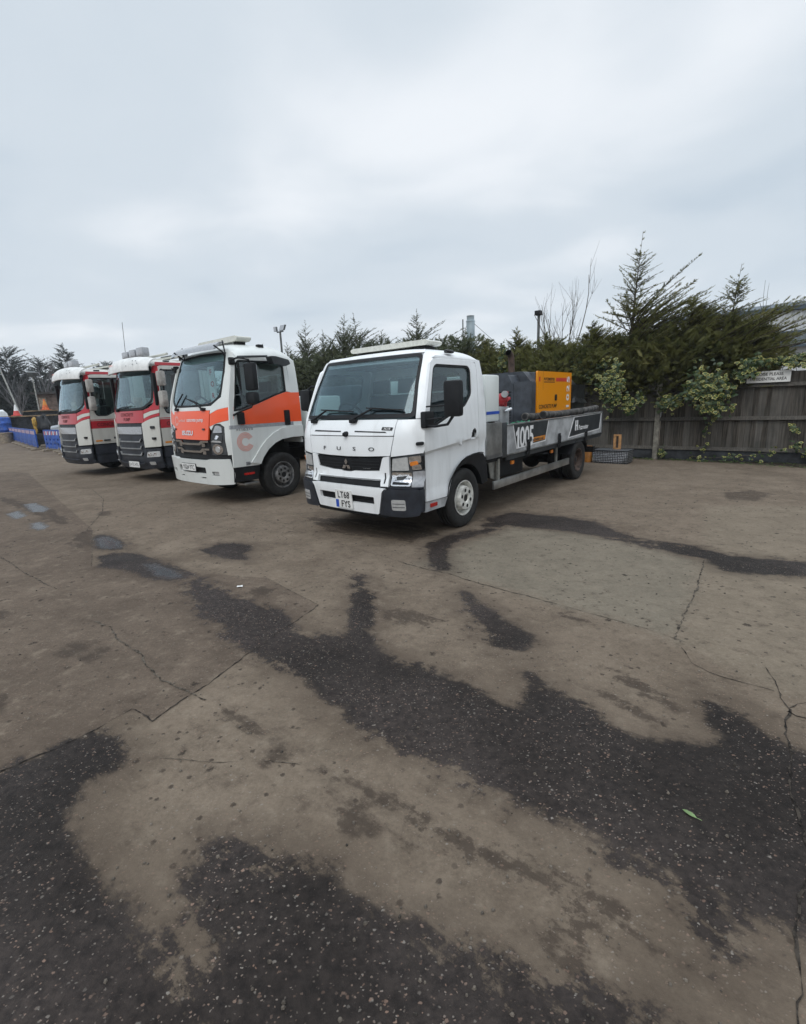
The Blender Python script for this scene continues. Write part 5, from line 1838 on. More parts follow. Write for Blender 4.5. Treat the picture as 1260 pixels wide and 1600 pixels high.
# ------------------------------------------------------------------ two white trucks with red stripes
YAW_C = radians(37)
def red_truck(C, label, lights, plate, turn=0.0):
    T = at_truck(C, YAW_C + radians(turn), 'striped_truck', label)
    T['group'] = 'white trucks with red stripes'
    wz = lerp([(.3, 1.06), (1.5, 1.065), (2.0, 1.045), (2.6, .99), (2.8, .95)])
    cab = Cab(lerp([(.28, -.22), (.5, -.31), (.9, -.30), (1.35, -.28), (1.68, -.24), (2.1, -.15), (2.55, -.05), (2.75, .04)]),
              lambda z, q=0: wz(z), .10, .12, 1.065, 6, .3, 1.065)
    fr = cab.front
    rear = lambda t, z: Vector((-1.45, t, z))
    m = MB()
    v, f = dome(cab, 2.58, 2.79, 1.43, zf=2.62, pu=5, pv=6)
    m.add(v, f, 0)
    for sg in (1, -1):
        S = cab.side(sg)
        o = (lambda P: P if sg > 0 else mirror_t(P))
        OUT = (0, sg, .05)
        m.patch([(1.16, 1.15), (1.45, 1.15), (1.45, 2.60), (1.16, 2.60)], S, OUT, .03, 0, (), .12, 0)
        m.patch([(.05, 2.625), (1.45, 2.625), (1.45, 2.69), (.06, 2.69)], S, OUT, .02, .004, (), .15, 1)
        # red pillar with the white inner edge, stripes on the corner
        m.patch(o([(.955, 1.84), (1.0, 1.79), (1.065, 1.77), (1.045, 2.1), (.99, 2.62), (.90, 2.62), (.845, 2.60), (.93, 2.2)]), fr, FW, .03, .002, (), .07, 1)
        m.patch(o([(.69, 1.655), (.84, 1.70), (.93, 1.77), (.953, 1.835), (1.0, 1.785), (1.065, 1.765), (1.065, 1.66), (.9, 1.635), (.69, 1.575)]), fr, FW, .03, 0, (), .06, 1)
        m.patch(o([(.69, 1.57), (.9, 1.63), (1.065, 1.655), (1.065, 1.585), (.9, 1.545), (.69, 1.47)]), fr, FW, .03, 0, (), .06, 0)
        m.patch(o([(.69, 1.465), (.9, 1.54), (1.065, 1.58), (1.065, 1.52), (.9, 1.475), (.69, 1.385)]), fr, FW, .03, .002, (), .06, 1)
        m.patch(o(rp([(.64, 1.36), (.9, 1.46), (1.065, 1.505), (1.065, .84), (.66, .82)], .02)), fr, FW, .04, .018, (), .06, 0)
    m.patch([(-1.03, 1.0), (1.03, 1.0), (1.0, 2.6), (-1.0, 2.6)], rear, (-1, 0, 0), .03, 0, (), .4, 0)
    m.build('cab_body', ['daf_white', 'red_paint'], T, 32)
    m = MB()
    for sg in (1, -1):
        m.patch([(-.02, .85), (1.25, 1.2), (1.25, 1.6), (.40, 1.5), (.0, 1.5)], cab.side(sg), (0, sg, 0), .01, -.06, (), .2)
    m.patch([(-1.03, .40), (1.03, .40), (1.03, 1.68), (-1.03, 1.68)], fr, FW, .01, -.05, (), .12)
    m.bx(-1.25, .2, -1.0, 1.0, 1.0, 1.05)
    m.build('inner_shell', 'chassis', T)
    m = MB()
    m.prism([(.14, 1.63), (.0, 1.66), (-.05, 1.6), (-.1, 1.2), (.14, 1.1)], -.62, .62)
    m.bx(-.12, -.03, -.96, .96, 1.2, 1.6, 0, .03)
    m.build('dashboard', 'trim_grey', T)
    m = MB()
    m.patch(rect(-.9, .9, -1.2, 0), lambda t, q: Vector((q, t, 2.56)), (0, 0, -1), .01, 0, (), .3)
    m.build('roof_lining', 'trim_grey', T)
    for y in (-.5, .5):
        seat(T, -.75, y, 1.15)
    steering(T, -.15, -.5, 1.7, .23)
    ws = rp([(-.70, 1.665), (0, 1.655), (.70, 1.665), (.94, 1.83), (.92, 2.2), (.84, 2.61), (-.84, 2.61), (-.92, 2.2), (-.94, 1.83)], [.1, 0, .1, .08, 0, .04, .04, 0, .08])
    m = MB()
    m.patch(ws, fr, FW, .006, -.004, (), .10)
    g = m.build('windscreen', 'windscreen_glass', T)
    m = MB()
    wi = rp([(-.67, 1.72), (0, 1.71), (.67, 1.72), (.90, 1.86), (.885, 2.2), (.81, 2.57), (-.81, 2.57), (-.885, 2.2), (-.90, 1.86)], [.1, 0, .1, .08, 0, .04, .04, 0, .08])
    m.patch(ws, fr, FW, .004, .003, [wi], .09)
    m.build('windscreen_seal', 'black_plastic', g)
    m = MB()
    m.bx(.10, .105, .12, .52, 1.70, 1.95)
    m.build('card', 'sandy_plastic', T)
    wiper(T, [(-.50, 1.66), (-.2, 1.72), (.3, 1.75)], fr)
    # red front panel with pale faded lettering
    m = MB()
    m.patch(rp([(-.685, 1.375), (.685, 1.375), (.685, 1.65), (0, 1.645), (-.685, 1.65)], .02), fr, FW, .03, .006, (), .07)
    p = m.build('bonnet_panel', 'red_paint', T, 30)
    m = MB()
    m.text('CONCRETE', fr, FW, 0, 1.53, .075, .009, 0, 1.1, .02, 'CENTER')
    m.text('PUMP', fr, FW, 0, 1.42, .075, .009, 0, 1.2, .02, 'CENTER')
    m.build('lettering', 'ink_maroon', p)
    # grille: pale band, black face, chrome-edged steps
    m = MB()
    m.patch([(-.63, .45), (.63, .45), (.635, 1.37), (-.635, 1.37)], fr, FW, .02, -.012, (), .08)
    g = m.build('grille', 'navy_plastic', T)
    m = MB()
    m.patch(rp(rect(-.60, .60, 1.12, 1.29), .02), fr, FW, .03, .012, (), .08)
    m.build('grille_band', 'lens_grey', g, 30)
    m = MB()
    for z in (.95, .79, .645):
        m.patch(rp([(-.5, z - .012), (.5, z - .012), (.56, z + .07), (.53, z + .07), (.475, z + .014), (-.475, z + .014), (-.53, z + .07), (-.56, z + .07)], .008), fr, FW, .03, .022, (), .07)
    m.build('chrome_bar', 'alu', g)
    bm = lambda t, z: fr(t, z) + Vector((.03, 0, 0))
    m = MB()
    m.patch(rp([(-.95, .335), (-.4, .32), (.4, .32), (.95, .335), (1.065, .36), (1.07, .60), (1.065, .80), (.64, .795), (.60, .46), (.4, .44), (-.4, .44), (-.60, .46), (-.64, .795), (-1.065, .80), (-1.07, .60), (-1.065, .36)], .03), bm, FW, .06, 0, (), .06)
    for sg in (1, -1):
        m.patch([(-.02, .34), (.56, .34), (.58, .56), (-.02, .565)], cab.side(sg), (0, sg, 0), .06, .005, (), .12)
        m.patch([(-.02, .575), (.58, .575), (.60, .82), (-.02, .82)], cab.side(sg), (0, sg, 0), .05, -.012, (), .12)
        m.patch([(.58, .60), (.72, .78), (.92, 1.05), (1.03, 1.13), (1.45, 1.13), (1.45, 1.08), (1.02, 1.06), (.80, .80), (.60, .45)], cab.side(sg), (0, sg, 0), .35, .01, (), .12)
    b = m.build('bumper', 'navy_plastic', T, 30)
    for sg in (1, -1):
        o = (lambda P: P if sg > 0 else mirror_t(P))
        m = MB()
        m.patch(o(rp([(.72, .60), (1.05, .615), (1.045, .74), (.76, .725)], .03)), bm, FW, .02, .012, (), .05, 0)
        m.patch(o(rp([(.76, .625), (.86, .63), (.86, .705), (.77, .70)], .03)), bm, FW, .01, .016, (), .05, 1)
        m.patch(o(rp([(.89, .635), (.98, .64), (.98, .71), (.89, .705)], .03)), bm, FW, .01, .016, (), .05, 1)
        m.build('headlight', ['lens_clear', 'reflector'], b, 30)
        m = MB()
        m.patch(o(rp(rect(.77, .92, .43, .50), .02)), bm, FW, .02, .01, (), .05)
        m.build('fog_lamp', 'lens_clear', b)
    if plate:
        q = bm(.12, .42)
        pz = lambda u, v: Vector((q.x + .02, u, v))
        m = MB()
        m.patch(rect(-.13, .37, .355, .49), pz, FW, .01, 0, (), .3, 0)
        random.seed(21)
        for k in range(7):
            u = -.10 + k * .062 + (.02 if k > 3 else 0)
            m.patch(rect(u, u + .014, .385, .46), pz, FW, 0, .003, (), .3, 1)
            m.patch(rect(u, u + .04, .385 + .03 * (k % 3), .40 + .03 * (k % 3)), pz, FW, 0, .003, (), .3, 1)
        m.build('number_plate', ['plate_white', 'ink_grey'], b)
    # visor
    m = MB()
    n = 18
    nz = 7
    for i in range(n + 1):
        t = -.97 + 1.94 * i / n
        e = abs(t) / .97
        x = -cab.sf(t * .95, 2.62)
        drop = .07 * e ** 3
        for k in range(nz):
            f = k / (nz - 1)
            m.v.append((x + .02 + .21 * sin(f * pi * .52) - .03 * e ** 4, t, 2.84 - .30 * f ** 1.5 - drop * (1 - f) - .03 * f * e))
    for i in range(n):
        for k in range(nz - 1):
            a = i * nz + k
            m.face((a, a + nz, a + nz + 1, a + 1))
    # thickness: return skin
    o = len(m.v)
    for (x, y, z) in list(m.v):
        m.v.append((x - .02, y, z - .012))
    for i in range(n):
        for k in range(nz - 1):
            a = o + i * nz + k
            m.face((a, a + 1, a + nz + 1, a + nz))
    for i in range(n):
        a = i * nz + nz - 1
        m.face((a, a + nz, o + a + nz, o + a))
    for k in range(nz - 1):
        m.face((k, k + 1, o + k + 1, o + k))
        a = n * nz + k
        m.face((a, o + a, o + a + 1, a + 1))
    vz = m.build('sun_visor', 'plate_white', T, 50)
    m = MB()
    vs_ = lambda t, z: Vector((-cab.sf(t * .95, 2.62) + .02 + .21 * sin(min(1, max(0, (2.84 - z) / .30)) ** .667 * pi * .52) - .03 * (abs(t) / .97) ** 4, t, z))
    m.text('concrete', vs_, (1, 0, .5), -.72, 2.68, .055, .010, 0, 1.0, .0)
    m.build('lettering', 'ink_coral', vz)
    m = MB()
    random.seed(31)
    for t, z in ((.55, 2.66), (.62, 2.73), (.70, 2.67), (.5, 2.74), (-.6, 2.62), (.3, 2.64)):
        m.patch([(t + .014 * cos(a), z + .014 * sin(a)) for a in [k * pi / 4 for k in range(8)]], vs_, (1, 0, .5), 0, .008, (), .1)
    m.build('bolt', 'ink_grey', vz)
    for sg in (1, -1):
        S = cab.side(sg)
        OUT = (0, sg, .05)
        win = rp([(.06, 1.78), (.13, 1.56), (.38, 1.55), (1.05, 1.885), (1.08, 2.50), (1.045, 2.55), (.14, 2.535), (.105, 2.49)], [.1, .06, .06, .05, .05, .04, .04, .04])
        dr = [(-.04, .845), (.56, .845), (.60, .88), (.80, 1.14), (1.145, 1.16), (1.145, 2.60), (.10, 2.60), (.02, 1.9), (-.03, 1.5)]
        lo = [(-.04, .845), (.56, .845), (.60, .88), (.80, 1.14), (1.145, 1.16), (1.145, 1.245), (-.035, 1.245)]
        up = [(-.03, 1.475), (1.145, 1.475), (1.145, 2.60), (.10, 2.60), (.02, 1.9)]
        m = MB()
        m.patch(lo, S, OUT, .035, .002, (), .1, 0)
        m.patch([(-.035, 1.248), (1.145, 1.248), (1.145, 1.44), (-.032, 1.44)], S, OUT, .035, .004, (), .1, 1)
        m.patch([(-.032, 1.442), (1.145, 1.442), (1.145, 1.458), (-.032, 1.458)], S, OUT, .035, .002, (), .2, 0)
        m.patch([(-.032, 1.459), (1.145, 1.459), (1.145, 1.474), (-.032, 1.474)], S, OUT, .035, .004, (), .2, 1)
        m.patch(up, S, OUT, .035, .002, [win], .08, 0)
        d = m.build('door', ['daf_white', 'red_paint'], T, 30)
        m = MB()
        m.patch(win, S, OUT, .006, -.022, (), .15)
        g = m.build('window', 'side_glass', d)
        m = MB()
        wn_ = rp([(.09, 1.79), (.15, 1.59), (.37, 1.58), (1.025, 1.905), (1.05, 2.48), (1.025, 2.52), (.16, 2.505), (.135, 2.47)], [.1, .06, .06, .05, .05, .04, .04, .04])
        m.patch(win, S, OUT, .012, -.004, [wn_], .09)
        m.build('window_seal', 'black_plastic', g)
        du = 1 if sg > 0 else -1
        m = MB()
        m.text('CONCRETE PUMP', S, OUT, .10 if sg > 0 else .98, 1.30, .085, .008, 0, .95, .025, du=du)
        m.build('lettering', 'ink_maroon', d)
        m = MB()
        m.patch(rp(rect(.01, .17, .905, .945), .01), S, OUT, .01, .006, (), .1, 0)
        m.patch(rp(rect(.20, .36, .915, .95), .012), S, OUT, .02, .02, (), .1, 1)
        m.build('handle', ['ink_orange', 'charcoal'], d)
        yy = 1.24 if sg > 0 else -1.13
        mh = mirror_head(T, -.05 if sg > 0 else -.25, yy, 2.16, 2.48, .20, 'mirror_shell', .12)
        m = MB()
        m.bx(*((-.09, .05) if sg > 0 else (-.29, -.15)), yy - .10, yy + .10, 1.70, 2.06, 0, .05)
        m.build('wide_mirror', 'mirror_shell', mh, 40)
        m = MB()
        xm = -.06 if sg > 0 else -.24
        m.tube([(xm - .05, sg * 1.02, 2.45), (xm, yy, 2.52), (xm, yy, 1.66), (xm - .05, sg * 1.06, 1.70)], .02, 6)
        m.bx(-.02, .06, sg * 1.0, sg * 1.06, 1.75, 2.45, 0, .02)
        m.build('mirror_arm', 'black_plastic', mh, 40)
        m = MB()
        m.bx(-.42, -.28, sg * .93, sg * .985, 2.70, 2.735, 0, .015)
        m.build('marker_lamp', 'black_gloss', T, 40)
        wheel(T, -1.02, sg * 1.02, .42, .24, sg, 'silver')
        wheel(T, -4.6, sg * 1.02, .42, .24, sg, 'dark', True)
    # roof gear
    m = MB()
    m.tube([(-.5, -.75, 2.88), (-.5, .78, 2.90)], .03, 8)
    m.bx(-.85, -.72, -.7, .8, 2.83, 2.87)
    m.build('roof_bar', 'cream_lens', T, 40)
    for k in range(lights):
        y = -.62 + .36 * k
        m = MB()
        m.bx(-.30, -.12, y, y + .30, 2.86, 3.03 + .02 * k, 0, .04)
        m.tube([(-.2, y + .15, 2.76), (-.2, y + .15, 2.88)], .03, 6)
        m.build('work_lamp', 'lens_grey', T, 40)
    m = MB()
    m.bx(-1.0, -.85, -.2, .8, 2.86, 2.93, 0, .02)
    m.bx(-.98, -.87, -.1, .0, 2.76, 2.87)
    m.bx(-.98, -.87, .6, .7, 2.76, 2.87)
    m.build('light_bar', 'mast_grey', T, 40)
    if plate:
        m = MB()
        m.tube([(-.25, -.7, 2.8), (-.32, -.74, 3.75)], .006, 5)
        m.build('aerial', 'ink_black', T)
        m = MB()
        m.patch(rp(rect(.89, .98, 1.24, 1.30), .015), fr, FW, .03, .04, (), .05)
        m.build('lamp_washer', 'black_gloss', T)
    m = MB()
    for y in (-.4, .4):
        m.bx(-6.2, .1, y - .04, y + .04, .62, .86)
    m.tube([(-1.02, -.9, .42), (-1.02, .9, .42)], .07, 8)
    m.tube([(-4.6, -.9, .42), (-4.6, .9, .42)], .09, 10)
    m.bx(-1.25, .1, -.55, .55, .5, 1.0)
    m.bx(-.5, .15, -.95, .95, .34, .55, 0, .04)  # low pan added beneath the cab so less light reaches the ground
    m.bx(-3.6, -2.0, -.95, -.5, .5, .9, 0, .05)
    m.bx(-3.4, -2.0, .5, .95, .5, .9, 0, .05)
    m.build('chassis', 'chassis', T)
    m = MB()
    m.bx(-6.2, -1.5, -1.05, 1.05, .95, 1.35, 0, .03)
    m.build('body', 'daf_white', T, 40)
    m = MB()
    m.bx(-5.8, -2.2, -.7, .7, 1.36, 1.9, 0, .08)
    m.bx(-1.9, -1.55, -.9, .9, 1.36, 2.0, 0, .04)
    m.build('pump_housing', 'daf_white', T, 40)
    return T
red_truck((-8.80, 13.42), 'white truck with red stripes and a faded red front, parked next to the blue barriers', 2, False, 2.0)
red_truck((-6.20, 11.70), 'white truck with red stripes and grey work lamps on its roof, beside the orange-fronted truck', 3, True)
# ------------------------------------------------------------------ fence
FRZ = atan2(FD.y, FD.x)            # local x along the fence to the right, local y away from the yard
def fence():
    T = thing('board_fence', 'weathered grey close-board timber fence with concrete posts behind the trucks', 'fence', fence_pt(0), FRZ)
    rng = random.Random(2)
    posts = [-30.0 + 3.0 * k for k in range(14)]
    for a in posts[:-1]:
        b = a + 3.0
        m = MB()
        tint = []
        x = a + .06
        while x < b - .07:
            w = min(rng.uniform(.09, .115), b - .06 - x)
            t = rng.random() ** 2
            lean = rng.uniform(-.014, .014)
            z1 = 1.925 + rng.uniform(-.05, .015)
            y = rng.uniform(-.006, .006)
            n0 = len(m.v)
            vs = []
            for z, dx in ((.25, 0), (z1, lean)):
                vs += [(x + dx, -.018 + y, z), (x + w + .018 + dx, -.006 + y, z), (x + w + .018 + dx, .004 + y, z), (x + dx, .006 + y, z)]
            m.add(vs, [(0, 1, 5, 4), (1, 2, 6, 5), (2, 3, 7, 6), (3, 0, 4, 7), (4, 5, 6, 7), (3, 2, 1, 0)])
            tint += [t] * 8
            x += w
        m.attrs['tint'] = tint
        m.build('board_panel', 'fence_wood', T, 0)
        for z in (.27, .95, 1.64):
            m = MB()
            m.prism([(-.085, z - .035), (-.022, z - .05), (-.022, z + .04), (-.05, z + .04)], a + .03, b - .03, 0, 'yz')
            m.attrs['tint'] = [.55] * len(m.v)
            m.build('rail', 'fence_wood', T, 0)
        m = MB()
        m.bx(a + .05, b - .05, -.05, -.015, -.02, .225, 0, .006)
        m.build('gravel_board', 'skip_dark', T)
    for a in posts:
        m = MB()
        m.bx(a - .055, a + .055, -.125, -.02, -.1, 1.80, 0, .012)
        m.build('post', 'concrete_post', T, 0)
fence()

# ------------------------------------------------------------------ sign on the fence
def notice():
    T = thing('notice_sign', 'white notice sign with black capitals on top of the fence, half under ivy', 'sign', fence_pt(2.08, -.1, 1.70), FRZ)
    m = MB()
    m.bx(-.40, .34, -.012, .0, -.01, .225, 0, .003)
    p = m.build('board', 'plate_white', T, 0)
    m = MB()
    Y = lambda u, v: Vector((u, -.012, v))
    m.text('NOISE PLEASE', Y, (0, -1, 0), -.02, .132, .058, .003, 0, .92, .012, 'CENTER')
    m.text('RESIDENTIAL AREA', Y, (0, -1, 0), -.02, .035, .058, .003, 0, .84, .012, 'CENTER')
    m.build('lettering', 'ink_black', p)
notice()

# ------------------------------------------------------------------ foliage
def unit(v):
    return v / (np.linalg.norm(v, axis=-1, keepdims=True) + 1e-9)
class Leaves:
    """many leaf-sized faces gathered into one crown"""
    def __init__(s):
        s.V, s.F, s.T, s.n = [], [], [], 0
    def fronds(s, P, D, N, L, tint, rng, blades=6, width=.16, droop=.0):
        """flat feathery sprays: P base, D direction, N normal of the spray plane, L length (arrays)"""
        k = len(P)
        if k == 0:
            return
        D = unit(D)
        B = unit(np.cross(N, D))
        N = np.cross(D, B)
        vs = []
        # axis blade
        def tri(a, b, c):
            vs.append(a); vs.append(b); vs.append(c)
        Lc = L[:, None]
        w = Lc * .035
        tri(P - B * w, P + B * w, P + D * Lc)
        for j in range(blades):
            f = .12 + .74 * j / blades
            for sg in (-1, 1):
                base = P + D * Lc * (f + .05 * (sg > 0))
                ll = Lc * (.52 * (1 - f * .75)) * rng.uniform(.7, 1.2, (k, 1))
                dd = unit(D * .85 + B * sg * .75 + N * rng.uniform(-.3, .3, (k, 1)))
                ww = Lc * width * .5
                tri(base - D * ww, base + D * ww, base + dd * ll)
        V = np.stack(vs, 1).reshape(-1, 3)         # k, 3*m -> flat
        m = len(vs)
        s.V.append(V)
        s.T.append(np.repeat(tint, m))
        idx = np.arange(len(V)).reshape(-1, 3) + s.n
        s.F.append(idx)
        s.n += len(V)
    def build(s, name, mat, parent):
        V = np.concatenate(s.V)
        F = np.concatenate(s.F)
        me = bpy.data.meshes.new(name)
        me.vertices.add(len(V))
        me.vertices.foreach_set('co', V.astype(np.float32).ravel())
        me.loops.add(len(F) * 3)
        me.loops.foreach_set('vertex_index', F.astype(np.int32).ravel())
        me.polygons.add(len(F))
        me.polygons.foreach_set('loop_start', (np.arange(len(F)) * 3).astype(np.int32))
        a = me.attributes.new('tint', 'FLOAT', 'POINT')
        a.data.foreach_set('value', np.concatenate(s.T).astype(np.float32))
        me.update(calc_edges=True)
        me.materials.append(MAT[mat])
        o = bpy.data.objects.new(name, me)
        COL.objects.link(o)
        o.parent = parent
        return o
def blob(m, c, r, rng, n=10):
    """irregular dense heart of a crown"""
    o = len(m.v)
    ph = [rng.uniform(0, 6) for _ in range(6)]
    for i in range(n + 1):
        th = pi * i / n
        for k in range(n * 2):
            a = 2 * pi * k / (n * 2)
            q = 1 + .16 * sin(3 * a + ph[0] + th * 2) + .13 * sin(5 * th + ph[1] + a) + .1 * sin(7 * a + ph[2])
            m.v.append((c[0] + r[0] * q * sin(th) * cos(a), c[1] + r[1] * q * sin(th) * sin(a), c[2] + r[2] * q * cos(th)))
    for i in range(n):
        for k in range(n * 2):
            a, b = o + i * n * 2 + k, o + i * n * 2 + (k + 1) % (n * 2)
            m.face((a, b, b + n * 2, a + n * 2))
def conifer(loc, rz, h, R, label, group=None, seed=1, base=.35, nb=150, mat='conifer', core='conifer_core', wind=(.35, 0), spray=.2, step=.085, leader=.16, asc=(18, 52), shape=.8, cat='tree', name='conifer_tree', core_f=.62, blades=6, hedge=False, blown=0.0, fill=0, fillz=2.25, fillh=1.15):
    T = thing(name, label, cat, loc, rz, group)
    rng = np.random.default_rng(seed)
    prng = random.Random(seed)
    tr = MB()
    lean = rng.uniform(-.05, .05, 2)
    top = np.array([lean[0] * h + wind[0] * .5, lean[1] * h, h])
    def axis(z):
        f = z / h
        return np.array([top[0] * f ** 2, top[1] * f ** 2, z])
    zs = np.linspace(0, h, 12)
    tr.tube([tuple(axis(z)) for z in zs], [max(.004, .020 * h * (1 - z / h) ** 1.35) for z in zs], 7)
    lv = Leaves()
    for b in range(nb):
        f = base / h + (1 - base / h) * ((b + rng.random()) / nb) ** .85
        z = f * h
        if f > 1 - leader * .25:
            continue
        if hedge:
            prof = 1.0 if f < .5 else (1 - (f - .5) / .5) ** 1.1
        else:
            prof = (1 - f) ** shape * (.75 + .5 * min(1, f * 4))
        if f > 1 - leader:
            if rng.random() < .4:
                continue
            prof *= rng.uniform(.5, 1.2)
        Lb = max(.10, R * prof * rng.uniform(.6, 1.2))
        az = rng.uniform(0, 2 * pi)
        el = radians(rng.uniform(*asc))
        if f > 1 - leader:
            el = radians(rng.uniform(12, 40))
        elif blown and f > .42 and rng.random() < blown:
            az = rng.normal(0, .55)
            el = radians(rng.uniform(22, 40))
            Lb *= rng.uniform(1.15, 2.0)
        o = axis(z)
        d = np.array([cos(az) * cos(el), sin(az) * cos(el), sin(el)])
        n = max(3, int(Lb / step))
        tt = np.linspace(0, 1, n + 1)
        curve = o + np.outer(tt * Lb, d) + np.outer((tt * Lb) ** 2, np.array([wind[0] * .35, wind[1] * .35, -.05])) 
        tr.tube([tuple(curve[0]), tuple(curve[n // 2]), tuple(curve[-1])], [.006 + .008 * Lb, .005 + .004 * Lb, .003], 3, 0, False)
        bt = rng.uniform(0, 1)
        sel = tt > .22 if f < 1 - leader else tt > .12
        P = curve[sel]
        k = len(P)
        if k == 0:
            continue
        P = np.repeat(P, 2, 0)
        tq = np.repeat(tt[sel], 2)
        sg = np.tile([1, -1], k)
        side = unit(np.cross(d, np.array([0, 0, 1.0])) + rng.normal(0, .12, (2 * k, 3)))
        tang = d + np.array([wind[0] * .6, wind[1] * .6, 0]) * tq[:, None]
        D = unit(tang * .9 + side * (sg * rng.uniform(.35, .95, 2 * k))[:, None] + rng.normal(0, .22, (2 * k, 3)))
        N = unit(np.array([0, 0, 1.0]) + rng.normal(0, .45, (2 * k, 3)))
        L = spray * (1.15 - .5 * tq) * rng.uniform(.6, 1.3, 2 * k)
        if f > 1 - leader:
            L *= .62
        lv.fronds(P, D, N, L, np.clip(bt * .55 + .35 * tq + rng.uniform(-.12, .12, 2 * k), 0, 1), rng, blades)
        # tip spray
        lv.fronds(curve[-1:], d[None, :] + np.array([[wind[0], wind[1], 0]]) * .5, np.array([[0, 0, 1.0]]), np.array([spray * .9]), np.array([min(1, bt * .5 + .45)]), rng, blades)
    # leader shoots
    P = np.array([axis(z) for z in np.linspace(h * (1 - leader), h * .99, 14)])
    az = rng.uniform(0, 2 * pi, 14)
    D = np.stack([np.cos(az) * .7 + wind[0] * .5, np.sin(az) * .7, np.full(14, .8)], 1)
    lv.fronds(P, D, rng.normal(0, 1, (14, 3)), np.full(14, spray * .75), np.full(14, .5), rng, blades)
    tr.build('trunk', 'bark', T, 60)
    lv.build('crown', mat, T)
    if core_f > 0:
        # dense shaded heart: larger, loosely thrown sprays
        li = Leaves()
        k = int(fill or 260 * core_f * 1.3)
        q = rng.normal(0, 1, (k, 3))
        q = unit(q) * (rng.uniform(0, 1, k) ** .38)[:, None]
        if hedge:
            zc, zh = fillz, min(fillh, (h - 1.5) * .42)
            P = np.stack([q[:, 0] * R * 1.05 + .12 * q[:, 2], q[:, 1] * R * 1.0, zc + zh * q[:, 2]], 1)
        else:
            fz = .06 + .62 * (q[:, 2] + 1) / 2
            rr = R * (1 - fz) ** shape * core_f * 1.05
            P = np.stack([top[0] * fz ** 2 + q[:, 0] * rr, top[1] * fz ** 2 + q[:, 1] * rr, fz * h], 1)
        D = unit(np.stack([q[:, 0] + wind[0] * 1.2, q[:, 1], np.full(k, .35)], 1) + rng.normal(0, .40, (k, 3)))
        ph = rng.uniform(0, 6, 3)
        cl = .5 + .5 * np.sin(P[:, 0] * 3.1 + ph[0]) * np.sin(P[:, 2] * 4.0 + ph[1] + P[:, 1] * 2.2)
        li.fronds(P, D, np.array([0, 0, .8]) + rng.normal(0, .7, (k, 3)), spray * rng.uniform(1.1, 2.2, k), np.clip(.12 + cl * .62 + rng.uniform(-.15, .25, k), 0, 1), rng, 6, .17)
        li.build('inner_crown', mat, T)
    return T
# the tall hedge conifers leaning over the fence, right of the flatbed
G1 = 'overgrown conifers leaning over the board fence'
spec = [
    (-.95, .62, 5.40, 1.15, 'tallest dark conifer over the fence, with one bare thin leader, right of the flatbed', 380, .08, .36),
    (.15, .58, 3.70, 1.25, 'broad dark conifer with wind-swept sprays just right of the tallest one', 380, .28, .08),
    (1.10, .62, 4.25, 1.10, 'rightmost conifer, its sprays blown right in front of the grey warehouse', 330, .18, .34),
    (-1.95, .62, 3.45, 1.25, 'dark conifer just left of the tallest one, above the tail of the flatbed', 330, .15, .08),
    (-3.05, .62, 3.30, 1.20, 'rounded conifer behind the orange pump panel', 300, .12, .08),
    (-4.15, .75, 3.60, 1.10, 'conifer with a ragged top behind the bent exhaust pipe', 280, .12, .14),
    (-5.25, .80, 3.40, 1.15, 'conifer just right of the flatbed cab roof', 260, .12, .12),
]
for i, (u, d, h, R, lb, nb, wd, ld) in enumerate(spec):
    conifer(fence_pt(u, d), FRZ, h, R, lb, G1, 40 + i, 1.2, nb, wind=(wd, -.05), leader=ld, asc=(-4, 52), shape=.55, spray=.135, step=.055, core_f=.52, hedge=True, blown=(.62, .72, .42, .4, .3, .3, .3)[i], blades=5, fill=(2600 if i < 4 else 1800), fillz=2.12, fillh=.92)
G2 = 'hedge conifers between the orange truck and the flatbed'
spec = [
    (-6.4, 3.95, 1.16, 'slim conifer tip just left of the steel flue'), (-7.35, 3.85, 1.16, 'low conifer behind the right end of the flatbed light bar'),
    (-8.40, 4.75, 1.34, 'pointed conifer behind the middle of the flatbed light bar'), (-9.35, 3.8, 1.22, 'low conifer behind the left part of the flatbed windscreen top'),
    (-10.25, 4.3, 1.40, 'conifer with sprays blown right, behind the left end of the flatbed light bar'), (-11.2, 5.05, 1.40, 'tall feathery conifer with a bent thin leader left of the flatbed cab'),
    (-12.4, 5.2, 1.52, 'dense pointed conifer midway between the two cabs'), (-13.5, 4.7, 1.46, 'conifer behind the rear corner of the orange truck cab'),
    (-14.6, 5.25, 1.52, 'feathery conifer just right of the twin floodlight mast'), (-15.7, 4.4, 1.40, 'conifer behind the twin floodlight mast'),
    (-17.4, 4.5, 1.34, 'thin conifer left of the twin floodlight mast, above the orange truck roof'),
]
for i, (u, h, R, lb) in enumerate(spec):
    conifer(fence_pt(u, 1.6), FRZ, h, R, lb, G2, 70 + i, 1.2, 230, wind=(.12, 0), leader=.2, asc=(10, 60), shape=.75, mat='conifer_far', spray=.13, step=.065, core_f=.5, hedge=True, blown=.3, blades=5, fill=1700, fillz=2.65)
for i, u in enumerate((-19.0, -20.6, -22.2, -23.9, -25.5, -27.2)):
    conifer(fence_pt(u, 1.7), FRZ, 3.6 + .3 * (i % 2), 1.2, ['conifer hidden behind the orange truck roof', 'low conifer behind the roof lamps of the striped trucks'][0 if i < 2 else 1], 'hedge conifers behind the striped trucks', 90 + i % 3, .5, 70, wind=(.15, 0), leader=.15, mat='conifer_far', spray=.24, step=.15, core_f=.7)

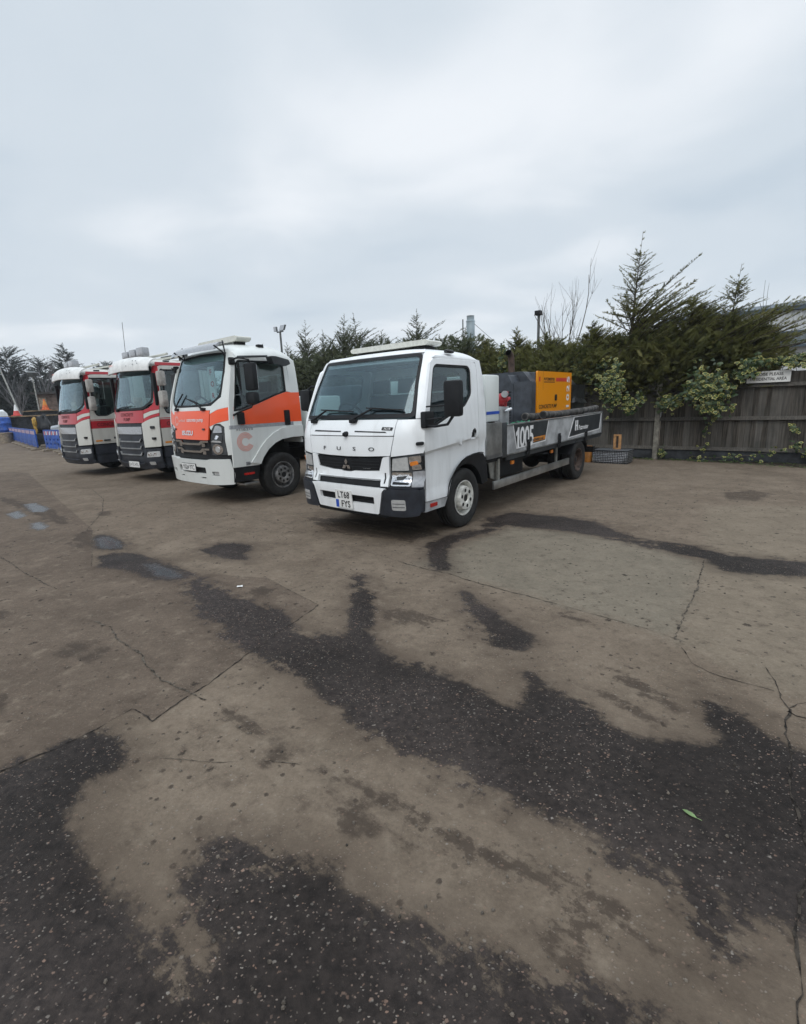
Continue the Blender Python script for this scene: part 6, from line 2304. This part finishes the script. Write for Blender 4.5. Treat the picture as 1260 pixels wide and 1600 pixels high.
def bare_tree(loc, rz, h, label, group, seed, mat='twig', stems=1, spread=.35, depth=4, r0=None, name='bare_tree', up=.55):
    T = thing(name, label, 'tree', loc, rz, group)
    rng = random.Random(seed)
    tr, tw = MB(), MB()
    def grow(p, d, L, r, lev):
        n = 4
        pts = [p]
        q = p.copy()
        dd = d.copy()
        for _ in range(n):
            dd = (dd + Vector((rng.uniform(-.12, .12), rng.uniform(-.12, .12), .06))).normalized()
            q = q + dd * (L / n)
            pts.append(q.copy())
        (tr if lev == 0 else tw).tube(pts, [r * (1 - .55 * k / n) for k in range(n + 1)], 6 if lev == 0 else 4, 0, False)
        if lev >= depth:
            return
        k = rng.randint(2, 4) if lev else rng.randint(4, 6)
        for i in range(k):
            f = rng.uniform(.35, .98)
            b = pts[min(n, int(f * n + .5))]
            a = rng.uniform(0, 2 * pi)
            nd = (dd + Vector((cos(a) * spread * 1.6, sin(a) * spread * 1.6, up * rng.uniform(0, 1)))).normalized()
            grow(b, nd, L * rng.uniform(.42, .68), r * .5, lev + 1)
    for s_ in range(stems):
        a = rng.uniform(0, 6.28)
        grow(Vector((rng.uniform(-.15, .15) * stems, rng.uniform(-.1, .1) * stems, 0)), Vector((cos(a) * .12, sin(a) * .12, 1)).normalized(), h * .56 * rng.uniform(.85, 1), r0 or h * .012, 0)
    tr.build('trunk', mat, T, 60)
    tw.build('branches', mat, T, 60)
    return T
bare_tree(fence_pt(-2.75, 1.3), FRZ, 5.7, 'leafless young tree with thin upright twigs above the orange pump', 'bare trees along the fence', 12, stems=2, spread=.32, depth=3, r0=.032, up=.9)
bare_tree(fence_pt(-2.05, 1.35), FRZ, 4.7, 'shorter leafless sapling between the bare tree and the tallest conifer', 'bare trees along the fence', 17, stems=1, spread=.25, depth=2, r0=.024, up=1.1)
bare_tree(fence_pt(1.75, 1.2), FRZ, 4.5, 'few bare upright shoots rising out of the rightmost conifer', 'bare trees along the fence', 23, stems=1, spread=.22, depth=2, r0=.02, up=1.2)

# ------------------------------------------------------------------ variegated ivy over the fence
def ivy(center, size, n, label, seed, leaf=.072, strand=None):
    """center (u, d, z) in fence axes, size the half extents"""
    T = thing('ivy', label, 'ivy', fence_pt(center[0], center[1], center[2]), FRZ, 'variegated ivy on the board fence')
    rng = random.Random(seed)
    m = MB()
    ed, ti = [], []
    shp = [(0, 0), (.5, .12), (.62, .5), (.36, .55), (0, 1.0), (-.36, .55), (-.62, .5), (-.5, .12)]
    clumps = [(rng.gauss(0, .5), rng.gauss(0, .4), rng.gauss(0, .5)) for _ in range(max(3, n // 40))]
    st = MB()
    n = int(n * (1.0 if strand else 1.15))
    for k in range(n):
        if strand:
            f = rng.random()
            i = min(len(strand) - 2, int(f * (len(strand) - 1)))
            g = f * (len(strand) - 1) - i
            p = Vector(strand[i]).lerp(Vector(strand[i + 1]), g) + Vector((rng.gauss(0, .05), rng.uniform(-.06, .01), rng.gauss(0, .05)))
        else:
            c = clumps[rng.randrange(len(clumps))]
            p = Vector(((c[0] + rng.gauss(0, .28)) * size[0], (c[1] + rng.gauss(0, .3)) * size[1], (c[2] + rng.gauss(0, .32)) * size[2]))
        nrm = Vector((rng.gauss(0, .5), -1 + rng.gauss(0, .35), .35 + rng.gauss(0, .45))).normalized()
        dn = Vector((rng.gauss(0, .5), -.2, -1 + rng.gauss(0, .4)))
        dn = (dn - nrm * dn.dot(nrm)).normalized()
        bt = nrm.cross(dn)
        L = leaf * rng.uniform(.65, 1.35)
        o = len(m.v)
        t = rng.random()
        cc = p + dn * L * .45
        m.v.append(tuple(cc + nrm * L * .08))
        ed.append(0.0); ti.append(t)
        for a, b in shp:
            m.v.append(tuple(p + bt * a * L + dn * b * L))
            ed.append(1.0); ti.append(t)
        for q in range(8):
            m.face((o, o + 1 + q, o + 1 + (q + 1) % 8))
    m.attrs['edge'] = ed
    m.attrs['tint'] = ti
    m.build('leaves', 'ivy_leaf', T, 0)
    if strand:
        st.tube(strand, .006, 5)
    else:
        for c in clumps[:14]:
            q = Vector((c[0] * size[0], c[1] * size[1], c[2] * size[2]))
            st.tube([q + Vector((rng.uniform(-.1, .1), .08, size[2] * .9)), q + Vector((0, .03, .1)), q + Vector((rng.uniform(-.1, .1), 0, -.2))], .005, 4)
    st.build('stem', 'twig', T, 60)
ivy((-.95, -.62, 1.72), (.30, .14, .42), 520, 'clump of yellow-edged ivy hanging beside the tail of the flatbed', 1)
ivy((-.52, -.45, 1.42), (.17, .12, .24), 200, 'small ivy clump just left of the concrete post', 2)
ivy((.15, -.42, 1.38), (.26, .12, .20), 220, 'ivy clump capping the concrete post', 3)
ivy((.95, -.58, 1.62), (.36, .16, .36), 760, 'largest hanging clump of yellow-edged ivy, right of the concrete post', 4)
ivy((1.34, -.34, 1.45), (.14, .10, .26), 150, 'ivy trailing down left of the white notice', 5)
ivy((1.70, -.40, 2.0), (.24, .12, .17), 280, 'golden ivy spilling over the left end of the white notice', 6)
ivy((2.35, -.10, 2.12), (.38, .14, .10), 330, 'ivy along the fence top above the white notice', 7, .062)
ivy((2.95, -.10, 2.18), (.36, .14, .16), 300, 'ivy along the fence top to the right of the notice', 8, .062)
ivy((1.05, -.12, 1.2), (1, 1, 1), 46, 'thin ivy strand dangling down the middle of the fence', 9, .05, [(.25, 0, 0), (.1, -.02, -.25), (-.05, -.03, -.42), (0, -.03, -.75), (-.05, -.04, -.95)])
ivy((1.3, -.3, .12), (1, 1, 1), 60, 'ivy creeping along the foot of the fence towards the right', 10, .055, [(-.55, 0, .0), (-.2, -.05, -.03), (.2, 0, .0), (.7, .05, .06), (1.0, .08, .14), (1.35, .1, .26)])
ivy((2.62, -.12, .75), (.10, .04, .10), 26, 'little ivy tuft half way up the fence at the far right', 11, .06)
ivy((.2, -.2, .2), (.10, .06, .18), 50, 'ivy tuft at the foot of the concrete post', 12, .055)
ivy((2.85, -.2, .35), (.2, .08, .22), 60, 'ivy tuft low on the fence at the right edge', 13, .055)
ivy((-1.5, -.3, 2.15), (.4, .12, .25), 200, 'ivy growing up through the conifer above the rear of the flatbed', 14)
ivy((-4.15, -.1, 2.55), (.16, .1, .3), 90, 'pale ivy sprays in the conifer above the bent exhaust', 15)

# ------------------------------------------------------------------ leaf litter and weeds in the earth strip
def litter():
    rng = random.Random(9)
    m = MB()
    ti = []
    for k in range(520):
        u = rng.uniform(-1.6, 3.6)
        d = -rng.random() ** 1.6 * (.35 + .25 * max(0, u - 1)) - .06
        p = fence_pt(u, d, .006 + rng.random() * .012)
        L = rng.uniform(.02, .05)
        a = rng.uniform(0, 6.28)
        x, y = Vector((cos(a), sin(a), rng.uniform(-.2, .3))) * L, Vector((-sin(a), cos(a), rng.uniform(-.2, .3))) * L * .5
        m.add([p - x, p + y, p + x, p - y], [(0, 1, 2, 3)])
        ti += [rng.random()] * 4
    m.attrs['tint'] = ti
    o = m.build('leaf_litter', 'moss_leaf', None, 0)
    tag(o, kind='stuff')
litter()

# ------------------------------------------------------------------ things by the fence
def toolbox():
    T = thing('tool_chest', 'low aluminium chequer-plate chest on the ground against the fence', 'tool chest', fence_pt(-.70, -1.34, 0), FRZ - radians(3))
    m = MB()
    m.bx(-.39, .39, .0, .42, .03, .285, 0, .012)
    m.bx(-.36, .36, .03, .39, 0, .03)
    b = m.build('body', 'checker_plate', T, 40)
    m = MB()
    m.bx(-.405, .405, -.015, .435, .287, .315, 0, .01)
    m.build('lid', 'checker_plate', T, 40)
    m = MB()
    m.tube([(-.12, -.012, .20), (-.12, -.03, .20), (.0, -.03, .20), (.0, -.012, .20)], .007, 6)
    m.build('handle', 'alu', b)
toolbox()
def offcut():
    T = thing('batten_stack', 'upright raw timber frame of two battens standing on the chequer-plate chest', 'timber', fence_pt(-.62, -1.08, .316), FRZ)
    m = MB()
    m.bx(-.085, -.028, -.02, .02, 0, .34, 0, .003)
    m.bx(.028, .085, -.02, .02, 0, .34, 0, .003)
    m.bx(-.028, .028, -.018, .018, .305, .34)
    m.bx(-.028, .028, -.018, .018, .0, .03)
    m.build('batten', 'new_timber', T, 0)
    m = MB()
    m.bx(-.028, .028, .012, .018, .03, .305)
    m.build('backing', 'bark', T, 0)
offcut()
def gas():
    T = thing('gas_cylinder', 'orange-brown cylinder with a wider collar standing left of the chequer-plate chest', 'cylinder', fence_pt(-1.24, -1.20, 0), FRZ)
    m = MB()
    m.lathe([(.001, 0), (.085, 0), (.09, .02), (.09, .27), (.075, .29), (.001, .29)], (0, 0, 0), 'z', 20)
    m.build('body', 'gas_orange', T, 50)
    m = MB()
    m.lathe([(.07, .29), (.085, .29), (.085, .385), (.07, .385), (.065, .36), (.001, .35)], (0, 0, 0), 'z', 20)
    m.build('collar', 'gas_orange', T, 50)
gas()

# ------------------------------------------------------------------ masts, flue, warehouse behind
def floodmast():
    T = thing('floodlight_mast', 'grey mast with two floodlights above the conifers, left of the flatbed', 'floodlight', fence_pt(-16.6, 2.0), FRZ)
    m = MB()
    m.tube([(0, 0, 0), (0, 0, 5.0)], [.06, .045], 10)
    m.tube([(-.22, 0, 5.02), (.22, 0, 5.02)], .03, 8)
    m.build('pole', 'mast_grey', T, 60)
    for s, tilt in ((-1, .5), (1, .12)):
        m = MB()
        x = s * .22
        c, q = cos(tilt), sin(tilt)
        pts = [(-.16, 0), (.16, 0), (.16, .24), (-.16, .24)]
        for y in (-.12, -.02):
            for a, b in pts:
                m.v.append((x + a * (1 if s > 0 else .55) + s * b * q * .5, y + b * .4 * (1 if s > 0 else .3), 5.05 + b * c))
        o = 0
        m.f = [(0, 1, 2, 3), (7, 6, 5, 4), (0, 4, 5, 1), (1, 5, 6, 2), (2, 6, 7, 3), (3, 7, 4, 0)]
        m.mi = [1, 0, 0, 0, 0, 0]
        m.build('floodlight', ['mast_grey', 'lens_grey'], T, 0)
floodmast()
def smallmast():
    T = thing('camera_mast', 'thin post with a small dark lamp head above the conifers, right of the flue', 'post', fence_pt(-4.12, 2.4), FRZ)
    m = MB()
    m.tube([(0, 0, 0), (0, 0, 4.1)], [.05, .045], 8)
    m.build('pole', 'mast_grey', T, 60)
    m = MB()
    m.bx(-.09, .10, -.14, .06, 4.1, 4.24, 0, .02)
    m.build('lamp_head', 'black_plastic', T, 40)
smallmast()
def flue():
    p = fence_pt(-18.2, 22)
    T = thing('steel_flue', 'tall pale steel flue with guy wires beyond the hedge, over the flatbed cab', 'chimney', p, FRZ)
    m = MB()
    m.lathe([(.33, 0), (.33, 7.55), (.36, 7.56), (.36, 7.62), (.30, 7.66), (.29, 7.95), (.31, 8.0), (.25, 8.0), (.25, 7.0)], (0, 0, 0), 'z', 24)
    m.build('stack', 'flue_steel', T, 40)
    for a, b in (((.3, 0, 7.4), (3.2, 1, 4.6)), ((-.3, 0, 7.4), (-2.4, 1, 5.0))):
        m = MB()
        m.tube([a, b], .018, 5)
        m.build('guy_wire', 'mast_grey', T, 0)
    m = MB()
    m.tube([(-.95, .4, 0), (-.95, .4, 7.9)], .05, 6)
    for z in (6.0, 6.6, 7.2):
        m.tube([(-1.15, .4, z), (-.75, .4, z)], .02, 5)
    m.build('lattice_mast', 'mast_grey', T, 0)
    m = MB()
    m.bx(-2.5, 7.5, 1.5, 12, 0, 5.2)
    m.prism([(1.3, 5.2), (12.2, 5.2), (6.8, 6.2)], -2.7, 7.7, 0, 'yz')
    o = m.build('boiler_house', 'cladding', None, 0)
    o.location = p
    o.rotation_euler = (0, 0, FRZ)
    tag(o, 'low pale building under the steel flue, mostly hidden by conifers', 'building')
flue()
def warehouse():
    T = thing('warehouse', 'grey ribbed-metal warehouse with a dark roof edge beyond the fence on the right', 'building', fence_pt(-3.5, 17), FRZ)
    m = MB()
    L = 24.0
    m.bx(0, L, .3, 16, 0, 3.40)
    m.build('wall', 'cladding', T, 0)
    m = MB()
    n = int(L / .20)
    vs = []
    fs = []
    for i in range(n * 4 + 1):
        x = i * .05
        y = (0, 0, .045, .045)[i % 4]
        vs += [(x, y, 4.12), (x, y, 5.02)]
    for i in range(n * 4):
        fs.append((2 * i, 2 * i + 2, 2 * i + 3, 2 * i + 1))
    m.add(vs, fs)
    m.bx(0, L, .10, .3, 3.4, 5.0)
    m.build('cladding_panel', 'cladding', T, 0)
    m = MB()
    m.bx(-.1, L + .1, -.15, 16.2, 5.03, 5.22)
    m.prism([(-.1, 5.22), (16.2, 5.22), (8, 6.4)], -.1, L + .1, 0, 'yz')
    m.build('roof', 'cladding_blue', T, 0)
    for z in (4.06, 3.42):
        m = MB()
        m.bx(0, L, -.10, .09, z - .05, z + .05)
        m.build('ledge', 'cladding_blue', T, 0)
    k = 0
    x = 1.0
    while x + 1.3 < L:
        m = MB()
        m.bx(x, x + .05, -.03, .05, 3.48, 4.0)
        m.bx(x + 1.25, x + 1.3, -.03, .05, 3.48, 4.0)
        f = m.build('window', 'cladding_trim', T, 0)
        m = MB()
        m.bx(x + .05, x + 1.25, .02, .04, 3.48, 4.0)
        m.build('pane', 'house_glass', f, 0)
        x += 1.3
warehouse()

# ------------------------------------------------------------------ far left: barriers and clutter
def barrier_proto(pattern):
    T = thing('plastic_barrier', '', 'barrier')
    m = MB()
    # moulded frame with holes: outer board pierced by rounded slots
    Y = lambda u, v: Vector((u, 0, v))
    holes = []
    if pattern == 'slots':
        for i in range(4):
            for z in (.34, .54):
                x = -.72 + .48 * i
                holes.append(rp(rect(x - .09, x + .09, z - .045, z + .045), .03, 2))
    else:
        for i in range(7):
            holes.append(rp(rect(-.86 + .27 * i, -.76 + .27 * i, .17, .26), .02, 2))
    m.patch(rp(rect(-1.0, 1.0, .13, 1.0), .06), Y, (0, -1, 0), .055, .027, holes, .5)
    m.patch(rp(rect(-.97, .97, .63, .69), .02), Y, (0, -1, 0), .075, .037, (), .5)
    b = m.build('panel', 'barrier_blue', T, 30)
    m = MB()
    for i in range(8):
        x0 = -.9 + .225 * i
        m.patch([(x0, .76), (x0 + .11, .76), (x0 + .15, .93), (x0 + .04, .93)], Y, (0, -1, 0), .062, .031, (), .5, i % 2)
    m.build('stripe', ['ink_coral', 'ink_white'], b)
    for x in (-.7, .7):
        m = MB()
        m.bx(x - .12, x + .12, -.28, .28, 0, .09, 0, .03)
        m.bx(x - .05, x + .05, -.06, .06, .09, .2, 0, .01)
        m.build('foot', 'sandy_plastic', T, 0)
    return T
GB = 'blue plastic site barriers along the far left'
bp = barrier_proto('slots')
bp['label'] = 'blue slotted plastic barrier standing right beside the front of the leftmost striped truck'
bp['group'] = GB
bp.location = (-16.2, 22.75, 0)
bp.rotation_euler = (0, 0, atan2(23.8 - 21.7, -17.75 + 15.0) + pi)
b2 = copy_tree(bp)
b2.location = (-14.65, 21.15, 0)
b2.rotation_euler = (0, 0, radians(-52))
b2['label'] = 'blue slotted plastic barrier half hidden behind the leftmost striped truck'
q0, q1 = Vector((-17.8, 23.9)), Vector((-35.6, 43.5))
dr = (q1 - q0).normalized()
solid = barrier_proto('solid')
names = ['nearest solid blue barrier with faded red and white stripes', 'second solid blue barrier in the row running away',
         'third solid blue barrier in the row running away', 'fourth solid blue barrier in the row running away', 'fifth solid blue barrier in the row running away',
         'sixth solid blue barrier in the row running away', 'far solid blue barrier beside the sandy tub', 'far solid blue barrier beyond the sandy tub', 'farthest solid blue barrier at the left edge']
for i, nm in enumerate(names):
    o = solid if i == 0 else copy_tree(solid)
    p = q0 + dr * (1.05 + 2.1 * i)
    o.location = (p.x, p.y, 0)
    o.rotation_euler = (0, 0, atan2(-dr.y, -dr.x))
    o['label'] = nm
    o['group'] = GB

def tub():
    T = thing('plastic_tub', 'sandy coloured tub on the ground in front of the blue barriers', 'tub', (-26.3, 32.6, 0))
    m = MB()
    m.lathe([(.001, 0), (.34, 0), (.42, .62), (.45, .64), (.44, .68), (.40, .68), (.36, .55), (.001, .5)], (0, 0, 0), 'z', 20)
    m.build('body', 'sandy_plastic', T, 40)
    m = MB()
    m.lathe([(.08, -.07), (.2, -.07), (.22, 0), (.2, .07), (.08, .07)], (-.75, -.2, .2), 'y', 18)
    m.build('wheel', 'rubber', T, 40)
tub()
def container(loc, rz, lx, ly, h, label, boards):
    T = thing('timber_skip', label, 'skip', loc, rz)
    m = MB()
    m.prism([(-lx / 2 + .25, 0), (lx / 2 - .25, 0), (lx / 2, h), (-lx / 2, h)], -ly / 2, ly / 2)
    for k in range(5):
        x = -lx / 2 + .4 + (lx - .8) * k / 4
        m.bx(x - .05, x + .05, -ly / 2 - .06, -ly / 2, .2, h)
    m.build('body', 'skip_dark', T, 0)
    rng = random.Random(3)
    for k in range(boards):
        m = MB()
        y = -ly / 2 - .15 + (ly + .2) * k / boards
        dx = rng.uniform(-.3, .3)
        z = h + .002 + .045 * (k % 2)
        m.bx(-lx / 2 - .2 + dx, lx / 2 + .3 + dx, y, y + .24, z, z + .04, 0, .005)
        m.build('board', 'timber', T, 0)
    return T
container((-27.6, 36.6, 0), radians(28), 3.0, 1.6, 1.66, 'dark skip topped with pale planks behind the blue barriers, carrying the red and white cone', 6)
container((-28.6, 41.0, 0), radians(24), 3.2, 1.6, 2.05, 'taller dark stack with planks on top, further right behind the first skip', 5)
def cone(loc, h, r, mats, label):
    T = thing('traffic_cone', label, 'traffic cone', loc, 0.4, 'traffic cones on the plank tops')
    m = MB()
    m.bx(-r * 1.25, r * 1.25, -r * 1.25, r * 1.25, 0, .05, 0, .01)
    m.lathe([(r, .05), (r * .62, h * .45)], (0, 0, 0), 'z', 20)
    b = m.build('base', mats[0], T, 50)
    m = MB()
    m.lathe([(r * .62, h * .45), (r * .30, h * .84)], (0, 0, 0), 'z', 20)
    m.build('sleeve', mats[1], T, 50)
    m = MB()
    m.lathe([(r * .30, h * .84), (r * .17, h), (.001, h)], (0, 0, 0), 'z', 20)
    m.build('tip', mats[2], T, 50)
cone((-27.95, 36.1, 1.75), .80, .22, ('cone_red', 'ink_white', 'ink_white'), 'red traffic cone with a white sleeve on the planks of the skip')
cone((-29.2, 40.9, 2.14), .88, .26, ('cone_orange', 'ink_orange', 'cone_orange'), 'stubby orange and amber cone on the plank stack left of the brown shed')
def machine():
    T = thing('site_machine', 'small machine with a yellow end under a black cover, in front of the silver van', 'machine', (-19.75, 27.0, 0), radians(35))
    T.scale = (.5, .6, 1.0)
    m = MB()
    m.bx(-.8, .9, -.4, .4, .12, .7, 0, .05)
    m.build('chassis', 'skip_dark', T, 0)
    m = MB()
    m.lathe([(.001, -.22), (.2, -.2), (.29, -.05), (.27, .15), (.15, .24), (.001, .25)], (-.45, 0, 1.32), 'x', 16)
    m.bx(-.62, -.3, -.2, .2, .7, 1.2, 0, .06)
    m.build('engine', 'machine_yellow', T, 40)
    m = MB()
    blob(m, (.35, 0, 1.12), (.62, .45, .52), random.Random(4), 9)
    m.build('cover', 'sheet_black', T, 60)
    for x in (-.5, .6):
        m = MB()
        m.lathe([(.08, -.08), (.24, -.08), (.26, 0), (.24, .08), (.08, .08)], (x, -.45, .26), 'y', 18)
        m.build('wheel', 'rubber', T, 40)
machine()
def van(loc, rz, label, paint_, hood=True):
    T = thing('van', label, 'van', loc, rz)
    m = MB()
    w = .95
    # body sections along x: nose at +x
    sec = [(2.45, .45, .80, .80), (2.35, .35, 1.0, .9), (1.55, .32, 1.15, .95), (.75, .30, 2.05, .80), (.45, .30, 2.2, .80), (-2.3, .30, 2.25, .82), (-2.5, .35, 2.1, .78)]
    ring = []
    for x, z0, z1, wt in sec:
        P = [(-w, z0), (w, z0), (w, z0 + .5 * (z1 - z0)), (wt * .98, z1 - .12), (wt * .8, z1), (-wt * .8, z1), (-wt * .98, z1 - .12), (-w, z0 + .5 * (z1 - z0))]
        ring.append([(x, a, b) for a, b in P])
    o = 0
    for r in ring:
        m.v += r
    for i in range(len(ring) - 1):
        for k in range(8):
            a, b = i * 8 + k, i * 8 + (k + 1) % 8
            m.face((a, b, b + 8, a + 8))
    m.face(tuple(range(8)))
    m.face(tuple((len(ring) - 1) * 8 + k for k in range(8)))
    m.build('body', paint_, T, 30)
    m = MB()
    m.add([(1.50, -.82, 1.20), (1.50, .82, 1.20), (.80, .72, 2.0), (.80, -.72, 2.0)], [(0, 1, 2, 3)])
    m.build('windscreen', 'black_gloss', T, 0)
    for s in (1, -1):
        m = MB()
        m.add([(1.25, s * .985, 1.22), (.62, s * .955, 1.30), (-.35, s * .955, 1.32), (-.35, s * .86, 1.95), (.70, s * .86, 1.92)], [(0, 1, 2, 3, 4)])
        m.build('side_window', 'black_gloss', T, 0)
        m = MB()
        m.bx(1.0, 1.15, s * .97, s * 1.2, 1.25, 1.5, 0, .03)
        m.build('mirror', 'black_plastic', T, 0)
        m = MB()
        m.bx(2.36, 2.46, s * .55, s * .88, .72, .92, 0, .03)
        m.build('headlight', 'lens_clear', T, 0)
        for x in (1.55, -1.55):
            wheel(T, x, s * .93, .33, .2, s, 'small')
    m = MB()
    m.bx(2.40, 2.52, -.9, .9, .32, .6, 0, .04)
    m.build('bumper', 'black_plastic', T, 0)
van((-20.0, 32.2, 0), radians(208), 'silver van with a slanted windscreen behind the yellow and black machine', 'car_silver')
van((-30.9, 35.2, 0), radians(262), 'white van cut off by the left edge of the photo', 'white_paint')
def shed():
    T = thing('shed', 'long brown brick shed with a flat dark roof behind the leftmost striped truck', 'building', (-30.6, 45.6, 0), radians(22))
    m = MB()
    m.bx(-2.2, 9, 0, 6, 0, 3.6)
    m.build('wall', 'brick_brown', T, 0)
    m = MB()
    m.bx(-2.5, 9.3, -.35, 6.3, 3.6, 3.78)
    m.build('roof', 'roof_felt', T, 0)
    m = MB()
    m.bx(-.6, .6, -.04, .02, 1.6, 2.5)
    f = m.build('window', 'skip_dark', T, 0)
    m = MB()
    m.bx(-2.0, -1.45, -.05, .0, 2.5, 3.3)
    m.build('poster', 'sandy_plastic', T, 0)
shed()
def lamp_post():
    T = thing('street_lamp', 'old lantern street lamp in front of the bare trees at the far left', 'street lamp', (-29.1, 40.0, 0))
    m = MB()
    m.tube([(0, 0, 0), (0, 0, 1.0), (0, 0, 4.7)], [.09, .06, .04], 8)
    m.build('pole', 'galv', T, 60)
    m = MB()
    m.lathe([(.05, 4.7), (.2, 4.75), (.26, 5.0), (.40, 5.03), (.22, 5.18), (.001, 5.22)], (0, 0, 0), 'z', 14)
    m.build('lantern', 'mast_grey', T, 30)
lamp_post()
def lean_pole():
    T = thing('leaning_pole', 'pale pole leaning to the left among the trees at the left edge', 'pole', (-29.9, 38.6, 0))
    m = MB()
    m.tube([(.75, 0, 0), (.1, 0, 2.6), (-.55, 0, 5.45)], [.07, .06, .05], 8)
    m.build('shaft', 'galv', T, 60)
lean_pole()
def drum():
    T = thing('plastic_drum', 'blue plastic drum behind the barriers at the left edge', 'drum', (-28.15, 35.0, 0))
    m = MB()
    m.lathe([(.001, 1.35), (.3, 1.35), (.42, 1.28), (.42, .95), (.44, .92), (.42, .88), (.42, .5), (.44, .47), (.42, .43), (.42, .05), (.38, 0), (.001, 0)], (0, 0, .35), 'z', 20)
    m.bx(-.5, .5, -.5, .5, 0, .35)
    m.build('body', 'barrier_blue', T, 40)
drum()
GT = 'dark evergreen trees beyond the far left of the yard'
for i, (x, y, h, R, lb) in enumerate([(-40.8, 62, 10.2, 2.6, 'pointed dark evergreen rising above the leftmost striped truck'), (-46.5, 60, 9.9, 4.2, 'tall broad evergreen at the left edge of the photo'),
                                     (-43.4, 61, 8.6, 3.8, 'rounded evergreen behind the leaning pole'), (-38.3, 58, 7.6, 3.2, 'lower evergreen behind the street lamp'),
                                     (-36.5, 63, 8.0, 3.4, 'evergreen behind the brown shed roof'), (-33.0, 64, 8.0, 3.2, 'evergreen seen between the two striped trucks'), (-51, 62, 10.5, 4.4, 'evergreen at the extreme left edge, partly cut off by the photo')]):
    conifer((x, y, 0), i * 1.3, h, R, lb, GT, 120 + i, .3, 230, 'evergreen_haze', 'haze_core', (.1, 0), .42, .12, .12, (5, 48), .55, core_f=.8, blades=4, fill=1500)
GBT = 'bare winter trees at the far left'
for i, (x, y, h, lb) in enumerate([(-37.0, 52, 9.2, 'tall bare tree behind the street lamp'), (-37.9, 50, 7.4, 'bare tree between the leaning pole and the street lamp'), (-35.2, 50, 8.0, 'bare tree left of the brown shed'),
                                  (-40.2, 47, 6.8, 'bare tree at the left edge, behind the white van'), (-36.5, 60, 9.6, 'faint bare tree right of the pointed evergreen')]):
    bare_tree((x, y, 0), i * 2.0, h, lb, GBT, 60 + i, 'far_twig', 1 + i % 2, .38, 4, .10, up=.5)

# ------------------------------------------------------------------ litter on the yard
def scrap():
    m = MB()
    m.add([(-.024, -.014, .006), (.0, -.019, .012), (.028, -.008, .006), (.024, .014, .014), (-.004, .019, .006), (-.026, .008, .012), (0, 0, .014)],
          [(0, 1, 6), (1, 2, 6), (2, 3, 6), (3, 4, 6), (4, 5, 6), (5, 0, 6)])
    o = m.build('paper_scrap', 'paper', None, 0)
    o.location = (-1.53, 4.17, 0)
    tag(o, 'crumpled white paper scrap on the ground in front of the orange truck', 'litter')
    m = MB()
    pts = [(0, -.035), (.010, -.018), (.013, .0), (.009, .02), (0, .036), (-.009, .02), (-.013, 0), (-.010, -.018)]
    m.v = [(0, 0, .008)] + [(a, b, .005 + .25 * abs(a)) for a, b in pts]
    m.f = [(0, 1 + k, 1 + (k + 1) % 8) for k in range(8)]
    m.mi = [0] * 8
    m.tube([(0, -.035, .006), (.004, -.055, .006)], .0015, 5)
    o = m.build('fallen_leaf', 'fresh_leaf', None, 0)
    o.location = (1.06, 1.54, 0)
    o.scale = (.78, .78, .78)
    o.rotation_euler = (0, 0, radians(35))
    tag(o, 'single green leaf lying on the wet dark tarmac in front', 'leaf')
scrap()

def grit():
    """loose chippings and crumbs lying on the yard"""
    rng = random.Random(77)
    m = MB()
    ti = []
    for k in range(900):
        d = .9 + 9.0 * rng.random() ** 1.6
        a = rng.uniform(-.75, .75)
        x, y = d * sin(a), d * cos(a)
        r = rng.uniform(.002, .0065) * (1 + .08 * d)
        o = len(m.v)
        ph = rng.uniform(0, 6)
        pts = [(cos(ph + 2 * pi * q / 5) * r * rng.uniform(.7, 1.3), sin(ph + 2 * pi * q / 5) * r * rng.uniform(.7, 1.3)) for q in range(5)]
        m.v += [(x + a_, y + b_, .001) for a_, b_ in pts] + [(x + a_ * .6, y + b_ * .6, .001 + r * rng.uniform(.7, 1.1)) for a_, b_ in pts]
        for q in range(5):
            m.face((o + q, o + (q + 1) % 5, o + 5 + (q + 1) % 5, o + 5 + q))
        m.face(tuple(o + 5 + q for q in range(5)))
    o = m.build('gravel', 'loose_stone', None, 0)
    tag(o, kind='stuff')
grit()

# ------------------------------------------------------------------ damp winter air
def haze():
    m = MB()
    m.bx(-1000, 1000, -1000, 1000, -1.0, 14.0)
    t = NT('haze_air')
    v = t.new('ShaderNodeVolumePrincipled')
    v.inputs['Color'].default_value = (0.86, 0.91, 0.97, 1)
    v.inputs['Density'].default_value = 0.0007
    t.l.new(v.outputs[0], t.out.inputs['Volume'])
    MAT['haze_air'] = t.m
    o = m.build('haze', 'haze_air', None, 0)
    tag(o, kind='stuff')
haze()
